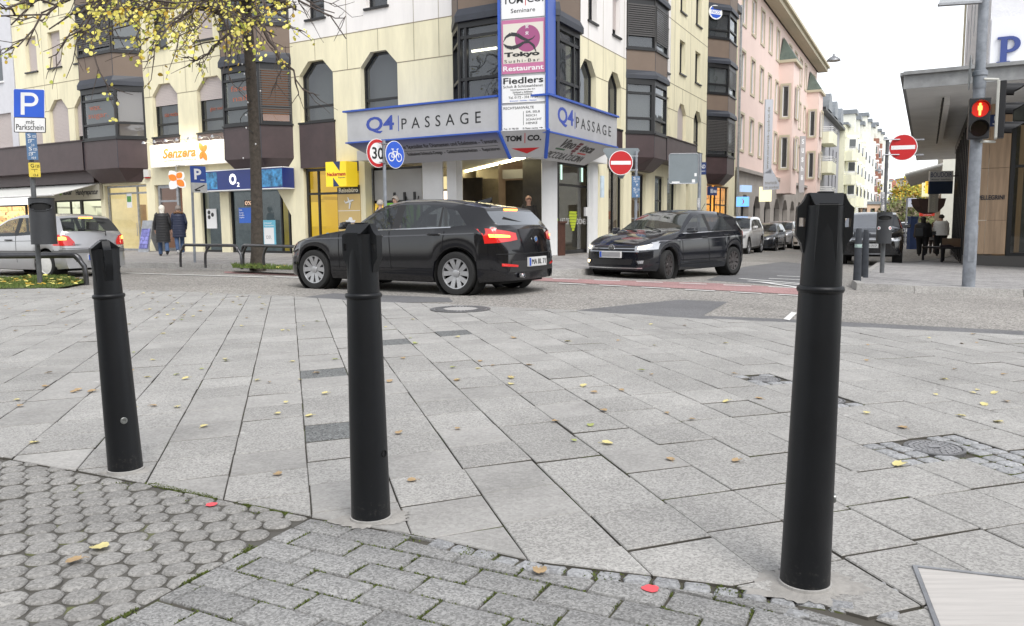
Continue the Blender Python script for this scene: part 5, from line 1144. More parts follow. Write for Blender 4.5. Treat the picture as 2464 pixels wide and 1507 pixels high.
W_=TW-.18; m=MB(); m.box(TF,.09,TW-.09,z0_,z0_+H,0,.004); m.build('pink_border',PK,s); m=MB(); m.box(TF,.13,TW-.13,z0_+.19*H,z0_+.93*H,.004,.006); m.build('cream_field',PKC,s)
disc(TF,.29*W_,.006,.008,28,.09+.60*W_,z0_+.64*H).build('circle',PKD,s)
m=MB(); cx,cy=.09+.3*W_,z0_+.585*H
def stroke(m,F,pts,ws,c0,c1):
    for i in range(len(pts)-1):
        (x0,y0),(x1,y1)=pts[i],pts[i+1]; d=Vector((x1-x0,y1-y0)).normalized(); n_=Vector((-d.y,d.x)); a,b=ws[i]/2,ws[i+1]/2
        m.poly(F,[(x0-n_.x*a,y0-n_.y*a),(x1-n_.x*b,y1-n_.y*b),(x1+n_.x*b,y1+n_.y*b),(x0+n_.x*a,y0+n_.y*a)],c0,c1)
up=[(.04,.60),(.10,.69),(.22,.74),(.36,.72),(.50,.64),(.62,.60),(.72,.63),(.78,.68)]; dn=[(.04,.57),(.12,.51),(.25,.48),(.40,.51),(.52,.57),(.64,.57),(.74,.50),(.80,.38)]
stroke(m,TF,[(.09+x*W_,z0_+y*H) for x,y in up],[.01,.05,.09,.09,.08,.05,.03,.01],.008,.010); stroke(m,TF,[(.09+x*W_,z0_+y*H) for x,y in dn],[.01,.07,.09,.09,.06,.05,.06,.02],.0105,.0125); m.build('fish_symbol',mat('charcoal',(.03,.03,.035),.5),s)
m=MB()
for (x,y) in ((.59,.86),(.59,.74)):
    X,Y_=.09+x*W_,z0_+y*H
    for q in ((-.045,.02,.045,.02),(-.035,-.005,.035,-.005),(0,.045,0,-.05),(-.03,.03,-.03,-.01),(.03,.03,.03,-.01),(0,-.01,-.045,-.045),(0,-.01,.045,-.045)): bar(m,TF,X+q[0],Y_+q[1],X+q[2],Y_+q[3],.010,.008,.010)
m.build('ideogram',SWHITE,s)
text('lettering','Tokyo',TF,.09+.06*W_,.09+.88*W_,z0_+.29*H,z0_+.40*H,.006,BLACK,s,bold=.05); text('lettering','Sushi-Bar',TF,.09+.06*W_,.09+.88*W_,z0_+.205*H,z0_+.265*H,.006,mat('charcoal',(.03,.03,.035)),s,spacing=1.3); text('lettering','Restaurant',TF,.09+.03*W_,.09+.97*W_,z0_+.05*H,z0_+.145*H,.004,SWHITE,s,bold=.02)
tb(183,246,'white tenant board reading Fiedlers with shoe and key service details',[('Fiedlers',.03,.96,.72,.96,BLACK,.02),('Schuh & Schlüsseldienst',.03,.95,.57,.67),('Schuhreparaturen aller Art',.2,.77,.45,.52),('Schlüssel u. Schlösser',.25,.72,.36,.43),('Schlüsselnotdienst',.28,.70,.28,.34),('Tel. 0172 - 354 19 24',.15,.83,.15,.24),('Gravuren - Schilder - Stempel',.18,.80,.03,.09,SBLUE)])
s,z0_,H=tb(252,315,'white lawyers board reading RECHTSANWÄLTE on the tower',[('RECHTSANWÄLTE',.03,.74,.84,.96),('DR. SELB',.56,.88,.68,.76),('REICH',.56,.80,.54,.62),('SCHACHT',.56,.92,.39,.47),('HENKE',.56,.82,.25,.33),('Tel. 41 90 00',.03,.38,.06,.13),('8 Meter rechts',.48,.83,.06,.13)])
m=MB(); m.box(TF,.09+.49*W_,.09+.50*W_,z0_+.22*H,z0_+.75*H,0,.002); m.poly(TF,[(.09+.95*W_,z0_+.095*H),(.09+.91*W_,z0_+.125*H),(.09+.91*W_,z0_+.065*H)],0,.002); m.box(TF,.09+.86*W_,.09+.91*W_,z0_+.085*H,z0_+.105*H,0,.002); m.build('arrow_and_line',BLACK,s)
# slanted lowest board
up=((P0[0]+P0[1])-(P1_[0]+P1_[1])).normalized(); SF2=Fr(P0[0],TF.r,None,up)
if SF2.n.dot(TF.n)<0: SF2.n=-SF2.n
s=thing('tenant_board',SF2.pt(TW/2,-.8,0),'slanted silver board reading TOM|CO. with a red arrow pointing down','sign','tenant boards on the sign tower')
m=MB(); m.poly(SF2,[(.2,-.78),(TW-.2,-.78),(TW-.03,.0),(.03,.0)],-.02,.0); m.build('panel',SILV,s)
text('lettering','TOM',SF2,.16,.60,-.30,-.14,.001,BLACK,s,bold=.045,shear=.2); text('lettering','CO.',SF2,.74,1.10,-.30,-.14,.001,BLACK,s,bold=.045,shear=.2)
m=MB(); bar(m,SF2,.65,-.36,.70,-.08,.02,.001,.003); m.poly(SF2,[(.26,-.50),(TW/2,-.66),(TW-.3,-.50)],.001,.004); m.build('red_arrow',SRED,s)
# ------------------------------------------------------------------ other buildings
PINKW=mat('pink_render',(.76,.60,.54),.85,var=.05,vscale=.6,bump=.1); STONE_=mat('base_stone',(.36,.33,.30),.85,var=.15,vscale=1.2); TRIM=mat('beige_trim',(.50,.45,.33),.8); GREYB=mat('grey_render',(.34,.34,.36),.85,var=.06); YELB=mat('yellow_render',(.74,.73,.56),.85,var=.05); PALEB=mat('pale_render',(.74,.74,.66),.85,var=.06); ROOFG=mat('zinc_roof',(.20,.22,.24),.5,var=.15); COPP=mat('patina_roof',(.10,.13,.11),.6,var=.3,vscale=4)
GLF=glass('far_glass',.15,dark=(.05,.055,.06))
def fwin(par,F,a,b,z0,z1,c=0,trim=None,rec=.12,shut=False,mull=True):
    """small far window: frame part with pane child"""
    m=MB()
    if trim:
        w=.14
        for q in ((a-w,a,z0-w,z1+w),(b,b+w,z0-w,z1+w),(a,b,z1,z1+w),(a-.02,b+.02,z0-w,z0-.001)): m.box(F,*q,c,c+.05)
    fw=.07; m.box(F,a,a+fw,z0,z1,c-rec,c-rec+.05,1); m.box(F,b-fw,b,z0,z1,c-rec,c-rec+.05,1); m.box(F,a+fw,b-fw,z1-fw,z1,c-rec,c-rec+.05,1); m.box(F,a+fw,b-fw,z0,z0+fw,c-rec,c-rec+.05,1)
    if mull: m.box(F,(a+b)/2-.04,(a+b)/2+.04,z0+fw,z1-fw,c-rec,c-rec+.045,1)
    o=m.build('window',[trim or WHITE,WHITE if trim or shut else FRAME],par); q=MB(); q.quad(F,a+.03,b-.03,z0+.03,z1-.03,c-rec+.01); q.build('pane',GLF,o); return o
def bldg(name,label,F,a0,a1,zb,zt,wmat,ops,dep=10,c=0,roofm=None,trimz=(),ov=.3,cat='building'):
    t=thing(name,F.pt((a0+a1)/2,zb,c),label,cat); m=MB(); wall(m,F,a0,a1,zb,zt,ops,depth=.14,c=c)
    m.face([F.pt(a0,zb,c),F.pt(a0,zt,c),F.pt(a0,zt,c-dep),F.pt(a0,zb,c-dep)]); m.face([F.pt(a1,zb,c),F.pt(a1,zt,c),F.pt(a1,zt,c-dep),F.pt(a1,zb,c-dep)]); m.face([F.pt(a0,zb,c-dep),F.pt(a1,zb,c-dep),F.pt(a1,zt,c-dep),F.pt(a0,zt,c-dep)]); m.build('wall',wmat,t)
    m=MB(); m.box(F,a0-.05,a1+.05,zt,zt+.25,c-dep,c+ov); m.build('roof',roofm or ROOFG,t); return t
# left neighbour
ops=[(-24.6,-23.6,7.3,8.8),(-26.6,-25.6,7.3,8.8),(-24.8,-23.2,4.4,5.95),(-27.3,-25.7,4.4,5.95)]
NB=bldg('white_building','pale grey plastered building at the left edge of the picture',LF,-75,-22.75,3.3,12,mat('pale_grey_render',(.62,.62,.65),.9,var=.06,bump=.2),ops,c=.02)
for i,o in enumerate(ops): window(NB,LF,*o[:4],c=.02,rec=.15,fm=WHITE,shut=1 if i>1 else 0,name='window')
# pink building
ops=[]; cols=[28.4+2.95*k for k in range(12)]
for a in cols:
    if 41<a<45 or 56.4<a<60: continue
    for z in (5.2,8.75,12.3): ops.append((a,a+1.1,z,z+2.0))
PB=bldg('pink_building','long pink rendered building with small cream framed windows and two oriels',RF,27.5,63.4,4.0,15.0,PINKW,ops,ov=.1)
for o in ops: fwin(PB,RF,*o,trim=TRIM)
m=MB(); m.box(RF,27.3,63.9,15.0,15.3,.0,.9); m.box(RF,27.3,63.9,15.3,15.5,.0,1.1); m.build('cornice',TRIM,PB); m=MB(); m.box(RF,27.5,63.4,15.26,17.5,-9,-1.2); m.build('attic',ROOFG,PB)
gops=[(29+3.9*k,31.4+3.9*k,-.6,2.6,.7,1.9) for k in range(9)]
m=MB(); wall(m,RF,27.5,63.4,-1,3.9,gops,depth=.4,c=.05); m.box(RF,27.45,63.45,3.9,4.1,0,.3); m.build('stone_base',STONE_,PB)
for i,o in enumerate(gops):
    f=MB(); x0,x1,y0,y1,k,sh=o; P=[(x0,y0),(x1,y0),(x1,sh),(x1-k,y1),(x0+k,y1),(x0,sh)]; I=inpoly_bars(f,RF,P,.1,-.35,-.28); w_=f.build('shop_window',FRAME,PB); f=MB(); f.face([RF.pt(a,b,-.33) for a,b in I]); f.build('pane',GLF,w_)
for a in (41.6,56.8):
    m=MB(); pl=[(a,0),(a,1.),(a+3,1.),(a+3,0)]
    for i in range(3):
        p,q=RF.pt(pl[i][0],0,pl[i][1]),RF.pt(pl[i+1][0],0,pl[i+1][1]); F=Fr(p,q-p); w=(q-p).length; m.quad(F,0,w,3.0,12.4,0)
    m.build('oriel',PINKW,PB)
    for z in (4.8,8.4):
        fwin(PB,RF,a+.9,a+2.1,z,z+2.2,c=1.14,trim=TRIM,rec=.1,mull=False); FS=Fr(RF.pt(a,0,0),RF.n); fwin(PB,FS,.3,.75,z,z+2.2,c=.12,trim=TRIM,rec=.1,mull=False)
    m=MB(); ap=[RF.pt(a+1.0,14.2,.1),RF.pt(a+2.,14.2,.1)]; E_=[RF.pt(a-.15,12.4,0),RF.pt(a-.15,12.4,1.2),RF.pt(a+3.15,12.4,1.2),RF.pt(a+3.15,12.4,0)]
    m.face([E_[0],E_[1],ap[0]]); m.face([E_[1],E_[2],ap[1],ap[0]]); m.face([E_[2],E_[3],ap[1]]); m.build('oriel_roof',COPP,PB); m=MB(); m.prism(E_,(0,0,-.2)); m.build('oriel_cornice',TRIM,PB)
m=MB(); m.tube([RF.pt(27.45,-.4,.15),RF.pt(27.45,13,.15)],.07,8); m.build('downpipe',GALV,PB)
# grey building with balconies
ops=[(66+3.6*k,67.2+3.6*k,z,z+1.5) for k in (2,3,4) for z in (1.9,4.6,7.3,9.6)]
GB=bldg('grey_building','narrow grey building with pale yellow rounded balconies and barrel dormers',RF,63.45,84,-1,11.5,GREYB,ops,c=.3,ov=.6,roofm=ANTH)
for o in ops: fwin(GB,RF,*o,c=.3)
for k,a in enumerate((65.,71.,77.)):
    m=MB(); n=12; r=1.6
    P=[RF.pt(a+r+r*math.cos(PI*i/n),0,-1.2) +Vector((0,0,11.7+1.7*math.sin(PI*i/n))) for i in range(n+1)]; Q=[p+RF.n*2.2 for p in P]
    m.add(P+Q,[(i,i+1,n+2+i,n+1+i) for i in range(n)]+[tuple(range(n+1,2*n+2))]); m.build('barrel_dormer',ROOFG,GB)
def balcony(par,F,a0,a1,z,c,mm,h=1.1,dep=1.2):
    m=MB(); P=[F.pt(a0,z-.9,c),F.pt(a0,z-.9,c+dep*.7),F.pt(a0+.4,z-.9,c+dep),F.pt(a1-.4,z-.9,c+dep),F.pt(a1,z-.9,c+dep*.7),F.pt(a1,z-.9,c)]; m.prism(P,(0,0,h)); o=m.build('balcony',mm,par)
    m=MB()
    for i in range(5):
        for h_ in (.12,.3,.45): m.tube([P[i]+Vector((0,0,h+h_)),P[i+1]+Vector((0,0,h+h_))],.03,4)
    m.build('balcony_rail',WHITE,o)
for z in (3.6,6.5,9.3): balcony(GB,RF,64.2,69,z,.3,YELB)
# pale yellow terrace further away
def paleb(name,label,a0,a1,zt,mm,c=0.,n=2,st=2.75,bayw=2.6):
    ops=[]; w=(a1-a0)/n; nz=int((zt-.5)/st)
    for k in range(n):
        for j in range(nz): ops.append((a0+w*k+.5,a0+w*k+1.8,1.2+j*st,2.6+j*st))
    B=bldg(name,label,RF,a0,a1,-1,zt,mm,ops,c=c)
    for o in ops: fwin(B,RF,*o,c=c,shut=True)
    for k in range(n):
        a=a0+w*k+w*.5
        m=MB(); pl=[(a,c),(a+.5,c+1.1),(a+bayw-.5,c+1.1),(a+bayw,c)]
        P=[RF.pt(x,2.8,y) for x,y in pl]; m.prism(P,(0,0,zt-3.4)); b_=m.build('bay',mm,B)
        for j in range(1,nz):
            for i in (0,1):
                p,q=RF.pt(pl[i][0],0,pl[i][1]),RF.pt(pl[i+1][0],0,pl[i+1][1]); F=Fr(p,q-p); ww=(q-p).length; f=MB(); f.box(F,.15,ww-.15,1.3+j*st,2.6+j*st,-.01,.03); o=f.build('bay_frame',WHITE,b_); f=MB(); f.quad(F,.22,ww-.22,1.38+j*st,2.52+j*st,.035); f.build('pane',GLF,o)
            f=MB()
            e=.06; Q=[(a-e,c),(a+.5,c+1.1+e),(a+bayw-.5,c+1.1+e),(a+bayw+e,c)]; f.prism([RF.pt(x,2.7+j*st,y) for x,y in Q],(0,0,.3)); f.build('ledge',WHITE,b_)
        m=MB(); m.prism([RF.pt(a+.3,zt-.6,c-1),RF.pt(a+.3,zt-.6,c+.7),RF.pt(a+bayw-.3,zt-.6,c+.7),RF.pt(a+bayw-.3,zt-.6,c-1)],(0,0,2.2)); m.build('dormer',PALEB,B); m=MB(); m.prism([RF.pt(a+.1,zt+1.6,c-1),RF.pt(a+.1,zt+1.6,c+.95),RF.pt(a+bayw-.1,zt+1.6,c+.95),RF.pt(a+bayw-.1,zt+1.6,c-1)],(0,0,.5)); m.build('dormer_roof',ROOFG,B)
    return B
B=paleb('pale_yellow_building','pale yellow and white apartment house with stacked bays, nearest of the far row',84.1,104,12.2,YELB,.9,3); 
for z in (3.4,6.1,8.9): balcony(B,RF,84.3,87.0,z,.9,YELB)
paleb('pale_yellow_building','pale yellow bayed apartment house between the nearest of the row and the red brick one',104.1,128,14.2,PALEB,.9,3)
BR=mat('brick_red',(.28,.13,.09),.85,var=.2)
paleb('brick_building','reddish brick house with bays in the far row',128.1,150,15.5,BR,.9,2); paleb('white_building','far white bayed apartment house below the tower block',150.1,185,16.,PALEB,.9,3)
# tower block, low houses at the end of the street
def boxb(name,label,x0,x1,ytop,ybot,Y,mm,roof=None,rows_=4,cols_=5,dep=8,ang=0):
    p0,p1=at(x0,ytop,Y),at(x1,ytop,Y); zb=at((x0+x1)/2,ybot,Y).z; d=p1-p0; d.z=0; F=Fr((p0.x,p0.y,0),d); w=d.length; zt=p0.z; t=thing(name,(p0.x,p0.y,zb),label,'building')
    ops=[]; rh=(zt-zb)/rows_; cw=w/cols_
    for i in range(rows_):
        for j in range(cols_): ops.append((cw*(j+.2),cw*(j+.8),zb+rh*(i+.35),zb+rh*(i+.8)))
    m=MB(); wall(m,F,0,w,zb,zt,ops,depth=.2); m.face([F.pt(0,zb,0),F.pt(0,zt,0),F.pt(0,zt,-dep),F.pt(0,zb,-dep)]); m.face([F.pt(w,zb,0),F.pt(w,zt,0),F.pt(w,zt,-dep),F.pt(w,zb,-dep)]); m.build('wall',mm,t)
    m=MB()
    if roof: m.add([F.pt(-.4,zt,.4),F.pt(w+.4,zt,.4),F.pt(w+.4,zt,-dep),F.pt(-.4,zt,-dep),F.pt(.8,zt+roof,-dep/2),F.pt(w-.8,zt+roof,-dep/2)],[(0,1,5,4),(1,2,5),(2,3,4,5),(3,0,4)])
    else: m.box(F,-.2,w+.2,zt,zt+.4,-dep,.2)
    m.build('roof',mat('red_tiles',(.30,.12,.08),.8,var=.2) if roof else ROOFG,t)
    for o in ops: q=MB(); q.quad(F,*o,-.19); q.build('window',GLF,t)
    return t
boxb('tower_block','grey tower block far away above the end of the street',2093,2131,354,520,330,mat('tower_grey',(.30,.31,.33),.8,var=.1),None,11,4,15)
boxb('white_house','low white house at the far end of the street',2096,2146,437,522,190,PALEB,None,3,4,8); boxb('white_house','small white gabled house with a red roof behind the far trees',2140,2172,452,520,210,PALEB,2.5,2,3,8)
boxb('salmon_house','low salmon coloured building behind the big range car',2072,2148,492,540,120,mat('salmon',(.62,.45,.33),.8),None,1,4,6)
# ------------------------------------------------------------------ right-hand side
q=gnd(2316,637,.085); TO=Vector((q.x,q.y,0)); LDir=Vector((.8536,-.521,0)); RDir=Vector((.454,.891,0))
TFc=Fr(TO,LDir); SFc=Fr(TO,RDir,Vector((-.891,.454,0)))
CB=thing('canopy_building',(TO.x,TO.y,g(TO.x)),'white plastered shop building with a deep canopy and travertine clad corner','building')
TRAV=mat('travertine',(.45,.315,.205),.55,var=.30,vscale=1.); tt=TRAV.node_tree
mp=tt.nodes.new('ShaderNodeMapping'); mp.inputs['Scale'].default_value=(6,6,.5); tt.links.new(tt.nodes['Texture Coordinate'].outputs['Object'],mp.inputs[0]); [tt.links.new(mp.outputs[0],n.inputs['Vector']) for n in tt.nodes if n.type=='TEX_NOISE']
zb=g(TO.x)+.08; d=ray(2180,215); ZK=4.55; tk=(ZK-CAMH)/d.z; K=camo_loc+d*tk
a_t=TFc.px(2424,500)[0]; 
m=MB()
for k in range(2):
    w=a_t/2; 
    for j,(z0,z1) in enumerate(((zb+.35,1.0),(1.01,2.6),(2.61,4.6))): m.box(TFc,k*w+.004,(k+1)*w-.004,z0,z1,-.3,0)
m.build('travertine_cladding',TRAV,CB)
m=MB(); m.box(TFc,-.03,14,zb-.3,zb+.30,-.3,-.02); m.build('plinth',mat('dark_plinth',(.09,.085,.08),.5),CB)
text('shop_lettering','PELLEGRINI',TFc,TFc.px(2354,475)[0],TFc.px(2417,475)[0],TFc.px(2380,481)[1],TFc.px(2380,470)[1],.005,mat('letter_dark',(.03,.03,.04),.4),CB,bold=.02,ext=.02)
# house number plate
f=TFc.off(TFc.px(2400,290)[0],TFc.px(2400,290)[1],.01); t=thing('house_number_plate',f.o,'small dark blue house number plate with a white 5','plate'); m=MB(); m.box(f,-.2,.2,-.18,.18,0,.015); m.build('plate',NAVY,t); text('lettering','5',f,-.12,.12,-.13,.13,.015,SWHITE,t)
# shop window right of travertine
m=MB()
for a in (a_t+.02,a_t+1.6,a_t+3.4): m.box(TFc,a,a+.12,zb+.3,4.0,-.2,.0)
m.box(TFc,a_t+.14,a_t+3.4,3.88,4.0,-.2,0); m.box(TFc,a_t+.14,a_t+3.4,zb+.3,zb+.4,-.2,0); m.box(TFc,a_t+.14,a_t+3.4,2.6,2.68,-.2,-.02); W1=m.build('shop_window',FRAME,CB)
m=MB(); m.quad(TFc,a_t+.1,a_t+3.4,zb+.35,3.95,-.1); m.build('pane',GLS,W1); m=MB(); m.quad(TFc,a_t,a_t+3.6,zb,4.,-1.8); m.quad(TFc,a_t,a_t+3.5,4.0,4.6,-.02); m.build('shop_interior',mat('interior_grey_green',(.10,.11,.10),.8,var=.5,vscale=2),W1)
# side shop front under the canopy
m=MB()
for k in range(9): a=.25+k*1.6; m.box(SFc,a,a+.16,-.9,4.2,-.15,.02)
m.box(SFc,.0,16,4.2,4.62,-.3,.0); m.box(SFc,.0,16,-.9,-.35,-.3,.0); W2=m.build('shop_window',FRAME,CB)
m=MB(); m.quad(SFc,.0,16,-.35,4.2,-.08); m.build('pane',GLW,W2); m=MB(); m.quad(SFc,0,16,-.9,4.3,-1.5); m.build('shop_interior',DIMROOM,W2)
# canopy slab
m=MB(); Lk=LDir; P=[K,K+Lk*22,K+Lk*22+Vector((3,6,0))]
inner=[K+Lk*22+RDir*6,TO+LDir*.0+Vector((0,0,ZK))+RDir*6, K+RDir*26+LDir*4.4]
base=[K,K+Lk*22,K+Lk*22+RDir*30,K+RDir*30]; base=[Vector((v.x,v.y,ZK)) for v in base]
m.prism(base,(0,0,.30)); m.build('canopy',mat('canopy_underside',(.72,.72,.71),.8,var=.12,vscale=.8),CB)
m=MB(); e=.06
for i,j in ((0,1),(3,0)):
    a,b=base[i],base[j]; dd=(b-a).normalized(); nn=Vector((dd.y,-dd.x,0)); m.prism([a-dd*e,b,b+nn*.05,a-dd*e+nn*.05],(0,0,.36)); m.prism([a-dd*e+Vector((0,0,.36)),b+Vector((0,0,.36)),b+nn*.16+Vector((0,0,.36)),a-dd*e+nn*.16+Vector((0,0,.36))],(0,0,.09))
m.build('canopy_edge',mat('lead_edge',(.27,.275,.275),.6,var=.25),CB)
m=MB(); f=Fr(base[0]+LDir*1.0+RDir*.9,LDir); m.box(f,2.0,12,-.22,-.002,0,.35); m.build('awning_box',OFFW,CB)
m=MB(); f=Fr(base[0]+LDir*.8+RDir*2.,RDir,Vector((-.891,.454,0))); m.box(f,0,14,-.25,-.002,-.3,-.15); m.build('folded_awning',OFFW,CB)
m=MB(); 
for k in range(14): m.tube([f.pt(k*1.,-.06,-.13),f.pt(k*1.+.5,-.22,-.10)],.03,6)
m.build('awning_arms',ANTH,CB)
for px_,py_ in ((2403,356),(2391,371)):
    d=ray(px_,py_); t_=(ZK-.02-CAMH)/d.z; d0=camo_loc+d*t_; m=MB(); m.lathe([(.09,0),(.08,-.01),(.01,-.012)],d0,n=14); m.build('downlight',LEDM,CB)
# upper storeys
UFo=TO+LDir*.4; UF=Fr(UFo,LDir); US=Fr(UFo,RDir,Vector((-.891,.454,0)))
ROUGH=mat('rough_white_render',(.70,.70,.73),.95,var=.07,vscale=3,bump=1.,bscale=14)
sops=[(a,a+1.3,z,z+2.1) for a in (1.2,4.6,8.,11.4,15.,18.6) for z in (5.9,9.0,12.1)]
m=MB(); wall(m,US,0,22.8,ZK,15,sops,depth=.2); m.quad(UF,0,14,ZK,15,0); m.build('upper_wall',ROUGH,CB)
for o in sops: fwin(CB,US,*o,rec=.18)
m=MB(); m.box(US,-.3,23.4,13.6,13.9,-3,.8); m.build('cornice',TRIM,CB); m=MB(); m.tube([US.pt(22,4.8,.1),US.pt(22,13.6,.1)],.06,8); m.build('downpipe',mat('cream_pipe',(.6,.56,.42),.6),CB)
f=UF; x0,_=f.px(2392,120,.15); t=thing('letter_sign',f.pt(x0,6.0,.15),'white sign board with a large blue serif letter P above the canopy','shop sign')
zt=f.px(2420,78,.15)[1]; z0=f.px(2420,156,.15)[1]; m=MB(); m.box(f,x0-.1,x0+5,z0-.25,zt+.45,.0,.12); m.build('board',mat('light_board',(.72,.73,.76),.5),t)
za,zb_=f.px(2425,153,.15)[1],f.px(2425,88,.15)[1]; xa,xb_=f.px(2399,120,.15)[0],f.px(2458,120,.15)[0]; w=xb_-xa; h=zb_-za; LN=mat('letter_blue',(.035,.06,.22),.4)
m=MB(); m.box(f,xa+.14*w,xa+.42*w,za+.08*h,za+.92*h,.12,.2); m.box(f,xa,xa+.56*w,za,za+.08*h,.12,.2); m.box(f,xa,xa+.42*w,za+.92*h,zb_,.12,.2)
for k in range(10):
    a,b=R_(-90+18*k),R_(-72+18*k); rx_,ry_=.46*w,.30*h; cx,cy=xa+.5*w,za+.70*h
    m.poly(f,[(cx+q*rx_*math.cos(z),cy+qq*ry_*math.sin(z)) for q,qq,z in ((.45,.62,a),(1,1,a),(1,1,b),(.45,.62,b))],.12,.2)
m.box(f,xa+.42*w,xa+.51*w,za+.4*h,za+.51*h,.12,.2); m.box(f,xa+.42*w,xa+.51*w,za+.885*h,zb_,.12,.2); m.build('letter',LN,t)
m=MB(); m.tube([f.pt(x0-.6,z0-.45,.3),f.pt(x0+5,z0-.40,.3)],.04,6); m.build('light_rail',OFFW,t)
# air-conditioning box on the canopy and balcony on the far house
q=at(2318,170,27); f=Fr((q.x,q.y,ZK+.3),LDir); t=thing('air_conditioner',f.o,'white air conditioning unit standing on the canopy','air conditioner'); m=MB(); m.box(f,-.75,.4,0,.85,-.35,0); m.build('case',OFFW,t,bevel=.03); disc(f,.3,.0,.02,cx=-.2,cy=.42).build('fan_grille',GALV,t)
m=MB()
# farther right-hand buildings
FR2=SFc.off(31,0,.3)
t=bldg('right_row_building','pale building in the right-hand row with a corrugated canopy over its shops',FR2,0,40,-1.2,9.,PALEB,[(2+3*k,3.4+3*k,4.8,6.6) for k in range(12)],dep=10)
for k in range(12): fwin(t,FR2,2+3*k,3.4+3*k,4.8,6.6)
m=MB()
for k in range(40): a=k*.5; m.tube([FR2.pt(a,4.6,0),FR2.pt(a,4.0,2.2)],.10,6)
m.build('corrugated_canopy',mat('corrugated',(.42,.42,.40),.6,var=.2),t); m=MB(); m.box(FR2,0,40,-1.1,2.7,.01,.04); m.build('shop_window',DIMROOM,t)
boxb('white_house','white house at the end of the right-hand row',2206,2232,430,540,150,PALEB,None,3,2,8)
# projecting signs on the right row (placed along the side facade)
def psign(x0,x1,y0,y1,Y,mm,label,name='projecting_sign',txt=(),ang=-8,th=.12,extra=None):
    c0=at((x0+x1)/2,(y0+y1)/2,Y); w=(x1-x0)/FPX*Y; h=(y1-y0)/FPX*Y; f=sframe(c0,ang); t=thing(name,c0-Vector((0,0,h/2)),label,'shop sign'); m=MB(); m.box(f,-w/2,w/2,-h/2,h/2,-th,0); m.build('panel',mm,t)
    for s,a,b,c_,d_,cm in txt: text('lettering',s,f,a*w,b*w,c_*h,d_*h,.001,cm,t)
    return t,f,w,h
t,f,w,h=psign(2239,2292,412,436,33,OFFW,'off-white and navy projecting sign reading BOUDOIR',txt=[('BOUDOIR',-.45,.45,-.1,.38,NAVY),('dessous - mannheim',-.42,.40,-.40,-.24,BLACK)])
m=MB(); m.box(f,-w/2,w/2,-h*1.75,-h*.5,-.12,-.002); m.build('lower_panel',mat('slate_blue',(.02,.035,.07),.4),t); m=MB(); m.tube([f.pt(w/2,0,-.05),f.pt(w/2+1.2,0,-.05)],.03,6); m.build('bracket',ANTH,t)
psign(2229,2258,437,465,40,mat('lit_yellow',(.9,.55,.05),.5,emit=.6,ecol=(1,.6,.08)),'yellow lit projecting sign behind the navy one',txt=[('FR',-.46,-.1,.1,.4,BLACK)])
psign(2221,2248,440,473,44,mat('lit_cream',(.9,.88,.6),.5,emit=.4,ecol=(1,.95,.6)),'cream lit sign box above a dark round awning',txt=[('S',-.42,-.1,-.1,.3,YEL)])
p=at(2236,487,44); m=MB()
for s in range(6):
    a0,a1=R_(180+s*30),R_(210+s*30); m.prism([p+Vector((.75*math.cos(a),-.3,.75*math.sin(a)*1.1+.2)) for a in (a0,a1)]+[p+Vector((0,-.3,.2))],(0,.8,0))
tag(m.build('round_awning',mat('dark_brown_cloth',(.05,.025,.02),.8)),'dark brown half-round awning over a shop door','awning')
t,f,w,h=psign(2237,2257,456,511,37,mat('banner_grey',(.42,.40,.35),.6),'narrow grey-beige upright banner with vertical lettering GOLDANKAUF')
f9=Fr(f.o,Vector((0,0,1)),f.n,-f.r); text('lettering','GOLDANKAUF',f9,-h*.42,h*.42,-w*.18,w*.22,.001,mat('banner_text',(.62,.60,.5)),t)
psign(2215,2248,498,520,48,mat('lit_red',(.7,.05,.04),.5,emit=.12,ecol=(1,.1,.06)),'red lit shop sign low over the far pavement',txt=[('inDeco',-.44,.44,-.15,.2,mat('letter_orange',(1,.5,.2),.5,emit=.5)),('Gardinen',-.3,.3,-.42,-.24,SWHITE),('Raumausstatter',-.35,.35,.28,.42,SWHITE)])
t,f,w,h=psign(2185,2206,477,498,52,mat('sign_pale',(.55,.58,.66),.5),'pale blue board with a black down arrow on a thin post',txt=[('TAXI',-.4,.4,.15,.4,SBLUE)],ang=0)
m=MB(); m.poly(f,[(-w*.2,-h*.05),(0,-h*.3),(w*.2,-h*.05)],.001,.01); m.build('arrow',BLACK,t); m=MB(); m.tube([f.pt(-w/2-.05,h/2,-.05),f.pt(-w/2-.05,-2.9,-.05)],.05,6); m.build('post',GALV,t)
p=gnd(2193,600,.085); m=MB(); m.box(Fr((p.x,p.y,p.z),(1,0,0)),-.18,.18,0,1.65,-.2,.2); m.box(Fr((p.x,p.y,p.z),(1,0,0)),-.2,.2,1.6,1.7,-.22,.22); tag(m.build('ticket_machine',mat('machine_blue',(.02,.05,.16),.4),bevel=.02),'slim dark blue ticket machine on the far right pavement','ticket machine')
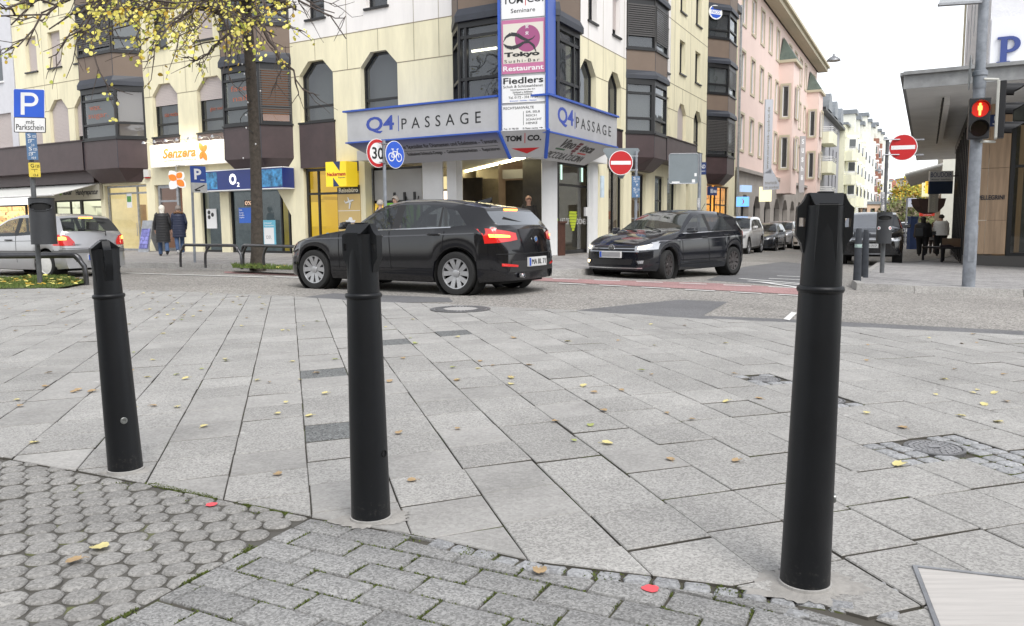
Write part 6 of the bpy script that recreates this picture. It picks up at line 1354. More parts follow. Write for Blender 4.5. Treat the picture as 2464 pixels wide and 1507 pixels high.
# bench with shoes
p=gnd(2295,632,.085); f=Fr((p.x,p.y,p.z),(.999,.05,0)); t=thing('bench',p,'dark metal bench with clothes and shoes displayed on it, beside the signal pole','bench')
m=MB(); m.box(f,-.45,.35,.46,.52,-1.2,.05); m.build('seat',ANTH,t)
for a,c_ in ((-.44,.0),(.30,.0),(-.44,-1.15),(.30,-1.15)): m=MB(); m.box(f,a,a+.06,0,.46,c_-.05,c_); m.build('leg',ANTH,t)
m=MB(); m.box(f,.27,.35,.52,.80,-1.2,.05); m.build('backrest',mat('bench_wood',(.10,.06,.035),.6),t)
for k,(a,c_) in enumerate(((-.3,-.1),(-.1,-.15))):
    m=MB(); m.add([f.pt(a-.12,.52,c_-.05),f.pt(a+.14,.52,c_-.05),f.pt(a+.14,.52,c_+.05),f.pt(a-.12,.52,c_+.05),f.pt(a-.12,.60,c_-.04),f.pt(a+.0,.60,c_-.04),f.pt(a+.0,.60,c_+.04),f.pt(a-.12,.60,c_+.04),f.pt(a+.13,.55,c_-.04),f.pt(a+.13,.55,c_+.04)],[(3,2,1,0),(0,1,8,5,4),(3,7,6,9,2),(4,5,6,7),(5,8,9,6),(1,2,9,8),(0,4,7,3)]); tag(m.build('shoe',mat('shoe_dark',(.03,.02,.025),.5)),('dark shoe at the left end of the bench','dark shoe in the middle of the bench')[k],'shoe')
# signs on the pink building and right facade
t,f,w,h=psign(1840,1858,243,415,42,mat('banner_white',(.62,.64,.70),.6),'tall white banner with vertical web address on the pink building','banner_sign',ang=-2)
f9=Fr(f.o,Vector((0,0,1)),f.n,-f.r); text('lettering','www.touristik-quadrat.de',f9,-h*.44,h*.40,-w*.2,w*.2,.001,mat('banner_letter',(.25,.22,.17)),t)
q=MB(); q.poly(f,[(-w/2,-h/2),(w*.5,-h/2+.25),(w*1.6,-h/2-.5),(w*1.6,-h/2-1.1+.3),(-w/2,-h/2-.85)][::-1],-.12,0); q.build('lower_panel',mat('banner_white',(.62,.64,.70)),t); text('lettering','touristik',f,-w*.3,w*1.3,-h/2-.55,-h/2-.38,.001,mat('banner_letter',(.25,.22,.17)),t); text('lettering','im quadrat',f,-w*.3,w*1.5,-h/2-.8,-h/2-.63,.001,mat('banner_letter',(.25,.22,.17)),t)
t,f,w,h=psign(1924,1937,330,462,58,mat('banner_grey2',(.40,.38,.38),.6),'grey upright banner reading Sushi','banner_sign',ang=0)
for i,ch in enumerate('Sushi'): text('lettering',ch,f,-w*.22,w*.22,h*(.36-.16*i),h*(.45-.16*i),.001,SWHITE,t,bold=.03)
psign(1773,1802,474,497,38,mat('lit_blue',(.1,.35,.85),.5,emit=.5,ecol=(.2,.5,1)),'light blue lit sign with a red smile mark','projecting_sign',txt=[(')',-.1,.1,-.3,.3,SRED)])
t,f,w,h=psign(1776,1818,446,462,42,mat('lit_palebl',(.35,.5,.7),.5,emit=.3,ecol=(.5,.7,1)),'long pale blue lit fascia over the travel agency','fascia_sign',ang=40)
psign(1828,1856,450,485,44,mat('lit_cream',(.9,.88,.6)),'blank cream lit box sign on the pink building','projecting_sign')
t,f,w,h=psign(1698,1736,450,470,33,NAVY,'navy fascia reading KIND HÖRGERÄTE','fascia_sign',txt=[('KIND',-.42,-.08,-.25,.25,SWHITE),('HÖRGERÄTE',-.02,.45,-.2,.18,SWHITE)],ang=50)
psign(1684,1699,391,420,27,NAVY,'navy projecting sign with the letters ND, partly behind the blank sign','projecting_sign',txt=[('ND',-.35,.35,0,.3,SWHITE),('GERÄTE',-.35,.35,-.28,-.16,SWHITE)])
psign(1444,1457,424,475,24,mat('pale_info',(.55,.65,.72),.5,var=.2,vscale=6),'narrow pale blue information panel on the cream pier','wall_sign',ang=50,th=.04)
psign(1409,1425,499,520,21.5,OFFW,'small white wall box with a black mark beside the kebab shop','wall_box',ang=20,th=.12)
# ------------------------------------------------------------------ signs and awnings on the left facade
def lsign(x0,x1,y0,y1,c,mm,label,name='shop_sign',th=.12,cat='shop sign'):
    a0=LF.px(x0,(y0+y1)/2,c)[0]; a1=LF.px(x1,(y0+y1)/2,c)[0]; zt=LF.px((x0+x1)/2,y0,c)[1]; z0=LF.px((x0+x1)/2,y1,c)[1]
    t=thing(name,LF.pt((a0+a1)/2,z0,c),label,cat); m=MB(); m.box(LF,a0,a1,z0,zt,c-th,c); m.build('panel',mm,t); return t,a0,a1,z0,zt
SENM=mat('lit_white_board',(.85,.83,.78),.6); OGL=mat('orange_letters',(.80,.20,.02),.5,emit=.03,ecol=(1,.3,.03))
t,a0,a1,z0,zt=lsign(361,551,342,398,.35,SENM,'bright white lit shop board reading Senzera with an orange butterfly')
w,h=a1-a0,zt-z0; text('lettering','Senzera',LF,a0+.17*w,a0+.60*w,z0+.36*h,z0+.80*h,.351,OGL,t,shear=.25,bold=.03); text('lettering','professional waxing',LF,a0+.19*w,a0+.60*w,z0+.20*h,z0+.31*h,.351,mat('pale_orange',(.8,.45,.25)),t)
def petal(m,F,cx,cy,l,wd,ang,c0,c1):
    a=R_(ang); P=[]
    for k in range(12): 
        u=k/11; P.append((u*l,wd*math.sin(PI*u)**.8))
    P+=[(x,-y) for x,y in P[-2:0:-1]]; Q=[(cx+x*math.cos(a)-y*math.sin(a),cy+x*math.sin(a)+y*math.cos(a)) for x,y in P]; m.poly(F,Q[::-1],c0,c1)
m=MB(); cx,cy=a0+.69*w,z0+.55*h
for an,l in ((120,.36),(45,.30),(235,.30),(300,.36)): petal(m,LF,cx,cy,l,.10,an,.351,.37)
m.build('butterfly_symbol',OGL,t)
m=MB()
for k in range(7): 
    a=a0+(.06+.145*k)*w; m.tube([LF.pt(a,zt-.02,.33),LF.pt(a+.03,zt+.1,.5),LF.pt(a+.05,zt+.06,.75)],.012,6); m.lathe([(.03,0),(.07,-.09)],LF.pt(a+.05,zt+.10,.8),n=10,cap=True)
m.build('spot_lamps',GALV,t)
bl=bpy.data.lights
for k in range(4):
    L_=bl.new('spot_lamp_light','AREA'); L_.shape='RECTANGLE'; L_.size=.5; L_.size_y=.1; L_.energy=5; L_.color=(1,.88,.65); ob=bpy.data.objects.new('spot_lamp_light',L_); COL.objects.link(ob); ob.location=LF.pt(a0+(.14+.24*k)*w,zt+.10,.75)-t.location; ob.parent=t; ob.rotation_euler=(-(LF.n)*.9+Vector((0,0,-1))).normalized().to_track_quat('-Z','Y').to_euler()
# hanging butterfly
p=LF.pt(LF.px(425,430,.8)[0],LF.px(425,433,.8)[1],.8); f=sframe(p,25); t=thing('hanging_sign',p,'orange and white butterfly shaped sign hanging under the white shop board','shop sign')
m=MB(); 
for an,l in ((125,.38),(50,.36),(235,.40),(318,.38)): petal(m,f,0,0,l,.15,an,-.06,0)
m.build('white_wings',SWHITE,t); m=MB()
for an,l in ((150,.30),(318,.32)): petal(m,f,0,0,l,.115,an,.001,.01)
petal(m,f,.02,.05,.26,.10,55,.001,.01); m.build('orange_wings',OGL,t); m=MB(); m.tube([f.pt(0,.3,-.03),f.pt(0,.5,-.03),f.pt(.3,.5,-.03)],.02,6); m.build('bracket',GALV,t)
# telephone shop sign
O2M=mat('deep_blue_board',(.008,.02,.12),.35,emit=.05,ecol=(.05,.1,.5)); t,a0,a1,z0,zt=lsign(466,680,409,456,.55,O2M,'dark blue telephone shop fascia with a white O2 mark',th=.5)
w,h=a1-a0,zt-z0; BUB=mat('bubble_print',(.05,.25,.5),.4,var=.9,vscale=5)
for q in ((a0+.02,a0+.28*w),(a0+.78*w,a1-.02)): MB().box(LF,*q,z0+.04,zt-.04,.55,.553).build('bubble_print',BUB,t)
m=MB(); m=MB(); m.box(LF,a0,a1,z0-.03,z0,.05,.56); m.box(LF,a0,a1,zt,zt+.03,.05,.56); m.build('white_edge',SWHITE,t)
text('lettering','O',LF,a0+.42*w,a0+.50*w,z0+.25*h,z0+.82*h,.551,mat('glow_white',(.9,.9,.88),.5,emit=.5),t,bold=.05); text('lettering','2',LF,a0+.505*w,a0+.535*w,z0+.14*h,z0+.36*h,.551,mat('glow_white',(.9,.9,.88)),t,bold=.02)
# posters in the telephone shop windows
def poster(x0,x1,y0,y1,c,mm,label,txt=(),F=LF):
    a0=F.px(x0,(y0+y1)/2,c)[0]; a1=F.px(x1,(y0+y1)/2,c)[0]; zt=F.px((x0+x1)/2,y0,c)[1]; z0=F.px((x0+x1)/2,y1,c)[1]
    t=thing('poster',F.pt((a0+a1)/2,z0,c),label,'poster'); m=MB(); m.box(F,a0,a1,z0,zt,c-.02,c); m.build('sheet',mm,t); w,h=a1-a0,zt-z0
    for s,u0,u1,v0,v1,cm in txt: text('lettering',s,F,a0+u0*w,a0+u1*w,z0+v0*h,z0+v1*h,c+.001,cm,t)
    return t,a0,a1,z0,zt
t,a0,a1,z0,zt=poster(497,521,503,550,-.08,SWHITE,'white telephone poster with three black lenses in the left window')
for (u,v) in ((.28,.82),(.28,.58),(.62,.70)): disc(LF,.075,0,.003,16,a0+u*(a1-a0),z0+v*(zt-z0)).build('lens_symbol',BLACK,t).location+=-LF.n*.079
POB=mat('poster_blue',(.02,.07,.28),.5,emit=.15,ecol=(.05,.2,.8))
poster(575,607,500,537,-.05,POB,'blue poster with white lines of text in the telephone shop',[('Dein',.04,.25,.80,.92,SWHITE),('So-wie-',.04,.38,.62,.74,SWHITE),('du-willst-',.04,.42,.46,.58,SWHITE),('Angebot',.04,.40,.30,.42,SWHITE)])
poster(588,606,482,496,-.05,mat('dark_board',(.05,.03,.03)),'small dark poster reading 0% in the telephone shop',[('0%',.1,.95,.15,.85,mat('peach',(.9,.6,.4),.5,emit=.4))])
f=LF
t,a0,a1,z0,zt=poster(632,663,530,594,-.02,mat('poster_cyan',(.12,.38,.5),.5,emit=.1),'pale cyan standing poster with a house drawing beside the tree trunk',[('Unser',.15,.75,.86,.93,SWHITE),('Tagesangebot',.12,.88,.76,.83,SWHITE),('DSL',.30,.70,.30,.42,BLACK)])
m=MB(); m.box(LF,a0+.12*(a1-a0),a1-.12*(a1-a0),z0+.1*(zt-z0),z0+.72*(zt-z0),-.019,-.015); m.build('white_field',SWHITE,t)
# yellow wedge niche, Neckermann box, Reisebüro panel, street number plate
m=MB(); a_,b_=lx(652,560,-.6),lx(697,560,-.6); m.poly(LF,[(lx(700),.1),(lx(700),1.3),(lx(655),2.7),(lx(655),.1)],-.5,-.45); o=m.build('yellow_niche',mat('niche_yellow',(.62,.42,.02),.6,var=.15),Q4)
t,a0,a1,z0,zt=lsign(784,833,389,449,.55,mat('lit_yellow_box',(.85,.62,.03),.5,emit=.18,ecol=(1,.7,.02)),'yellow square box sign with a blue N and red travel company lettering',th=.5)
w,h=a1-a0,zt-z0; m=MB(); m.poly(LF,[(a0+.38*w,zt),(a0+.72*w,zt),(a0+.68*w,zt-.38*h)][::-1],.55,.556); m.poly(LF,[(a0+.36*w,z0),(a0+.66*w,z0),(a0+.36*w,z0+.36*h)],.55,.556); m.build('blue_letter',NAVY,t); text('lettering','Neckermann',LF,a0+.06*w,a0+.97*w,z0+.42*h,z0+.58*h,.551,SRED,t,bold=.03); text('lettering','Reisen',LF,a0+.62*w,a0+.95*w,z0+.32*h,z0+.39*h,.551,NAVY,t)
OCH=mat('ochre_panel',(.62,.45,.18),.5,var=.05)
t,a0,a1,z0,zt=lsign(814,867,447,585,.03,OCH,'tall ochre travel agency panel headed Reisebüro with aeroplane and ship drawings','wall_sign',th=.03)
w,h=a1-a0,zt-z0; m=MB(); m.box(LF,a0-.01,a1+.01,zt-.145*h,zt+.01,.03,.036); m.build('black_header',BLACK,t); text('lettering','Reisebüro',LF,a0+.07*w,a1-.07*w,zt-.115*h,zt-.035*h,.037,SWHITE,t,bold=.02)
m=MB(); m.box(LF,a0,a1,zt-.44*h,zt-.43*h,.03,.034); m.box(LF,a0,a1,zt-.72*h,zt-.71*h,.03,.034); m.build('white_line',SWHITE,t)
for gr,mm,c0 in ((1.25,BLACK,.031),(1,SWHITE,.036)):
    m=MB(); cx,cy=a0+.52*w,zt-.29*h; W_=.045*gr
    stroke(m,LF,[(cx-.16*1,cy-.02),(cx-.10,cy),(cx+.12,cy+.06),(cx+.19,cy+.06)],[W_*.6,W_*1.3,W_*1.3,W_*.5],c0,c0+.004)
    stroke(m,LF,[(cx,cy+.02),(cx-.05,cy+.16)],[W_*1.5,W_*.8],c0+.0005,c0+.0045); stroke(m,LF,[(cx+.04,cy),(cx-.0,cy-.20)],[W_*1.7,W_*.9],c0+.001,c0+.005); stroke(m,LF,[(cx-.14,cy-.02),(cx-.20,cy+.06)],[W_*.8,W_*.6],c0+.0015,c0+.0055)
    m.build('aeroplane_drawing' if gr==1 else 'aeroplane_outline',mm,t)
m=MB(); cx,cy=a0+.55*w,zt-.60*h; m.poly(LF,[(cx-.2,cy),(cx+.22,cy),(cx+.17,cy-.07),(cx-.17,cy-.07)][::-1],.031,.036); m.poly(LF,[(cx-.1,cy+.001),(cx+.1,cy+.001),(cx+.06,cy+.09),(cx-.04,cy+.09)],.031,.036); m.build('ship_drawing',SWHITE,t); m=MB(); m.box(LF,a0+.06*w,a1-.1*w,cy-.095,cy-.08,.031,.036); m.build('blue_waves',LBLUE,t); text('lettering','Check-in',LF,a0+.1*w,a0+.75*w,z0+.08*h,z0+.16*h,.031,BLACK,t)
t,a0,a1,z0,zt=lsign(838,862,388,412,.02,mat('enamel_navy',(.02,.03,.13),.25),'small navy enamel block number plate reading Q4','wall_sign',th=.02); w,h=a1-a0,zt-z0; text('lettering','Q4',LF,a0+.12*w,a1-.12*w,z0+.42*h,z0+.9*h,.021,SWHITE,t,bold=.02); text('lettering','21→24',LF,a0+.15*w,a1-.15*w,z0+.1*h,z0+.28*h,.021,SWHITE,t) if 0 else text('lettering','21-24',LF,a0+.15*w,a1-.15*w,z0+.1*h,z0+.28*h,.021,SWHITE,t)
# round stickers on the yellow door
for k,(x,y,c_) in enumerate(((770,580,(.15,.3,.5)),(789,569,(.2,.4,.6)),(785,592,(.3,.35,.3)),(786,620,(.7,.75,.75)),(800,610,(.25,.45,.6)))):
    a,z=LF.px(x,y,-.10); disc(LF,.12,-.10,-.098,18,a,z).build('door_sticker',mat('sticker_c%d'%k,c_,.5,var=.4,vscale=9),Q4)
m=MB()
for s in (-1,1):
    a,z=LF.px(763+s*4,600,-.03); m.tube([LF.pt(a+s*.10*math.sin(PI*k/8),z+.2-.4*k/8,0) for k in range(9)],.014,6)
m.build('door_handle',GALV,Q4)
# phone-repair shop fascia, awning, left shop
t,a0,a1,z0,zt=lsign(70,240,447,482,.15,mat('fascia_cream',(.48,.45,.36),.6),'pale shop fascia reading eStar Handyreparatur under the awning'); w,h=a1-a0,zt-z0
DK=mat('letter_darkgrey',(.06,.06,.06)); text('lettering','Handyankauf',LF,a0+.02*w,a0+.33*w,z0+.28*h,z0+.6*h,.151,DK,t,bold=.03); text('lettering','eStar',LF,a0+.50*w,a0+.63*w,z0+.35*h,z0+.78*h,.151,DK,t,bold=.03); text('lettering','Handyreparatur',LF,a0+.68*w,a0+.98*w,z0+.2*h,z0+.68*h,.151,DK,t,bold=.03)
disc(LF,.10,.15,.155,14,a0+.465*w,z0+.5*h).build('green_leaf_mark',mat('leaf_green',(.2,.42,.05)),t)
t=thing('awning',LF.pt(-20.5,2.4,.1),'pale extended awning over the shops at the far left','awning'); A0,A1=LF.px(-40,440,.3)[0],LF.px(232,420,.1)[0]
m=MB(); P=[LF.pt(-27,2.72,.1),LF.pt(A1,2.72,.1),LF.pt(A1-.3,2.25,1.7),LF.pt(-27,2.2,1.7)]; m.prism(P,(0,0,.03)); m.build('fabric',mat('awning_cloth',(.60,.60,.57),.8,var=.05),t); m=MB(); m.tube([P[3],P[2]],.05,8); m.tube([P[1],P[2]],.03,6); m.build('front_bar',OFFW,t)
t,a0,a1,z0,zt=lsign(305,317,466,500,-.04,SWHITE,'oval white shop sticker sign on the jewellery shop glass',th=.01)
m=MB(); m.box(LF,a0+.03,a1-.03,z0+.4*(zt-z0),zt-.1,-.039,-.035); m.build('green_field',mat('sticker_green',(.1,.3,.08)),t)
# alarm box
t,a0,a1,z0,zt=lsign(345,356,408,426,.12,OFFW,'small white alarm box with a red lens on the wall','alarm_box',th=.12,cat='alarm'); m=MB(); m.box(LF,a0+.02,a1-.02,z0-.05,z0,.02,.1); m.build('red_lens',SRED,t)
# A-frame board
p=gnd(362,609,.085); p=gnd(360,607,.085); f=sframe(p+Vector((0,0,0)),35); t=thing('pavement_board',p,'grey A-frame pavement board with blue pictures outside the jewellery shop','pavement sign')
p=gnd(358,606,.085); q=at(0,0,1)
f=Fr(Vector((at(359,600,p.y).x-.0,p.y,p.z)),(.8536,-.521,0)); 
m=MB(); m.add([f.pt(-.3,0,.25),f.pt(.3,0,.25),f.pt(.3,1.15,0),f.pt(-.3,1.15,0),f.pt(-.3,0,.22),f.pt(.3,0,.22),f.pt(.3,1.15,-.03),f.pt(-.3,1.15,-.03)],[(0,1,2,3),(7,6,5,4),(0,4,5,1),(1,5,6,2),(2,6,7,3),(3,7,4,0)]); m.build('front_panel',GALV,t)
m=MB(); m.add([f.pt(-.25,.12,.245),f.pt(.25,.12,.245),f.pt(.25,.85,.085),f.pt(-.25,.85,.085)],[(0,1,2,3)]); m.build('pictures',shelfmat('board_pictures',(.25,.25,.6),(.08,.08,.25),.05,8,.4),t); m=MB(); m.add([f.pt(-.3,0,-.5),f.pt(.3,0,-.5),f.pt(.3,1.15,-.03),f.pt(-.3,1.15,-.03)],[(0,1,2,3)]); m.build('rear_panel',GALV,t)
# building and trees added behind the viewer (seen only in reflections and from other positions)
BF=Fr((45,-13,0),(-1,0,0),(0,1,0))
ops=[(2+3.4*k,3.6+3.4*k,z,z+1.7) for k in range(22) for z in (3.8,6.6)]
t=bldg('reflection_building','long beige building added behind the viewpoint, seen only in reflections',BF,0,76,0,9.2,mat('beige_render',(.42,.38,.30),.85,var=.1),ops,dep=6)
m=MB()
for o in ops: m.quad(BF,*o,-.13)
m.build('window_panes',GLF,t)
for k,(x,y) in enumerate(((-7,-6.5),(2,-8),(12,-7),(24,-8))):
    r=random.Random(40+k); b=Vector((x,y,0)); t=thing('reflection_tree',b,'bare autumn street tree added behind the viewpoint for reflections, number %s from the left'%('one','two','three','four')[k],'tree','trees added behind the viewpoint'); m=MB(); m.tube([b,b+Vector((0,0,3)),b+Vector((.2,0,7))],[.2,.15,.05],8)
    for q in range(16):
        c=b+Vector((0,0,r.uniform(2.5,6.5))); a=r.uniform(0,2*PI); e=c+Vector((math.cos(a)*r.uniform(1.5,3),math.sin(a)*r.uniform(1.5,3),r.uniform(.8,2.4))); m.tube([c,(c+e)/2+Vector((0,0,.3)),e],[.07,.05,.015],5)
        for w in range(4): f=c.lerp(e,r.uniform(.3,1)); m.tube([f,f+Vector((r.gauss(0,.8),r.gauss(0,.8),r.uniform(-.2,1)))],[.02,.006],4)
    m.build('trunk',mat('bark2',(.05,.04,.035),.9),t); m=MB()
    for q in range(700): c=b+Vector((r.gauss(0,1.6),r.gauss(0,1.6),4.6+r.gauss(0,1.5))); s_=r.uniform(.08,.16); m.face([c,c+Vector((s_,0,0)),c+Vector((s_,r.uniform(-s_,s_),s_)),c+Vector((0,0,s_))])
    m.build('crown',mat('rear_leaf',(.5,.42,.06),.7),t)
# ------------------------------------------------------------------ cars
def pchip(P):
    xs=[p[0] for p in P]; ys=[p[1] for p in P]; n=len(P); h=[xs[i+1]-xs[i] for i in range(n-1)]; d=[(ys[i+1]-ys[i])/h[i] for i in range(n-1)]; m=[d[0]]+[0 if d[i-1]*d[i]<=0 else 2*d[i-1]*d[i]/(d[i-1]+d[i]) for i in range(1,n-1)]+[d[-1]]
    def f(x):
        x=min(max(x,xs[0]),xs[-1]); i=0
        while i<n-2 and x>xs[i+1]: i+=1
        t=(x-xs[i])/h[i]; a,b=ys[i],ys[i+1]; t2,t3=t*t,t*t*t
        return (2*t3-3*t2+1)*a+(t3-2*t2+t)*h[i]*m[i]+(-2*t3+3*t2)*b+(t3-t2)*h[i]*m[i+1]
    return f
def paint(name,col,metal=.0,rough=.25):
    return mat(name,col,rough,metal=metal,coat=.35 if sum(col)<.2 else 1.,spec=.5,var=.04,vscale=6)
CGL=glass('car_glass',.6,tint=(.52,.56,.56),dark=(.06,.065,.07),ior=1.7,bump=.0,rough=.03); CGLC=glass('car_glass_clear',.6,tint=(.75,.8,.78),dark=(.045,.05,.05),ior=1.5,bump=.0,rough=.06)
TYRE=mat('tyre_rubber',(.018,.018,.018),.85,bump=.3,bscale=120); RIMS=mat('alloy_silver',(.42,.42,.43),.3,metal=.8); RIMD=mat('alloy_dark',(.11,.10,.10),.35,metal=.7); PLAS=mat('black_plastic',(.018,.018,.019),.55); CHROME=mat('chrome',(.65,.66,.68),.12,metal=1); SEATM=mat('seat_cloth',(.03,.03,.032),.9); UNDER=mat('underbody',(.006,.006,.006),.9)
TAILR=mat('tail_lamp_red',(.45,.01,.01),.15,emit=.12,ecol=(1,.02,.01),coat=1); TAILG=mat('tail_lamp_glow',(1,.25,.05),.3,emit=5,ecol=(1,.22,.03)); HEADL=mat('headlamp_lens',(.45,.46,.48),.12,metal=.5,coat=1); HEADG=mat('headlamp_glow',(1,.85,.55),.3,emit=2.2,ecol=(1,.80,.45)); PLATE=mat('number_plate',(.62,.62,.62),.4); PLBLUE=mat('plate_blue',(.02,.08,.45),.4)
def wheel(par,x,y,r,side,w=.20,n=5,rimm=None,steer=0,dbl=True,cover=False):
    rr=r*.70; o=Vector((x,y,r)); t=bpy.data.objects.new('wheel',None)
    ax=Vector((0,side,0)); 
    m=MB(); m.lathe([(rr-.01,-w),(r-.03,-w),(r,-w+.03),(r,-.025),(r-.012,-.006),(r-.05,.0),(rr+.004,-.012),(rr-.006,-.03)],(0,0,0),ax,n=40,cap=False)
    m.v=[v+o for v in m.v]; T=m.build('wheel',TYRE,par,smooth=40)
    m=MB(); m.lathe([(rr+.002,-.012),(rr-.012,-.014),(rr-.02,-.05),(rr-.03,-w*.7),(.01,-w*.7)],(0,0,0),ax,n=32,cap=False)
    base=len(m.f); m.m=[1 if i>=32*2 else 0 for i in range(len(m.f))]
    if cover: m.lathe([(rr-.01,-.03),(rr*.8,-.015),(rr*.3,-.02),(.01,-.02)],(0,0,0),ax,n=32,cap=False)
    else:
        for k in range(n):
            for dd in ((-.17,.17) if dbl else (0,)):
                a0=2*PI*k/n+.3; a1=a0+dd*1.9/ (n/5); a0=a0+dd*.6
                c0,s0,c1,s1=math.cos(a0),math.sin(a0),math.cos(a1),math.sin(a1); P=[]; wi,wo=.028,(.038 if dbl else .055)
                p0=Vector((c0*.05,0,s0*.05)); p1=Vector((c1*(rr-.01),0,s1*(rr-.01))); d=(p1-p0).normalized(); q=Vector((-d.z,0,d.x))
                pts=[p0-q*wi+ax*-.03,p0+q*wi+ax*-.03,p1+q*wo+ax*-.018,p1-q*wo+ax*-.018]
                m.prism(pts,ax*-.03)
    m.lathe([(.06,-.035),(.055,-.018),(.03,-.015),(.001,-.015)],(0,0,0),ax,n=16,cap=False); m.v=[v+o for v in m.v]; m.build('rim',[rimm or RIMS,UNDER],T,smooth=35)
    if steer:
        for ob in (T,*T.children): 
            M=Matrix.Translation(o)@Matrix.Rotation(steer,4,'Z')@Matrix.Translation(-o); ob.data.transform(M)
    return T
def car(label,cat,pos,h,P,pm,scale=(1,1,1),name='parked_car',group=None,steer=0,glassm=None,tilt=0):
    L_,wb,fo,r=P['L'],P['wb'],P['fo'],P['r']; T=pchip(P['top']); B=pchip(P['belt']); Wf=pchip(P['w']); sill=P.get('sill',.20)
    ca,h0,r0,r1=P['cowl'],P['head'],P['rw0'],P['rw1']; sa,sc=P['side']; pil=P['pillars']; roofw=P.get('roofw',.60)
    xw=(fo,fo+wb); R=r+.055; G_=glassm or CGL
    xs=set([0,.03,.08,.15,.25,.4,L_,L_-.03,L_-.08,L_-.15,L_-.25,ca,h0,r0,r1,sa,sc]); 
    for a,b in pil: xs|={a,b}
    for c in xw: xs|={c+R*math.sin(R_(q)) for q in range(-90,91,15)}|{c-R-.012,c+R+.012}
    x=.5
    while x<L_-.3: xs.add(round(x,3)); x+=.12
    xs=sorted(xs); X=[xs[0]]
    keep={ca,h0,r0,r1,sa,sc,L_,*[q for p in pil for q in p]}
    for q in xs[1:]:
        if q-X[-1]>.011: X.append(q)
        elif q in keep: X[-1]=q
    def zb(x):
        for c in xw:
            if abs(x-c)<=R+1e-6: return r+math.sqrt(max(0,R*R-(x-c)**2))
        return sill+P.get('lift',.03)*(1-min(1,min(x,L_-x)/.5))
    wmax=max(p[1] for p in P['w']); N1=P.get('nose',.16)
    def sh(x,y):
        q=1-min(1,(abs(y)/wmax))**2; bw=max(0,1-abs(x-(ca+h0)/2)/1.0)
        return N1*(1-q)*max(0,1-x/.62)**1.2-.09*q*bw-P.get('tailc',.12)*(1-q)*max(0,1-(L_-x)/.55)**1.2
    roofz=max(p[1] for p in P['top'])
    TF_=(0,.10,.30,.58,.84,1.); WF_=(.945,.985,1.,.998,.985,.958)
    def ring(x):
        z0,zt,w=zb(x),T(x),Wf(x); zbelt=min(B(x),zt-.015); out=[]
        for t,wf in zip(TF_,WF_): out.append((w*wf,z0+(zbelt-z0)*t))
        wb_=w*WF_[-1]; k=min(1,max(0,(zt-zbelt)/(roofz-.95)))
        z6=zbelt+(zt-zbelt)*(.55+.25*k) if k<.999 else zbelt+(zt-zbelt)*.8
        tw=wb_+(min(roofw,wb_)-wb_)*k
        w6=wb_+(tw-wb_)*(.75)+.02*k; out.append((w6-.005,z6)); out.append((tw*(1-.06*(1-k)),zbelt+(zt-zbelt)*(.93))); out.append((tw*.55,zt-.006)); out.append((0,zt))
        return out
    cp_=lambda x: -P.get('cslant',.24)*max(0,min(1,(x-(sc-.6))/.6))*max(0,min(1,(r1+.05-x)/max(.1,r1+.05-sc)))
    rings=[ring(x) for x in X]; nr=len(rings[0])
    body=MB(); glz={'windscreen':MB(),'rear_window':MB()}; side=MB(); pl_=MB(); full=MB()
    def P3(i,k,s): y,z=rings[i][k]; return Vector((fo+wb/2-(X[i]+sh(X[i],y)+(cp_(X[i]) if k==6 else 0)),s*y,z))
    VI={}
    def vid(i,k,s):
        key=(i,k,s if k<nr-1 else 1)
        if key not in VI: VI[key]=len(full.v); full.v.append(P3(i,k,s))
        return VI[key]
    lists={'body':[], 'windscreen':[], 'rear_window':[], 'sideL':[], 'sideR':[], 'pillar':[], 'sill':[]}
    for i in range(len(X)-1):
        xm=(X[i]+X[i+1])/2
        for k in range(nr-1):
            kind='body'
            if k==5 and sa<xm<sc: kind='side' 
            if k==5 and any(a<xm<b for a,b in pil): kind='pillar'
            if k>=7 and ca<xm<h0: kind='windscreen'
            if k>=7 and r0<xm<r1: kind='rear_window'
            if k==0 and P.get('cladding'): kind='sill'
            for s in (1,-1):
                if kind.startswith('pillar'): kind='pillar%d%s'%([n_ for n_,(a,b) in enumerate(pil) if a<xm<b][0],'L' if s>0 else 'R'); lists.setdefault(kind,[])
                q=(vid(i,k,s),vid(i+1,k,s),vid(i+1,k+1,s),vid(i,k+1,s)); q=q if s>0 else q[::-1]
                lists[('sideL' if s>0 else 'sideR') if kind=='side' else kind].append(q)
    nv=6
    for i,e in ((0,-1),(len(X)-1,1)):
        idx={}
        for k in range(nr):
            y,z=rings[i][k]
            for j in range(-nv,nv+1):
                yy=y*j/nv
                if abs(j)==nv: idx[k,j]=vid(i,k,1 if j>0 else -1)
                elif y==0: idx[k,j]=vid(i,k,1)
                else: idx[k,j]=len(full.v); full.v.append(Vector((fo+wb/2-(X[i]+sh(X[i],yy)),yy,z)))
        for k in range(nr-1):
            for j in range(-nv,nv):
                q=[idx[k,j],idx[k,j+1],idx[k+1,j+1],idx[k+1,j]]; q=[a for n_,a in enumerate(q) if a not in q[:n_]]
                if len(q)>2: lists['sill' if (k==0 and P.get('cladding')) else 'body'].append(tuple(q if e<0 else q[::-1]))
    t=thing(name,(0,0,0),label,cat,group)
    bvh=BVHTree.FromPolygons([tuple(v) for v in full.v],[f for l in lists.values() for f in l])
    def part(nm,fl,mm,par,smooth=38,sol=0):
        if not fl: return
        used=sorted({a for f in fl for a in f}); mp={a:i for i,a in enumerate(used)}; me=MB(); me.add([full.v[a] for a in used],[tuple(mp[a] for a in f) for f in fl]); o=me.build(nm,mm,par,smooth=smooth); return o
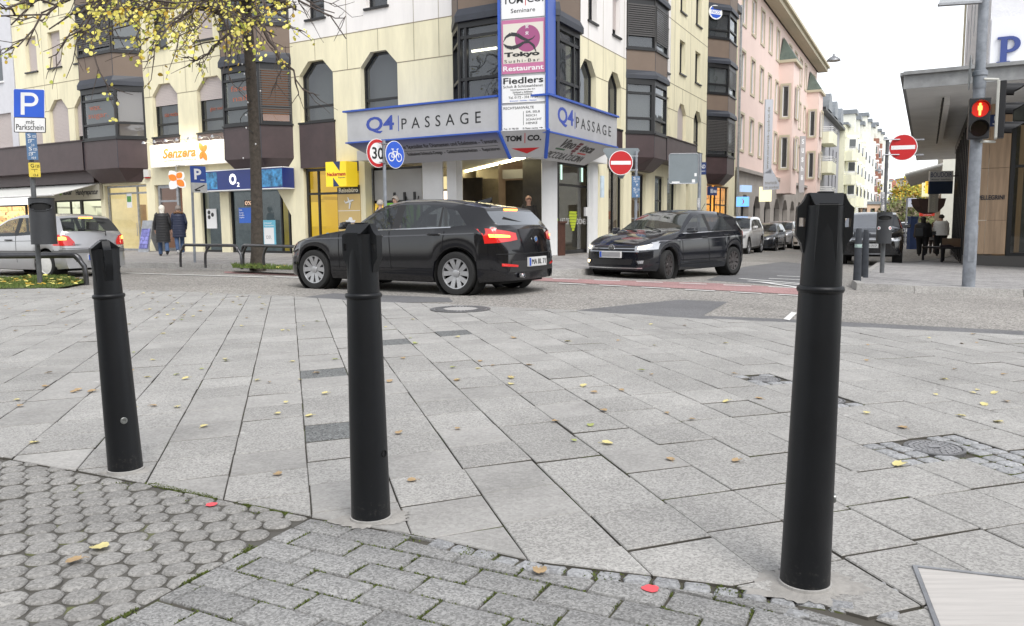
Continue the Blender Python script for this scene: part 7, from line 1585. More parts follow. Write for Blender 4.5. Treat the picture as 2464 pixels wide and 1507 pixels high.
    body_o=part('body',lists['body'],pm,t); part('sill',lists['sill'],PLAS,t); part('windscreen',lists['windscreen'],P.get('wsg',G_),t); part('rear_window',lists['rear_window'],P.get('rwg',G_),t); part('side_window',lists['sideL'],G_,t); part('side_window',lists['sideR'],G_,t); [part('window_pillar',v_,PLAS,t) for k_,v_ in lists.items() if k_.startswith('pillar')]
    ox=fo+wb/2
    def decal(nm,pts,proj,mm,off=.004,par=None,cell=.03,s=1):
        """pts (u,z): u=x from the nose for side views, u=y for front/rear; s side sign"""
        ar=sum(pts[i][0]*pts[(i+1)%len(pts)][1]-pts[(i+1)%len(pts)][0]*pts[i][1] for i in range(len(pts)))
        if ar<0: pts=pts[::-1]
        u0,u1=min(p[0] for p in pts),max(p[0] for p in pts); v0,v1=min(p[1] for p in pts),max(p[1] for p in pts); m=MB()
        nu,nvv=max(1,math.ceil((u1-u0)/cell)),max(1,math.ceil((v1-v0)/cell))
        for i in range(nu):
            for j in range(nvv):
                q=[(u0+(u1-u0)*a/nu,v0+(v1-v0)*b/nvv) for a,b in ((i,j),(i+1,j),(i+1,j+1),(i,j+1))]
                for e in range(len(pts)):
                    a,b=pts[e],pts[(e+1)%len(pts)]; nx,ny=(b[1]-a[1]),-(b[0]-a[0]); q=clip(q,nx,ny,nx*a[0]+ny*a[1])
                    if len(q)<3: break
                if len(q)<3: continue
                V=[]
                for u,v in q:
                    if proj=='side': o_,d_=Vector((ox-u,s*3,v)),Vector((0,-s,0))
                    elif proj=='front': o_,d_=Vector((5,u,v)),Vector((-1,0,0))
                    else: o_,d_=Vector((-5,u,v)),Vector((1,0,0))
                    loc,nn,_,_=bvh.ray_cast(o_,d_)
                    if loc is None or (proj=='side' and abs(loc.y)<.80*wmax) or (proj!='side' and abs(loc.x-(ox if proj=='front' else ox-L_))>.62): V=None; break
                    V.append(loc-d_*off)
                if V: m.face(V if (proj!='side' or s<0) else V[::-1])
        if m.f: return m.build(nm,mm,par or t,merge=.0005,smooth=50)
    def strip(nm,p,q,w,proj,mm,s=1,off=.003,par=None):
        d=Vector((q[0]-p[0],q[1]-p[1])).normalized(); n=Vector((-d.y,d.x))*w/2
        return decal(nm,[(p[0]-n.x,p[1]-n.y),(q[0]-n.x,q[1]-n.y),(q[0]+n.x,q[1]+n.y),(p[0]+n.x,p[1]+n.y)],proj,mm,off,par,.04,s)
    # seats
    for sx in (ca+.95,ca+1.75):
        for sy in (-.36,.36):
            m=MB(); X_=ox-sx; bz=.62 if roofz<1.6 else .80
            m.prism([Vector((X_+.35,sy-.24,bz-.28)),Vector((X_-.12,sy-.24,bz-.28)),Vector((X_-.30,sy-.22,bz+.34)),Vector((X_-.18,sy-.22,bz+.36)),Vector((X_+.02,sy-.24,bz-.10)),Vector((X_+.35,sy-.24,bz-.08))],(0,.46,0)); m.prism([Vector((X_-.30,sy-.12,bz+.38)),Vector((X_-.20,sy-.12,bz+.38)),Vector((X_-.22,sy-.12,bz+.56)),Vector((X_-.31,sy-.12,bz+.56))],(0,.24,0)); m.build('seat',SEATM,t,recalc=True)
    # underbody and wheels
    m=MB(); f=Fr((0,0,0),(1,0,0),(0,-1,0)); m.box(f,ox-L_+.25,ox-.25,sill-.03,.62,-wmax+.25,wmax-.25); m.build('underbody',UNDER,t)
    for j,c in enumerate(xw):
        for s in (1,-1): wheel(t,ox-c,s*(Wf(c)*1.0-.012),r,s,rimm=P.get('rim'),n=P.get('spokes',5),dbl=P.get('dbl',True),steer=steer if j==0 else 0,cover=P.get('cover',False))
        m=MB()
        for s in (1,-1):
            m.lathe([(R,-.28),(R,0)],Vector((ox-c,s*(Wf(c)-.03),r)),(0,s,0),n=36,cap=False)
        m.build('wheel_arch',UNDER,t)
    P['det'](dict(decal=decal,strip=strip,t=t,L=L_,ox=ox,W=Wf,T=T,B=B,f=f,bvh=bvh))
    t.rotation_euler=(0,0,math.atan2(h[1],h[0])); t.scale=scale; t.location=(pos[0],pos[1],pos[2] if len(pos)>2 else g(pos[0])-.03)
    if tilt: t.rotation_euler=(Matrix.Rotation(math.atan2(h[1],h[0]),4,'Z')@Matrix.Rotation(tilt,4,'X')).to_euler()
    return t
def mirror(D,x,z,pm,s,sz=1.):
    m=MB(); y=s*(D['W'](x)*.97); X_=D['ox']-x
    m.add([Vector((X_+a*sz,y+s*b*sz,z+c*sz)) for a,b,c in ((.06,.02,0),(.05,.21,.0),(-.07,.23,.01),(-.08,.04,.01),(.05,.03,.10),(.03,.20,.10),(-.07,.22,.12),(-.08,.05,.12))],[(0,1,2,3),(4,7,6,5),(0,4,5,1),(1,5,6,2),(2,6,7,3),(3,7,4,0)]); m.build('mirror',pm,D['t'],recalc=True,bevel=.02,smooth=True)
def blamp(D,z,w):
    loc=D['bvh'].ray_cast(Vector((-5,0,z)),Vector((1,0,0)))[0]; f=Fr(loc,(0,-1,0),(-1,0,0)); m=MB(); m.box(f,-w,w,-.012,.012,-.03,.015); m.build('brake_lamp',TAILG,D['t'])
def handle(D,x,z,s,mm):
    loc,nn,_,_=D['bvh'].ray_cast(Vector((D['ox']-x,s*3,z)),Vector((0,-s,0)))
    if loc: m=MB(); m.tube([loc+Vector((.11,0,0)),loc+Vector((.08,s*.032,.0)),loc+Vector((-.08,s*.032,0)),loc+Vector((-.11,0,0))],.014,8); m.build('door_handle',mm,D['t'],smooth=60)
def plate(D,proj,z,y0=0,txt=None,blur=False,w=.52,h=.115,off=.02):
    o_,d_=(Vector((5,y0,z)),Vector((-1,0,0))) if proj=='front' else (Vector((-5,y0,z)),Vector((1,0,0)))
    loc,nn,_,_=D['bvh'].ray_cast(o_,d_); f=Fr(loc-d_*off,(0,1,0) if proj=='front' else (0,-1,0),-d_)
    m=MB(); m.box(f,-w/2-.01,w/2+.01,-h/2-.01,h/2+.01,-.03,-.003); m.box(f,-w/2,w/2,-h/2,h/2,-.0029,0); o=m.build('number_plate',[PLATE],D['t']); m=MB(); m.box(f,-w/2,-w/2+.05,-h/2,h/2,0,.002); m.build('blue_band',PLBLUE,o)
    if blur: m=MB(); m.box(f,-w/2+.06,w/2-.01,-h/2+.012,h/2-.012,0,.002); m.build('blurred_field',mat('blur_grey',(.30,.30,.31),.5,var=.2,vscale=5),o)
    if txt: text('lettering',txt,f,-w/2+.07,w/2-.03,-h*.32,h*.32,.001,BLACK,o)
    return f
SEAM=mat('seam_black',(.004,.004,.004),.8)
def doors(D,ss,xs,z0,z1,slant=0):
    for s in ss:
        for x,sl in xs: D['strip']('door_seam',(x+sl,z0),(x,z1),.012,'side',SEAM,s)
# dark hatchback seen from its left rear
def det_bmw(D):
    d,st=D['decal'],D['strip']
    for s in (1,-1):
        d('tail_lamp',[(4.02,.98),(4.31,.93),(4.31,.75),(4.12,.76)],'side',TAILR,.012,s=s); d('tail_lamp',[(s*.845,.97),(s*.45,.895),(s*.45,.80),(s*.845,.75)],'rear',TAILR,.012)
        o=d('lamp_glow',[(4.12,.90),(4.31,.88),(4.31,.84),(4.14,.85)],'side',TAILG,.016,s=s); d('lamp_glow',[(s*.82,.885),(s*.60,.865),(s*.60,.835),(s*.82,.84)],'rear',TAILG,.020)
        d('headlamp',[(.06,.70),(.36,.76),(.30,.62),(.05,.60)],'side',HEADL,.01,s=s); d('headlamp',[(s*.30,.68),(s*.76,.70),(s*.72,.57),(s*.34,.58)],'front',HEADL,.01)
        st('painted_crease',(.6,.80),(3.9,.90),.02,'side',mat('crease_sheen',(.03,.03,.035),.2,coat=1),s,.006)  # strip lighter than the black paint: sheen along the crease as colour
        st('sill_line',(.95,.31),(3.2,.33),.012,'side',SEAM,s); handle(D,2.08,.855,s,PAINTB); handle(D,3.12,.885,s,PAINTB); mirror(D,1.55,.96,PAINTB,s)
        st('window_trim',(1.5,.93),(3.40,.985),.016,'side',CHROME,s,.007)
        d('reflector',[(s*.74,.47),(s*.48,.44),(s*.48,.41),(s*.74,.43)],'rear',TAILR,.01)
    doors(D,(1,-1),((1.32,.02),(2.30,.05),(3.30,-.10)),.36,.93)
    d('bumper_insert',[(-.6,.50),(.6,.50),(.66,.34),(-.66,.34)],'rear',PLAS,.005); blamp(D,1.235,.18)
    st('hatch_seam',(-.78,.60),(.78,.60),.012,'rear',SEAM); plate(D,'rear',.475,0,'MA BL 71'); 
    loc,_,_,_=D['bvh'].ray_cast(Vector((-5,0,.80)),Vector((1,0,0))); f=Fr(loc-Vector((.01,0,0)),(0,-1,0),(-1,0,0)); disc(f,.045,0,.012,20).build('emblem',CHROME,D['t']); disc(f,.030,.012,.014,16).build('emblem_centre',mat('emblem_blue',(.05,.15,.4),.3),D['t'])
    d('kidney_grille',[(-.33,.68),(.33,.68),(.30,.52),(-.30,.52)],'front',BLACK,.006)
    m=MB(); ff=D['f']; zt=D['T'](3.3); m.add([Vector((D['ox']-3.55,-.03,zt-.01)),Vector((D['ox']-3.55,.03,zt-.01)),Vector((D['ox']-3.25,0,zt+.0)),Vector((D['ox']-3.58,0,zt+.07))],[(0,2,3),(1,3,2),(0,3,1)]); m.build('roof_antenna',PAINTB,D['t'])
    m=MB(); p=D['bvh'].ray_cast(Vector((-5,-.1,1.05)),Vector((1,0,0)))[0]; q=D['bvh'].ray_cast(Vector((-5,.42,1.12)),Vector((1,0,0)))[0]
    if p and q: m.tube([p+Vector((-.02,0,-.03)),q+Vector((-.02,0,0))],.010,6); m.build('rear_wiper',PLAS,D['t'])
    m=MB(); m.lathe([(.035,0),(.035,.06),(.03,.06),(.028,.01)],Vector((D['ox']-4.30,.45,.29)),(-1,0,0),n=14); m.build('exhaust',CHROME,D['t'])
PAINTB=paint('black_car_paint',(.006,.006,.008),rough=.10)
BMW=dict(L=4.32,wb=2.69,fo=.78,r=.315,top=[(0,.60),(.06,.68),(.25,.76),(.7,.845),(1.2,.92),(1.50,.965),(1.78,1.16),(2.1,1.355),(2.42,1.42),(2.75,1.415),(3.25,1.365),(3.65,1.305),(3.86,1.265),(3.9,1.22),(4.16,1.00),(4.26,.94),(4.30,.72),(4.32,.60)],belt=[(0,.55),(.3,.70),(1.2,.90),(2.2,.94),(3.3,.985),(3.7,1.01),(4.1,.965),(4.32,.55)],w=[(0,.62),(.06,.70),(.2,.80),(.5,.865),(1,.885),(3.2,.885),(3.9,.865),(4.15,.80),(4.27,.73),(4.32,.66)],cowl=1.48,head=2.12,rw0=3.9,rw1=4.14,side=(1.60,3.66),pillars=[(2.34,2.48),(3.18,3.23)],roofw=.53,det=det_bmw,sill=.19,nose=.2,tailc=.16,spokes=5,wsg=None)
BMW['wsg']=CGL; BMW['rwg']=glass('rear_screen_glass',.1,dark=(.06,.065,.07),ior=3.6,bump=0,rough=.05)
TB=car('black hatchback driving past behind the middle bollard, seen from its side and lit rear lamps','car',(-1.63,13.62,-.03),(-.863,.505),BMW,PAINTB,(1.065,1.04,1.035),'black_hatchback')
# black hatchback, three-quarter front
def vwbadge(f,par,r=.06):
    disc(f,r,0,.008,24,r0=r*.82).build('badge_ring',CHROME,par); m=MB(); k=r*.8
    for q in ((-.72,.62,-.12*0-.30,-.85),(.30,-.85,.72,.62),(-.30,-.85,0,-.05),(0,-.05,.30,-.85)): bar(m,f,q[0]*k,q[1]*k,q[2]*k,q[3]*k,.010,0,.006)
    for q in ((-.35,.90,0,.1),(0,.1,.35,.90)): bar(m,f,q[0]*k,q[1]*k,q[2]*k,q[3]*k,.010,0,.006)
    m.build('badge_letters',CHROME,par)
def det_polo(D):
    d,st=D['decal'],D['strip']
    d('grille',[(-.55,.70),(.55,.70),(.52,.63),(-.52,.63)],'front',BLACK,.006); st('chrome_strip',(-.56,.655),(-.08,.655),.014,'front',CHROME,1,.012); st('chrome_strip',(.08,.655),(.56,.655),.014,'front',CHROME,1,.012); st('chrome_strip',(-.62,.595),(.62,.595),.010,'front',CHROME,1,.010)
    d('lower_grille',[(-.50,.44),(.50,.44),(.46,.33),(-.46,.33)],'front',BLACK,.006); st('lower_chrome',(-.68,.265),(.68,.265),.022,'front',CHROME,1,.012)
    for s in (1,-1):
        d('headlamp',[(s*.50,.70),(s*.84,.76),(s*.84,.64),(s*.54,.61)],'front',HEADL,.012); d('headlamp',[(.06,.74),(.50,.80),(.36,.69),(.05,.63)],'side',HEADL,.012,s=s)
        d('lamp_glow',[(s*.58,.695),(s*.72,.715),(s*.72,.655),(s*.59,.64)],'front',HEADG,.018); d('lamp_glow',[(.10,.715),(.20,.735),(.18,.68),(.09,.66)],'side',HEADG,.016,s=s)
        d('fog_lamp_recess',[(s*.54,.42),(s*.78,.44),(s*.76,.34),(s*.60,.33)],'front',BLACK,.006); d('fog_lamp',[(s*.58,.41),(s*.70,.42),(s*.69,.36),(s*.61,.355)],'front',HEADL if s>0 else HEADG,.010)
        d('tail_lamp',[(3.78,.98),(4.02,.97),(4.02,.80),(3.9,.78)],'side',TAILR,.01,s=s)
        st('painted_crease',(.45,.80),(3.85,.86),.022,'side',mat('crease_highlight',(.10,.10,.11),.2,coat=1),s,.006); st('window_trim',(1.30,.945),(3.40,.985),.016,'side',CHROME,s,.007); st('sill_line',(.95,.30),(3.0,.32),.012,'side',SEAM,s)  # crease strip is a painted highlight, lighter than the body
        handle(D,2.12,.86,s,PAINTP); handle(D,3.0,.89,s,PAINTP); mirror(D,1.42,.95,PAINTP,s)
    doors(D,(1,-1),((1.25,.02),(2.25,.03),(3.12,-.08)),.34,.93)
    f=plate(D,'front',.535,0,None,True,off=.03)
    loc=D['bvh'].ray_cast(Vector((5,0,.665)),Vector((-1,0,0)))[0]; vwbadge(Fr(loc+Vector((.016,0,0)),(0,1,0),(1,0,0)),D['t'],.075)
    for y in (.35,-.25):
        a=D['bvh'].ray_cast(Vector((D['ox']-1.22,y,3)),Vector((0,0,-1)))[0]; b=D['bvh'].ray_cast(Vector((D['ox']-1.38,y-.5,3)),Vector((0,0,-1)))[0]; m=MB(); m.tube([a+Vector((0,0,.012)),b+Vector((0,0,.012))],.009,6); m.build('windscreen_wiper',PLAS,D['t'])
    m=MB(); zt=D['T'](3.2); m.tube([Vector((D['ox']-3.3,0,zt)),Vector((D['ox']-3.5,0,zt+.20))],.006,6); m.build('roof_antenna',PLAS,D['t'])
PAINTP=paint('deep_black_paint',(.008,.009,.013),rough=.09)
WSG=glass('windscreen_glass',.45,tint=(.6,.65,.65),dark=(.07,.075,.065),ior=2.4,bump=0.,rough=.03)
POLO=dict(L=4.05,wb=2.55,fo=.80,r=.305,top=[(0,.60),(.05,.68),(.2,.76),(.6,.88),(1.1,.965),(1.28,.995),(1.65,1.21),(2.02,1.40),(2.35,1.45),(2.85,1.44),(3.3,1.385),(3.62,1.315),(3.70,1.27),(3.95,1.02),(4.0,.95),(4.03,.72),(4.05,.6)],belt=[(0,.55),(.25,.72),(1.2,.92),(2.2,.95),(3.4,.99),(3.9,.96),(4.05,.55)],w=[(0,.64),(.06,.72),(.2,.80),(.45,.855),(1,.875),(3.1,.875),(3.7,.85),(3.95,.78),(4.05,.68)],cowl=1.24,head=2.0,rw0=3.69,rw1=3.93,side=(1.40,3.34),pillars=[(2.30,2.42)],roofw=.55,det=det_polo,sill=.19,nose=.18,spokes=5,rim=RIMD,wsg=WSG)
car('black hatchback turning at the crossing with its headlamps on, seen from the front left','car',(3.46,17.80,-.125),(-.70,-.714),POLO,PAINTP,(1.01,1.0,.985),'black_hatchback',steer=R_(14))
# silver hatchback from the rear
PAINTS=paint('silver_paint',(.46,.46,.47),metal=.55,rough=.32)
def det_silver(D):
    d,st=D['decal'],D['strip']
    for s in (1,-1):
        d('tail_lamp',[(3.50,.90),(3.80,.93),(3.80,.72),(3.60,.68)],'side',TAILR,.012,s=s); d('tail_lamp',[(s*.80,.93),(s*.60,.88),(s*.50,.76),(s*.50,.68),(s*.80,.68)],'rear',TAILR,.012)
        d('lamp_glow',[(s*.76,.88),(s*.66,.86),(s*.66,.80),(s*.76,.80)],'rear',TAILG,.016); d('lamp_glow',[(3.62,.86),(3.76,.87),(3.76,.80),(3.63,.80)],'side',TAILG,.016,s=s)
        st('rub_strip',(.4,.53),(3.7,.55),.06,'side',mat('rub_grey',(.12,.12,.12),.6),s,.012); handle(D,2.05,.80,s,PLAS); mirror(D,1.30,.92,PLAS,s,.8); st('painted_crease',(.5,.74),(3.6,.80),.012,'side',mat('crease_shade',(.2,.2,.2),.4),s,.004)  # crease strip: shade under the body fold put into its darker colour
    doors(D,(1,-1),((1.2,.02),(2.28,.04)),.32,.90)
    d('rub_strip',[(-.80,.60),(.80,.60),(.80,.52),(-.80,.52)],'rear',mat('rub_grey',(.12,.12,.12),.6),.012); blamp(D,1.27,.15); st('bumper_seam',(-.78,.62),(.78,.62),.01,'rear',SEAM)
    plate(D,'rear',.42,0,'LU XE 96'); a=D['bvh'].ray_cast(Vector((-5,-.25,.93)),Vector((1,0,0)))[0]; b=D['bvh'].ray_cast(Vector((-5,.35,1.03)),Vector((1,0,0)))[0]; m=MB(); m.tube([a+Vector((-.03,0,-.05)),a+Vector((-.03,0,.04)),b+Vector((-.03,0,0))],.012,6); m.build('rear_wiper',PLAS,D['t'])
    loc=D['bvh'].ray_cast(Vector((-5,.45,.70)),Vector((1,0,0)))[0]; text('badge_script','Fiesta',Fr(loc-Vector((.01,0,0)),(0,-1,0),(-1,0,0)),-.11,.09,-.02,.03,0,GALV,D['t'],shear=.3)
FIE=dict(L=3.83,wb=2.45,fo=.74,r=.285,top=[(0,.55),(.06,.64),(.3,.74),(.7,.83),(1.05,.91),(1.2,.95),(1.55,1.15),(1.9,1.31),(2.3,1.37),(2.9,1.365),(3.3,1.34),(3.42,1.31),(3.5,1.25),(3.72,.97),(3.76,.90),(3.80,.66),(3.83,.55)],belt=[(0,.50),(.3,.68),(1.1,.86),(2.2,.885),(3.2,.92),(3.7,.90),(3.83,.5)],w=[(0,.6),(.06,.68),(.25,.76),(.6,.80),(1,.815),(3.,.815),(3.5,.80),(3.72,.77),(3.83,.70)],cowl=1.2,head=1.88,rw0=3.47,rw1=3.71,side=(1.32,3.15),pillars=[(2.22,2.36)],roofw=.56,det=det_silver,sill=.17,nose=.12,tailc=.10,rim=OFFW,cover=True,wsg=CGLC)
car('silver older hatchback with lit brake lamps in the street at the far left','car',(-10.56,18.28,-.03),(-.90,.43),FIE,PAINTS,(1.0,1.0,.99),'silver_hatchback',glassm=CGLC)
# generic front-facing cars of the side street
def det_front(hl=.72,gr=((-.45,.72),(.45,.72),(.42,.55),(-.42,.55)),pz=.45,ptxt=None,pm=None,mz=1.0,mx=1.4,big=False,grm=None):
    def det(D):
        d,st=D['decal'],D['strip']; d('grille',list(gr),'front',grm or BLACK,.008)
        for s in (1,-1):
            d('headlamp',[(s*.50,hl+.03),(s*.86,hl+.06),(s*.86,hl-.05),(s*.52,hl-.06)],'front',HEADL,.014); d('headlamp',[(.06,hl+.05),(.38,hl+.09),(.32,hl-.02),(.05,hl-.05)],'side',HEADL,.014,s=s); mirror(D,mx,mz,pm,s); handle(D,2.2,mz-.1,s,pm); handle(D,3.1,mz-.08,s,pm)
            d('air_inlet',[(s*.55,.42),(s*.82,.42),(s*.78,.30),(s*.58,.30)],'front',BLACK,.008)
        doors(D,(1,-1),((1.3,.02),(2.35,.04),(3.3,-.08)),.38,mz-.05); d('lower_inlet',[(-.5,.40),(.5,.40),(.48,.28),(-.48,.28)],'front',BLACK,.008)
        if big:
            for k in range(3): st('grille_bar',(-.55,hl-.05+k*.045),(.55,hl-.05+k*.045),.014,'front',CHROME,1,.014)
            for s in (1,-1): st('bumper_crease',(s*.62,.62),(s*.80,.38),.02,'front',PLAS,1,.01)
            d('skid_panel',[(-.4,.36),(.4,.36),(.36,.30),(-.36,.30)],'front',GALV,.012)
        plate(D,'front',pz,0,ptxt)
    return det
def suv(det,**k):
    q=dict(L=4.85,wb=2.95,fo=.88,r=.375,top=[(0,.78),(.05,.88),(.2,.97),(.8,1.06),(1.3,1.12),(1.48,1.16),(1.85,1.42),(2.2,1.62),(2.7,1.69),(3.6,1.68),(4.2,1.63),(4.45,1.58),(4.5,1.5),(4.72,1.15),(4.78,1.05),(4.83,.85),(4.85,.7)],belt=[(0,.72),(.25,.9),(1.4,1.08),(2.5,1.12),(4,1.18),(4.7,1.1),(4.85,.65)],w=[(0,.72),(.06,.80),(.2,.89),(.5,.95),(1,.97),(4,.97),(4.5,.93),(4.75,.86),(4.85,.76)],cowl=1.42,head=2.18,rw0=4.48,rw1=4.7,side=(1.62,4.15),pillars=[(2.60,2.74),(3.55,3.62)],roofw=.66,det=det,sill=.28,nose=.2,cladding=True,spokes=5); q.update(k); return q
def sedan(det,**k):
    q=dict(L=4.5,wb=2.75,fo=.85,r=.32,top=[(0,.62),(.05,.70),(.2,.77),(.8,.90),(1.2,.96),(1.38,1.0),(1.75,1.22),(2.1,1.39),(2.6,1.45),(3.4,1.43),(3.95,1.38),(4.1,1.33),(4.15,1.27),(4.38,1.0),(4.43,.93),(4.48,.7),(4.5,.6)],belt=[(0,.56),(.3,.72),(1.3,.93),(2.4,.96),(3.8,1.0),(4.3,.96),(4.5,.55)],w=[(0,.62),(.06,.72),(.2,.82),(.5,.88),(1,.90),(3.4,.90),(4.1,.87),(4.4,.78),(4.5,.68)],cowl=1.34,head=2.08,rw0=4.13,rw1=4.36,side=(1.5,3.85),pillars=[(2.42,2.54),(3.38,3.44)],roofw=.6,det=det,sill=.19,nose=.2,spokes=5); q.update(k); return q
PW=paint('white_car_paint',(.68,.68,.68)); HH=(-.454,-.891)
det=det_front(.80,((-.62,.86),(.62,.86),(.60,.70),(-.60,.70)),.60,'MG 1717',PAINTB,1.15,1.6,True)
car('large black off-road car parked on the corner facing the viewer','car',(12.28,27.75,-.36),(-.43,-.903),suv(det,wsg=glass('bright_screen',.05,dark=(.16,.17,.19),ior=3.2,bump=0)),PAINTB,(1,1.02,.99),'range_car')
def rfpos(px_,c,a_off=0): a=RF.px(px_,560,c)[0]+a_off; p=RF.pt(a,0,c); return (p.x,p.y)
GP_='cars parked along the side street'
det=det_front(.80,((-.28,.88),(.28,.88),(.26,.70),(-.26,.70)),.55,None,PW,1.15,1.6,grm=PLAS)
p=(9.9,36.2); car('white off-road car parked right behind the turning black hatchback','car',(*p,g(p[0])-.12),HH,suv(det),PW,(1,1,1),'parked_car',GP_)
PAINTD=paint('anthracite_paint',(.03,.033,.04)); det=det_front(.70,((-.28,.72),(.28,.72),(.26,.55),(-.26,.55)),.47,None,PAINTD,.98,1.45)
p=(13.1,42.3); car('dark estate car parked behind the white off-road car','car',(*p,g(p[0])-.10),HH,sedan(det,rim=RIMD),PAINTD,(1,1,1.02),'parked_car',GP_)
PAINTG=paint('light_silver_paint',(.50,.51,.53),metal=.4); det=det_front(.74,((-.3,.76),(.3,.76),(.28,.6),(-.28,.6)),.47,None,PAINTG,1.05,1.5)
p=(16.2,49.); car('light silver car parked between the dark estate and the white hatchback','car',(*p,g(p[0])-.05),HH,suv(det,cladding=False),PAINTG,(.9,.95,.95),'parked_car',GP_)
det=det_front(.72,((-.42,.76),(.42,.76),(.36,.62),(-.36,.62)),.50,'7AP 6720',PW,.98,1.45)
p=(17.2,46.2); car('white hatchback facing the viewer in the side street, left of the right bollard','car',(*p,g(p[0])+.02),(-.47,-.88),sedan(det,wsg=glass('bright_screen',.05)),PW,(1,1,1.02),'parked_car')
det=det_front(.72,((-.42,.76),(.42,.76),(.36,.62),(-.36,.62)),.50,None,PAINTD,.98,1.45)
p=at(2006,580,42); car('dark car approaching with a bright headlamp, half hidden behind the right bollard','car',(p.x,p.y,g(p.x)),HH,sedan(det),PAINTD,(1,1,1),'moving_car')
p=at(2185,560,62); car('white car far away beside the ticket machine','car',(p.x,p.y,g(p.x)),(-.454,-.891),sedan(det_front(.72,pm=PW,mz=.98)),PW,(1,1,1),'parked_car')
p=LF.pt(-24.6,0,5.2); car('dark car with a pale bonnet at the left picture edge beyond the silver hatchback','car',(p.x,p.y,-.03),(.8536,-.521),sedan(det_front(.72,pm=PAINTG,mz=.98)),PAINTG,(1,1,1),'parked_car')
# ------------------------------------------------------------------ people
SKIN=mat('skin',(.55,.33,.24),.6); HAIRB=mat('hair_dark',(.025,.018,.014),.6); HAIRW=mat('hair_blond_white',(.72,.68,.60),.6,var=.15,vscale=20); HAIRG=mat('hair_greyish',(.20,.17,.15),.6)
COATK=mat('coat_black',(.012,.012,.014),.6); COATN=mat('coat_navy',(.012,.018,.045),.6); JEAN=mat('jeans_blue',(.05,.09,.18),.8,var=.3,vscale=20); TRK=mat('trousers_black',(.01,.01,.011),.8); SHOEK=mat('shoe_black',(.015,.012,.012),.6); SOLE=mat('shoe_white',(.6,.6,.6),.6); JACW=mat('jacket_white',(.80,.79,.76),.7); FUR=mat('fur_brown',(.17,.09,.045),.95,bump=1,bscale=60); SUIT=mat('suit_dark',(.03,.026,.024),.7)
def skinmesh(name,V,E,Rd,mt,parent,sub=1,root=0):
    me=bpy.data.meshes.new('tmp'); me.from_pydata([tuple(v) for v in V],E,[]); o=bpy.data.objects.new('tmp',me); COL.objects.link(o)
    md=o.modifiers.new('s','SKIN'); md.branch_smoothing=.6
    if not me.skin_vertices: return None
    sv=me.skin_vertices[0].data
    for i,r in enumerate(Rd): sv[i].radius=(r,r) if not isinstance(r,tuple) else r
    for i in range(len(V)): sv[i].use_root=(i==root)
    o.modifiers.new('b','SUBSURF').levels=sub; dg=bpy.context.evaluated_depsgraph_get(); dg.update(); m2=bpy.data.meshes.new_from_object(o.evaluated_get(dg))
    vs=[v.co.copy() for v in m2.vertices]; fs=[tuple(p.vertices) for p in m2.polygons]; bpy.data.objects.remove(o); bpy.data.meshes.remove(me); bpy.data.meshes.remove(m2)
    mb=MB(); mb.add(vs,fs); return mb.build(name,mt,parent,smooth=True)
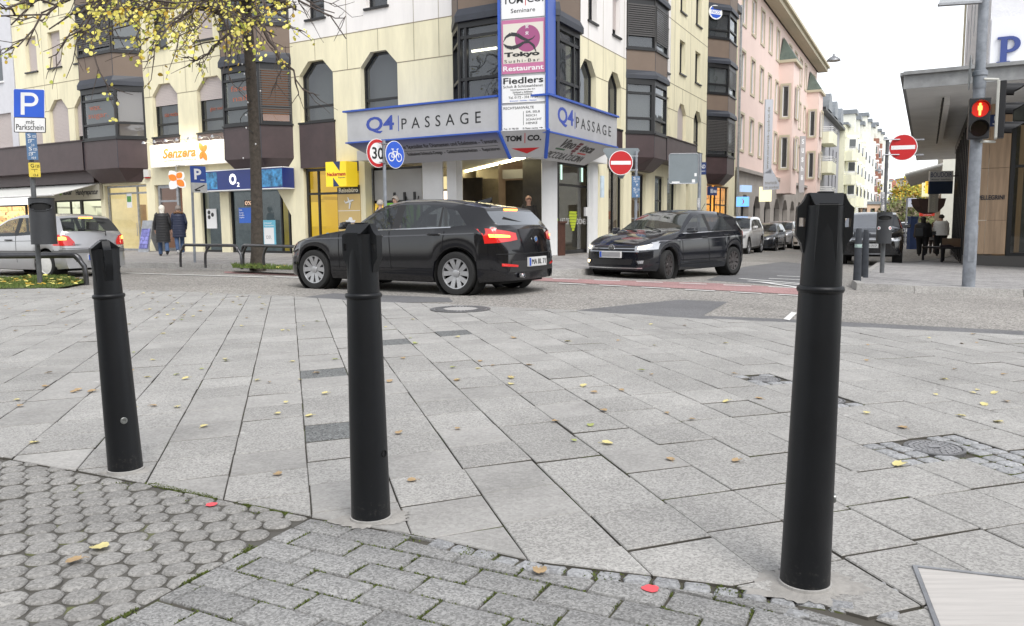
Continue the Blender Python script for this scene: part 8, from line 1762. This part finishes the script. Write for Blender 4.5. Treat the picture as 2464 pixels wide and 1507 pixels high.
def person(label,pos,yaw,H,lf=(.12,-.10),arms=((.05,.02),(-.03,.08)),coat=None,coat_z=.55,coatw=.21,trousers=JEAN,hair=HAIRB,hairlen=.10,shoe=SHOEK,quilt=True,hood=None,wide=1.,legw=1.,bag=None,parent_z=None,elbow=None,group=None,hat=None,strap=False,skirt=False):
    k=H/1.72; t=thing('person',(0,0,0),label,'person',group); S=lambda x,y,z: Vector((x*k*wide,y*k*wide,z*k))
    a,b=lf   # forward offset of the left / right foot
    def leg(s,f):
        kn=S(s*.095,f*.55+.05*(1 if f<.0 else 1.2),.49); an=S(s*.09,f*1.9-.02,.09+max(0,-f)*.6); toe=an+S(0,.15,-.055-max(0,-f)*.25); return [S(s*.09,0,.90),kn,an,toe]
    ll,rl=leg(-1,a),leg(1,b)
    V=[S(0,0,.94),S(0,0,1.12),S(0,.0,1.32),S(0,-.01,1.44),S(0,.005,1.50),S(0,.015,1.58),S(0,.02,1.66)]; Rd=[.135*k*wide,.12*k*wide,.13*k*wide,.075*k,.052*k,.083*k,.07*k]; E=[(0,1),(1,2),(2,3),(3,4),(4,5),(5,6)]
    for q in (ll,rl):
        i=len(V); V+=q; Rd+=[.085*k*wide,.058*k*wide,.042*k,.035*k]; E+=[(0,i),(i,i+1),(i+1,i+2),(i+2,i+3)]
    AR=[]
    for s,(e,w) in zip((-1,1),arms):
        sh_=S(s*.17,0,1.39); el=S(s*.235,e,1.12); wr=S(s*.23,w+.07,.90); hd=wr+S(0,.02,-.09)
        if elbow and s in elbow: el,wr=elbow[s]; el,wr=S(*el),S(*wr); hd=wr+(wr-el).normalized()*.09*k
        i=len(V); V+=[sh_,el,wr,hd]; Rd+=[.052*k,.040*k,.027*k,.036*k]; E+=[(2,i),(i,i+1),(i+1,i+2),(i+2,i+3)]; AR.append((sh_,el,wr,hd))
        # fingers
        dd=(hd-wr).normalized(); sd=Vector((0,1,0))
        for j in range(4): i2=len(V); V+=[hd+sd*(j-1.5)*.017*k+dd*.03*k,hd+sd*(j-1.5)*.019*k+dd*(.075-.006*abs(j-1.5))*k+Vector((-s*.01,0,0))]; Rd+=[.008*k,.0065*k]; E+=[(i+3,i2),(i2,i2+1)]
        i2=len(V); V+=[wr+sd*.035*k+dd*.035*k,wr+sd*.05*k+dd*.075*k]; Rd+=[.010*k,.008*k]; E+=[(i+2,i2),(i2,i2+1)]
    skinmesh('body',V,E,Rd,SKIN,t)
    # face
    m=MB(); hc=S(0,.015,1.60); 
    m.lathe([(.012,0),(.014,.02),(.004,.034)],hc+S(0,.080,-.02),(0,.3,-1),n=8); m.build('nose',SKIN,t,smooth=True)
    for s in (-1,1): m=MB(); m.lathe([(.001,0),(.011*k,.003),(.001,.006)],hc+S(s*.032,.083,.012),(0,1,0),n=8); m.build('eye',mat('eye_dark',(.02,.015,.01),.3),t); m=MB(); m.lathe([(.001,-.012*k),(.020*k,0),(.001,.012*k)],hc+S(s*.083,-.005,-.01),(1,0,0),n=10); m.build('ear',SKIN,t,smooth=True)
    m=MB(); m.tube([hc+S(-.022,.083,-.052),hc+S(0,.088,-.055),hc+S(.022,.083,-.052)],.005,6); m.build('mouth',mat('lips',(.35,.10,.09),.6),t)
    # hair
    m=MB(); vs=[]; n=16; rows_=9
    for i in range(rows_+1):
        ph=PI*.02+i/rows_*PI*(.60 if hairlen<.2 else .66); 
        for j in range(n):
            th=2*PI*j/n; fr_=max(0,math.sin(th)); p_=min(ph,PI*(.36+ (1-fr_)*.40)) 
            rr=.098*(1+.05*rnd.uniform(-1,1)); vs.append(hc+S(rr*math.sin(p_)*math.cos(th),rr*1.12*math.sin(p_)*math.sin(th)-.012,rr*1.15*math.cos(p_)+.015))
    if hairlen>0.12:
        for i in range(5):
            for j in range(n):
                th=2*PI*j/n; z=-.07-hairlen*(i+1)/5; fr_=math.sin(th); y=min(fr_,.0)
                vs.append(hc+S(.085*math.cos(th)*(1-.05*i),-.02+.085*y-.012*i*0,z if fr_<.3 else -.02))
        rows_+=5
    m.add(vs,[(i*n+j,i*n+(j+1)%n,(i+1)*n+(j+1)%n,(i+1)*n+j) for i in range(rows_) for j in range(n)]+[tuple(range(n))]); m.build('hair',hair,t,smooth=True)
    if hat: m=MB(); m.lathe([(.105*k,0),(.105*k,.06*k),(.08*k,.11*k),(.02*k,.13*k)],hc+S(0,0,.03),n=16); m.build('cap',hat,t,smooth=True)
    # trousers, shoes
    for s,q in ((-1,ll),(1,rl)):
        an=q[2]; m=MB(); m.tube([q[0]+S(0,0,.04),(q[0]+q[1])/2,q[1],(q[1]+an)/2,an+S(0,0,-.02)],[.10*k*wide*legw,.092*k*wide*legw,.072*k*wide*legw,.068*k*wide*legw,.066*k*legw],12); m.build('trouser_leg',trousers,t,smooth=60)
        d=(q[3]-an); d.z*=.5; m=MB(); he=an+S(0,-.05,-.06); m.tube([he,an+S(0,.0,-.045),q[3]+S(0,-.03,.0),q[3]+S(0,.05,-.005)],[.035*k,.048*k,.042*k,.022*k],10); m.build('shoe',shoe,t,smooth=60)
    m=MB(); m.lathe([(.10*k*wide,.84*k),(.145*k*wide,.90*k),(.14*k*wide,1.02*k),(.12*k,1.05*k)],(0,0,0),n=18,cap=False); m.build('trouser_seat',trousers,t,smooth=True)
    # coat: stacked rings
    if coat:
        m=MB(); zs=[]; z=coat_z; n=20; vs=[]; rows_=0; step=.022 if quilt else .03; z1=1.455
        while z<z1:
            u=(z-.55)/(1.45-.55); w=coatw*wide*(1.08-.10*max(0,u)) if z<1.0 else coatw*wide*(1.0-.03*(z-1.0)/.3)
            if z>1.36: w*=1-((z-1.36)/.10)**1.6*.55
            if quilt: w*=1+.028*math.sin(2*PI*z/.088)
            dy=.74
            for j in range(n):
                th=2*PI*j/n; vs.append(S(0,0,z)+Vector((w*k*math.cos(th),w*k*dy*math.sin(th)+(-.01*k),0)))
            rows_+=1; z+=step
        m.add(vs,[(i*n+j,i*n+(j+1)%n,(i+1)*n+(j+1)%n,(i+1)*n+j) for i in range(rows_-1) for j in range(n)]+[tuple(reversed(range(n))),tuple(range((rows_-1)*n,rows_*n))])
        m.build('coat',coat,t,smooth=70)
        for (sh_,el,wr,hd) in AR:
            m=MB(); pts=[]; rs=[]; seq=[sh_+(S(0,0,.02)-Vector((sh_.x*.25,0,0))),sh_,el,wr+(hd-wr)*.1]
            for i in range(3):
                for j in range(7): pts.append(seq[i].lerp(seq[i+1],j/7)); u=(i+j/7)/3; rs.append(k*(.078-.030*u)*(1+(.05 if quilt else 0)*math.sin(j*2.2)))
            pts.append(seq[3]); rs.append(.046*k); m.tube(pts,rs,12); m.build('sleeve',coat,t,smooth=60)
    if hood: m=MB(); pts=[S(.135*math.cos(PI*q/8),-.045-.075*math.sin(PI*q/8),1.45+.03*math.sin(PI*q/8)) for q in range(9)]; m.tube(pts,[.035*k]*9,10); m.build('fur_hood',hood,t,smooth=True)
    if strap: m=MB(); m.tube([S(-.13,-.05,1.44),S(-.02,-.165,1.25),S(.14,-.15,1.02),S(.2,-.06,.98)],.012,6); m.build('bag_strap',SHOEK,t)
    t.location=pos; t.rotation_euler=(0,0,yaw); return t
def bag(pos,sz,mt,label,yaw=0):
    f=Fr(pos,(math.cos(yaw),math.sin(yaw),0)); m=MB(); m.poly(f,[(-sz[0]/2,0),(sz[0]/2,0),(sz[0]*.42,sz[1]),(-sz[0]*.42,sz[1])],-sz[2]/2,sz[2]/2); return tag(m.build('handbag',mt,None,bevel=.015),label,'bag')
def gp(px,py,dz=.085): p=gnd(px,py,dz); return (p.x,p.y,p.z)
WG='two women walking past the shops'
person('woman with white-blond hair in a long black quilted coat, walking away','x' and gp(395,616),R_(28),1.60,(.10,-.14),coat=COATK,coat_z=.46,hair=HAIRW,hairlen=.18,shoe=SHOEK,group=WG)
person('woman in a navy quilted coat with a brown fur collar, walking away','x' and gp(434,612),R_(26),1.62,(-.14,.12),coat=COATN,coat_z=.60,hair=HAIRG,hairlen=.10,shoe=SOLE,hood=FUR,group=WG)
person('woman in black with long dark hair walking away on the right pavement',gp(2218,616),R_(-24),1.66,(.05,-.07),coat=COATK,coat_z=.82,coatw=.29,quilt=False,trousers=TRK,hair=HAIRB,hairlen=.42,wide=1.22,legw=1.25)
p=gp(2204,575); q=Vector(gp(2218,616)); bag((q.x-.25,q.y-.22,q.z+.85),(.34,.32,.12),mat('bag_dark',(.03,.035,.045),.5),'dark shoulder bag on the back of the woman in black',R_(-50))
person('woman in a white quilted jacket with a dark cross strap, walking away',gp(2261,616),R_(-24),1.74,(.04,-.05),coat=JACW,coat_z=.86,coatw=.27,trousers=TRK,hair=HAIRB,hairlen=.1,strap=True,wide=1.12,legw=1.25)
q=Vector(gp(2261,616)); bag((q.x-.30,q.y-.02,q.z+.86),(.22,.18,.10),mat('bag_black',(.012,.012,.014),.5),'small black bag at the hip of the woman in the white jacket',R_(-30))
person('smaller person in a grey coat between the two right-hand women',gp(2243,611),R_(-24),1.42,(.08,-.06),coat=mat('coat_grey',(.16,.15,.15),.7),coat_z=.75,quilt=False,trousers=mat('trousers_brown',(.06,.045,.04),.8),hair=mat('hair_brown',(.10,.05,.03),.6),hairlen=.2)
p=LF.pt(-1.35,0,-.1); 
pm_=LF.px(1272,500,-1.6); p=LF.pt(pm_[0],.09,-1.6); person('bald man in a dark suit jacket standing in the passage','x' and (p.x,p.y,.09),R_(190),1.74,(.02,0),coat=SUIT,coat_z=.80,quilt=False,trousers=TRK,hair=SKIN,hairlen=.0)
p=LF.pt(LF.px(915,500,.7)[0],.09,.7); person('grey-haired person behind the black car, only the head visible over its bonnet',(p.x,p.y,.09),R_(-60),1.66,(.02,0),coat=mat('coat_grey',(.16,.15,.15)),coat_z=.8,quilt=False,trousers=TRK,hair=mat('hair_grey',(.42,.38,.34),.6))
p=LF.pt(LF.px(952,490,.3)[0],.09,.3); person('person in front of the green poster, hidden behind the roof of the black car',(p.x,p.y,.09),R_(150),1.78,(.02,0),coat=COATK,coat_z=.8,quilt=False,trousers=TRK,hair=mat('hair_grey',(.42,.38,.34)))
p=RF.pt(RF.px(1392,500,-1.1)[0],0,-1.1); person('cook in dark clothes with raised arms inside the kebab shop',(p.x,p.y,.05),R_(200),1.72,(.0,0),coat=COATK,coat_z=.8,quilt=False,trousers=TRK,hair=HAIRB,elbow={-1:((-.30,.15,1.30),(-.22,.30,1.50)),1:((.30,.15,1.30),(.2,.30,1.48))},hat=OFFW)
# ------------------------------------------------------------------ trees
BARK=mat('bark',(.075,.062,.05),.95,var=.45,vscale=14,bump=1.,bscale=40); LY1=mat('leaf_yellow',(.72,.64,.12),.6); LY2=mat('leaf_lemon',(.80,.72,.20),.6); LY3=mat('leaf_ochre',(.55,.36,.04),.6); LG=mat('leaf_green_yellow',(.40,.44,.06),.6); TWIG=mat('twig',(.075,.058,.05),.9)
for m_ in (LY1,LY2,LY3,LG):
    b=m_.node_tree.nodes['Principled BSDF']; b.inputs['Transmission Weight'].default_value=.0; b.inputs['Subsurface Weight'].default_value=0
TR=gnd(620,641,.085); YT_=TR.y
T=thing('linden_tree',TR,'street tree with a dark trunk and sparse yellow autumn leaves hanging into the top left','tree')
trunk=[TR+Vector((0,0,-.1)),TR+Vector((.01,0,.3))]+[at(x,y,YT_) for x,y in ((618,500),(615,380),(608,250),(600,120),(592,20),(590,-120),(600,-300))]
m=MB(); m.tube(trunk,[.19,.15,.13,.125,.12,.12,.12,.09,.06],16); m.build('trunk',BARK,T,smooth=60)
br=MB(); lf=MB(); tw_=random.Random(3)
def leaf(mb,p,s,nrm,mi=0,rr=tw_):
    n=Vector(nrm).normalized(); a=n.cross(Vector((rr.uniform(-1,1),rr.uniform(-1,1),rr.uniform(-1,1)))).normalized(); b=n.cross(a)
    P=[(-.5,0),(-.32,.36),(.05,.46),(.38,.26),(.62,0),(.38,-.26),(.05,-.46),(-.32,-.36)]; cu=rr.uniform(-.15,.25)
    mb.face([p+a*(x*s)+b*(y*s)+n*(cu*s*(abs(y)*1.2+x*x)) for x,y in P],mi)
def branch(p0,p1,r0,sag,dens,depth=0,segs=7):
    pts=[]; d=p1-p0; L_=d.length; j=L_*.05
    for i in range(segs+1):
        t=i/segs; q=p0+d*t+Vector((0,0,-sag*4*t*(1-t)*-1)); 
        if 0<i: q+=Vector((tw_.gauss(0,j),tw_.gauss(0,j),tw_.gauss(0,j)))*.6
        pts.append(q)
    br.tube(pts,[r0*(1-.8*i/segs)+.003 for i in range(segs+1)],6 if depth<1 else 4,cap=False)
    if depth<2:
        n=int(L_*(1.8 if depth==0 else 2.8))+1
        for i in range(n):
            t=tw_.uniform(.15,1); q=pts[min(segs-1,int(t*segs))].lerp(pts[min(segs,int(t*segs)+1)],(t*segs)%1); l=L_*tw_.uniform(.22,.5)*(1-.4*t) if depth==0 else tw_.uniform(.25,.7)
            dv=(d.normalized()+Vector((tw_.gauss(0,.6),tw_.gauss(0,.5),tw_.gauss(-.15,.5)))).normalized(); branch(q,q+dv*l,r0*.4 if depth==0 else .006,-tw_.uniform(0,.12)*l,dens,depth+1,5 if depth==0 else 3)
    if depth>=1:
        n=tw_.randrange(0,int(6.5*dens)+1) if dens>0 else 0
        if dens<.3 and tw_.random()<.8: n=0
        for i in range(n):
            t=tw_.uniform(.2,1); q=pts[min(segs-1,int(t*segs))].lerp(pts[min(segs,int(t*segs)+1)],(t*segs)%1)+Vector((tw_.gauss(0,.05),tw_.gauss(0,.05),tw_.gauss(-.04,.05)))
            leaf(lf,q,tw_.uniform(.05,.08),(tw_.gauss(0,.6),-1+tw_.gauss(0,.5),tw_.gauss(.2,.6)),tw_.choices((0,1,2,3),(4,4,1.2,1.5))[0])
T0=lambda y: at(600,y,YT_)
for (y0,x1,y1,Y1,r,sag,de) in ((60,340,28,YT_-1.5,.05,.25,1.1),(50,150,-40,YT_-3,.05,.3,1.2),(-20,0,30,YT_-4,.05,.5,1.1),(-40,250,90,YT_-4.5,.04,.6,1.0),(45,440,150,YT_-1.8,.035,-.1,.8),(20,380,-60,YT_-3,.05,.3,1.3),(-60,60,-60,YT_-6,.05,.6,1.2),(0,520,-20,YT_-4,.04,.2,1.1),(-30,690,40,YT_-3,.05,.3,1.0),(30,660,90,YT_-1,.035,.2,.9),(-20,820,100,YT_-1.,.04,.5,.1),(40,735,225,YT_-.6,.045,.1,.05),(10,800,40,YT_+1,.04,.5,.12),(-50,450,20,YT_-5.5,.04,.4,1.2),(-80,200,20,YT_-5,.05,.7,1.2),(-60,330,60,YT_+.5,.04,.5,1.),(-90,120,60,YT_-2,.05,.7,1.0),(20,560,60,YT_-2.5,.03,.1,1.2),(-80,30,90,YT_-3.5,.045,.8,.55),(-30,480,-40,YT_-2,.04,.2,1.3),(-40,290,-50,YT_-1,.04,.2,1.3),(-50,610,0,YT_-4.5,.04,.4,1.1),(0,430,60,YT_-3.2,.035,.2,1.0),(-70,100,20,YT_-4,.045,.6,1.3),(-60,-30,60,YT_-5,.045,.7,1.2),(-90,260,-10,YT_-6,.04,.5,1.3)):
    branch(T0(y0),at(x1,y1,Y1),r,sag,de)
cr=bpy.data.objects.new('crown',None)
b_=br.build('branches',TWIG,T,smooth=60); l_=lf.build('leaves',[LY1,LY2,LY3,LG],T)
m=MB()
for k in range(11):
    q=at(606+rnd.uniform(-24,24),50+k*33+rnd.uniform(-9,9)+rnd.uniform(-4,4),YT_-.2); m.lathe([(.001,.024),(.021,.0),(.001,-.024)],q,n=8,cap=False)
t=thing('light_chain',at(606,100,YT_),'string of small white bulbs wound round the tree trunk','light chain'); m.build('bulbs',SWHITE,t)
m=MB(); pts=[T0(330)+Vector((.17*math.cos(k*.9),-.17*abs(math.sin(k*.9))-.03,k*.1)) for k in range(34)]; m.tube(pts,.008,5); m.build('cable',BLACK,t)
# distant trees
def fartree(px_,top_,base_,Y,w,label,cols,seed,n=2600,name='autumn_tree',leafs=.35):
    r=random.Random(seed); b=at(px_,base_,Y); tp=at(px_,top_,Y); t=thing(name,b,label,'tree','trees at the end of the street'); m=MB(); H=tp.z-b.z; m.tube([b,b+Vector((0,0,H*.4)),b+Vector((.2,0,H*.85))],[.35,.28,.08],8)
    for k in range(9): a=r.uniform(0,2*PI); q=b+Vector((0,0,H*r.uniform(.3,.6))); m.tube([q,q+Vector((w*.4*math.cos(a),w*.4*math.sin(a),H*.25))],[.12,.03],5)
    m.build('trunk',BARK,t); m=MB(); cl=[(Vector((r.gauss(0,.26)*w,r.gauss(0,.26)*w,H*r.uniform(.34,.93))),r.uniform(.10,.22)*w) for _ in range(34)]
    for i in range(n):
        c,rr=r.choice(cl); d=Vector((r.gauss(0,1),r.gauss(0,1),r.gauss(0,.8))).normalized()*rr*r.random()**.4; leaf(m,b+c+d,leafs*r.uniform(.6,1.2),(r.gauss(0,1),-1,r.gauss(.3,1)),r.choices(range(len(cols)),[4,3,1][:len(cols)])[0],r)
    m.build('crown',cols,t)
DG=mat('leaf_dull_green',(.13,.15,.05),.8); DB=mat('leaf_brown_grey',(.17,.14,.09),.8)
fartree(2196,440,545,140,9,'yellow autumn tree at the end of the right-hand row',[LY3,LG,DG],5,3600); fartree(2160,486,550,120,8,'greyish green tree at the end of the street, left of the yellow one',[DG,DB,LG],6); fartree(2215,480,550,118,7,'brownish tree low behind the pavement signs',[DB,DG,LY3],7); fartree(2178,500,552,105,6,'low dull green tree in the middle of the street end',[DG,DB],8,2200)
# ------------------------------------------------------------------ grass, litter, fallen leaves
GR=mat('grass_green',(.12,.17,.04),.9,var=.3,vscale=5); SOIL=mat('soil',(.11,.12,.05),.95,var=.3,vscale=6)
def grasspatch(pts,n,hmax,label,seed,dz=0,nl=60):
    r=random.Random(seed); P=[Vector(p) for p in pts]; x0,x1=min(p.x for p in P),max(p.x for p in P); y0,y1=min(p.y for p in P),max(p.y for p in P); m=MB()
    def inside(x,y):
        c=False; k=len(P)
        for i in range(k):
            a,b=P[i],P[(i+1)%k]
            if (a.y>y)!=(b.y>y) and x<(b.x-a.x)*(y-a.y)/(b.y-a.y)+a.x: c=not c
        return c
    m.face([(p.x,p.y,g(p.x)+dz+.012) for p in P],1)
    i=0
    while i<n:
        x,y=r.uniform(x0,x1),r.uniform(y0,y1)
        if not inside(x,y): continue
        i+=1; h=r.uniform(.3,1)*hmax; a=r.uniform(0,PI); w=.012; z=g(x)+dz; l=Vector((r.gauss(0,.4)*h,r.gauss(0,.4)*h,h)); b=Vector((x,y,z)); q=Vector((math.cos(a)*w,math.sin(a)*w,0)); m.face([b-q,b+q,b+l])
    for i in range(nl):
        x,y=r.uniform(x0,x1),r.uniform(y0,y1)
        if inside(x,y): leaf(m,Vector((x,y,g(x)+dz+.03+r.uniform(0,.03))),r.uniform(.05,.09),(r.gauss(0,.25),r.gauss(0,.25),1),2+r.randrange(2),r)
    return tag(m.build('grass_strip',[GR,SOIL,LY2,LY3]),label,'grass',kind='stuff')
gs=G((-60,672),(150,664),(215,680),(140,694),(0,696),(-60,696)); grasspatch(gs,6000,.07,'strip of short grass strewn with yellow leaves at the left edge',1,nl=260)
gs=G((560,642),(740,650),(735,655),(560,647),dz=.085); gs=[(gnd(560,640,.085).x,gnd(560,640,.085).y),(gnd(735,647,.085).x,gnd(735,647,.085).y),(gnd(735,652,.085).x,gnd(735,652,.085).y),(gnd(560,646,.085).x,gnd(560,646,.085).y)]
grasspatch(gs,1500,.12,'weeds and leaves in the bed around the tree trunk',2,dz=.09,nl=60)
LBR=mat('leaf_tan',(.44,.31,.17),.7,var=.3,vscale=30); LPY=mat('leaf_pale_yellow',(.66,.58,.26),.6,var=.15,vscale=30); LGN=mat('leaf_pale_green',(.38,.42,.14),.6,var=.2,vscale=30)
lr=random.Random(11); cols={'tan':LBR,'pale yellow':LPY,'yellow green':LGN}
def fallen(px_,py_,s,c,label=None):
    p=gnd(px_,py_); m=MB(); n=Vector((lr.gauss(0,.10),lr.gauss(0,.10),1)).normalized(); a=lr.uniform(0,2*PI); u=Vector((math.cos(a),math.sin(a),0)); u=(u-n*u.dot(n)).normalized(); v=n.cross(u); N=13
    out=[]
    for k in range(N*2):
        th=2*PI*k/(N*2); rr=.5*(1-.16*math.cos(th))*(1+.06*lr.uniform(-1,1)+(.10 if k%3==0 else 0)); x,y=rr*math.cos(th),.80*rr*math.sin(th)
        if abs(th-PI)<.3: x+=.12
        out.append(p+u*x*s+v*y*s+n*(.007+s*.75*(y*y)+s*.4*x*x*lr.uniform(.3,1.2)))
    cen=p+n*.006; vs=[cen]+out; fs=[(0,k+1,(k+1)%(N*2)+1) for k in range(N*2)]; m.add(vs,fs)
    e=out[0]; m.tube([p-u*.38*s+n*.006,p-u*.62*s+n*.010,p-u*(.85)*s+v*s*.1+n*.006],.0011,4)
    o=m.build('fallen_leaf',cols[c],None,smooth=True); reg=('far left','left','middle left','middle right','right')[min(4,int(px_/493))]; dp='by the road edge' if py_<770 else ('half way across the paving' if py_<900 else 'nearer the bollard feet')
    tag(o,label or 'small %s leaf@%s'%(c,dp),'leaf','small fallen leaves scattered on the slabs'); return o
for x,y,s,c,l in ((243,1323,.065,'pale yellow','large pale yellow leaf on the oval stones at the lower left'),(178,1355,.052,'tan','tan curled leaf just below the large pale leaf on the oval stones'),(1299,1380,.052,'tan','round tan leaf with a stalk on the rectangular pavers'),(670,1145,.042,'tan','tan leaf on the slab left of the middle bollard foot'),(990,1160,.042,'tan','flat tan leaf right of the middle bollard foot'),(960,1045,.045,'tan','tan leaf on smooth slabs right of the middle bollard'),(1101,1034,.035,'tan','small upturned tan leaf in the middle of the paving'),(1421,1027,.045,'yellow green','yellow green leaf on the central slabs'),(2162,1122,.06,'pale yellow','long pale yellow leaf below the right iron cover'),(2170,1032,.05,'tan','tan leaf just above the right iron cover'),(2400,1018,.055,'pale yellow','ragged pale leaf near the right edge of the paving'),(1405,930,.055,'pale yellow','pale yellow leaf in the centre of the slabs'),(1229,927,.05,'pale yellow','pale yellow leaf left of the centre leaf'),(190,940,.05,'tan','tan leaf on the slabs to the left of the left bollard'),(493,1028,.042,'pale yellow','pale leaf between the left and middle bollards'),(1748,969,.05,'pale yellow','yellow curled leaf left of the right bollard'),(2086,996,.045,'pale yellow','pale oval leaf right of the right bollard'),(1236,815,.07,'tan','broad tan leaf on the upper middle slabs'),(915,940,.04,'pale yellow','pale leaf just right of the middle bollard'),(1230,912,.045,'pale yellow','pale leaf above the left centre leaf')): fallen(x,y,s,c,l)
k=0
while k<105:
    x=lr.uniform(0,2464); y=lr.uniform(722,1010) if lr.random()<.85 else lr.uniform(900,1120)
    if y<700+(.045*x if x>900 else 20): continue
    k+=1; fallen(x,y,lr.uniform(.03,.055),lr.choices(('pale yellow','tan','yellow green'),(5,4,1))[0])
for i in range(70):
    x=lr.uniform(0,640); y=lr.uniform(697,760)+x*.02; fallen(x,y,lr.uniform(.03,.055),lr.choices(('pale yellow','tan'),(4,3))[0])
# leafy shrub at the left picture edge
SH=mat('shrub_leaf',(.035,.075,.02),.35,var=.3,vscale=20); t=thing('shrub',(-5.2,7.5,0),'dark green long-leaved shrub poking in at the left picture edge','shrub')
m=MB(); l=MB(); r=random.Random(4)
for k in range(7):
    b=Vector((-5.35,7.5,0))+Vector((r.uniform(-.1,.1),r.uniform(-.1,.1),0)); tp=b+Vector((r.uniform(-.15,.22),r.uniform(-.2,.2),r.uniform(.5,1.0))); m.tube([b,(b+tp)/2+Vector((.03,0,.05)),tp],[.012,.009,.004],6)
    for j in range(9):
        q=b.lerp(tp,r.uniform(.25,1)); d=Vector((r.uniform(-.4,1.),r.uniform(-1,1),r.uniform(-.5,.4))).normalized(); s=d.cross(Vector((0,0,1))).normalized()*.018; L_=r.uniform(.16,.26); l.face([q,q+d*L_*.35+s,q+d*L_*.8+s*.6+Vector((0,0,-.03)),q+d*L_+Vector((0,0,-.06)),q+d*L_*.8-s*.6+Vector((0,0,-.03)),q+d*L_*.35-s])
m.build('stem',TWIG,t); l.build('leaves',SH,t)

# each small leaf is told apart by its colour, its band on the paving and its order from the left
GRP={}
for o_ in COL.objects:
    if '@' in o_.get('label',''): GRP.setdefault(o_['label'],[]).append(o_)
TEN='first second third fourth fifth sixth seventh eighth ninth tenth eleventh twelfth thirteenth fourteenth fifteenth sixteenth seventeenth eighteenth nineteenth'.split(); TT={2:'twent',3:'thirt',4:'fort',5:'fift',6:'sixt'}
def ordn(n): return TEN[n-1] if n<20 else (TT[n//10]+'ieth' if n%10==0 else TT[n//10]+'y-'+TEN[n%10-1])
for k_,l_ in GRP.items():
    c_,d_=k_.split('@'); l_.sort(key=lambda q:q.location.x/q.location.y)
    for n_,o_ in enumerate(l_): o_['label']='%s, %s from the left of its colour %s'%(c_,ordn(n_+1),d_)
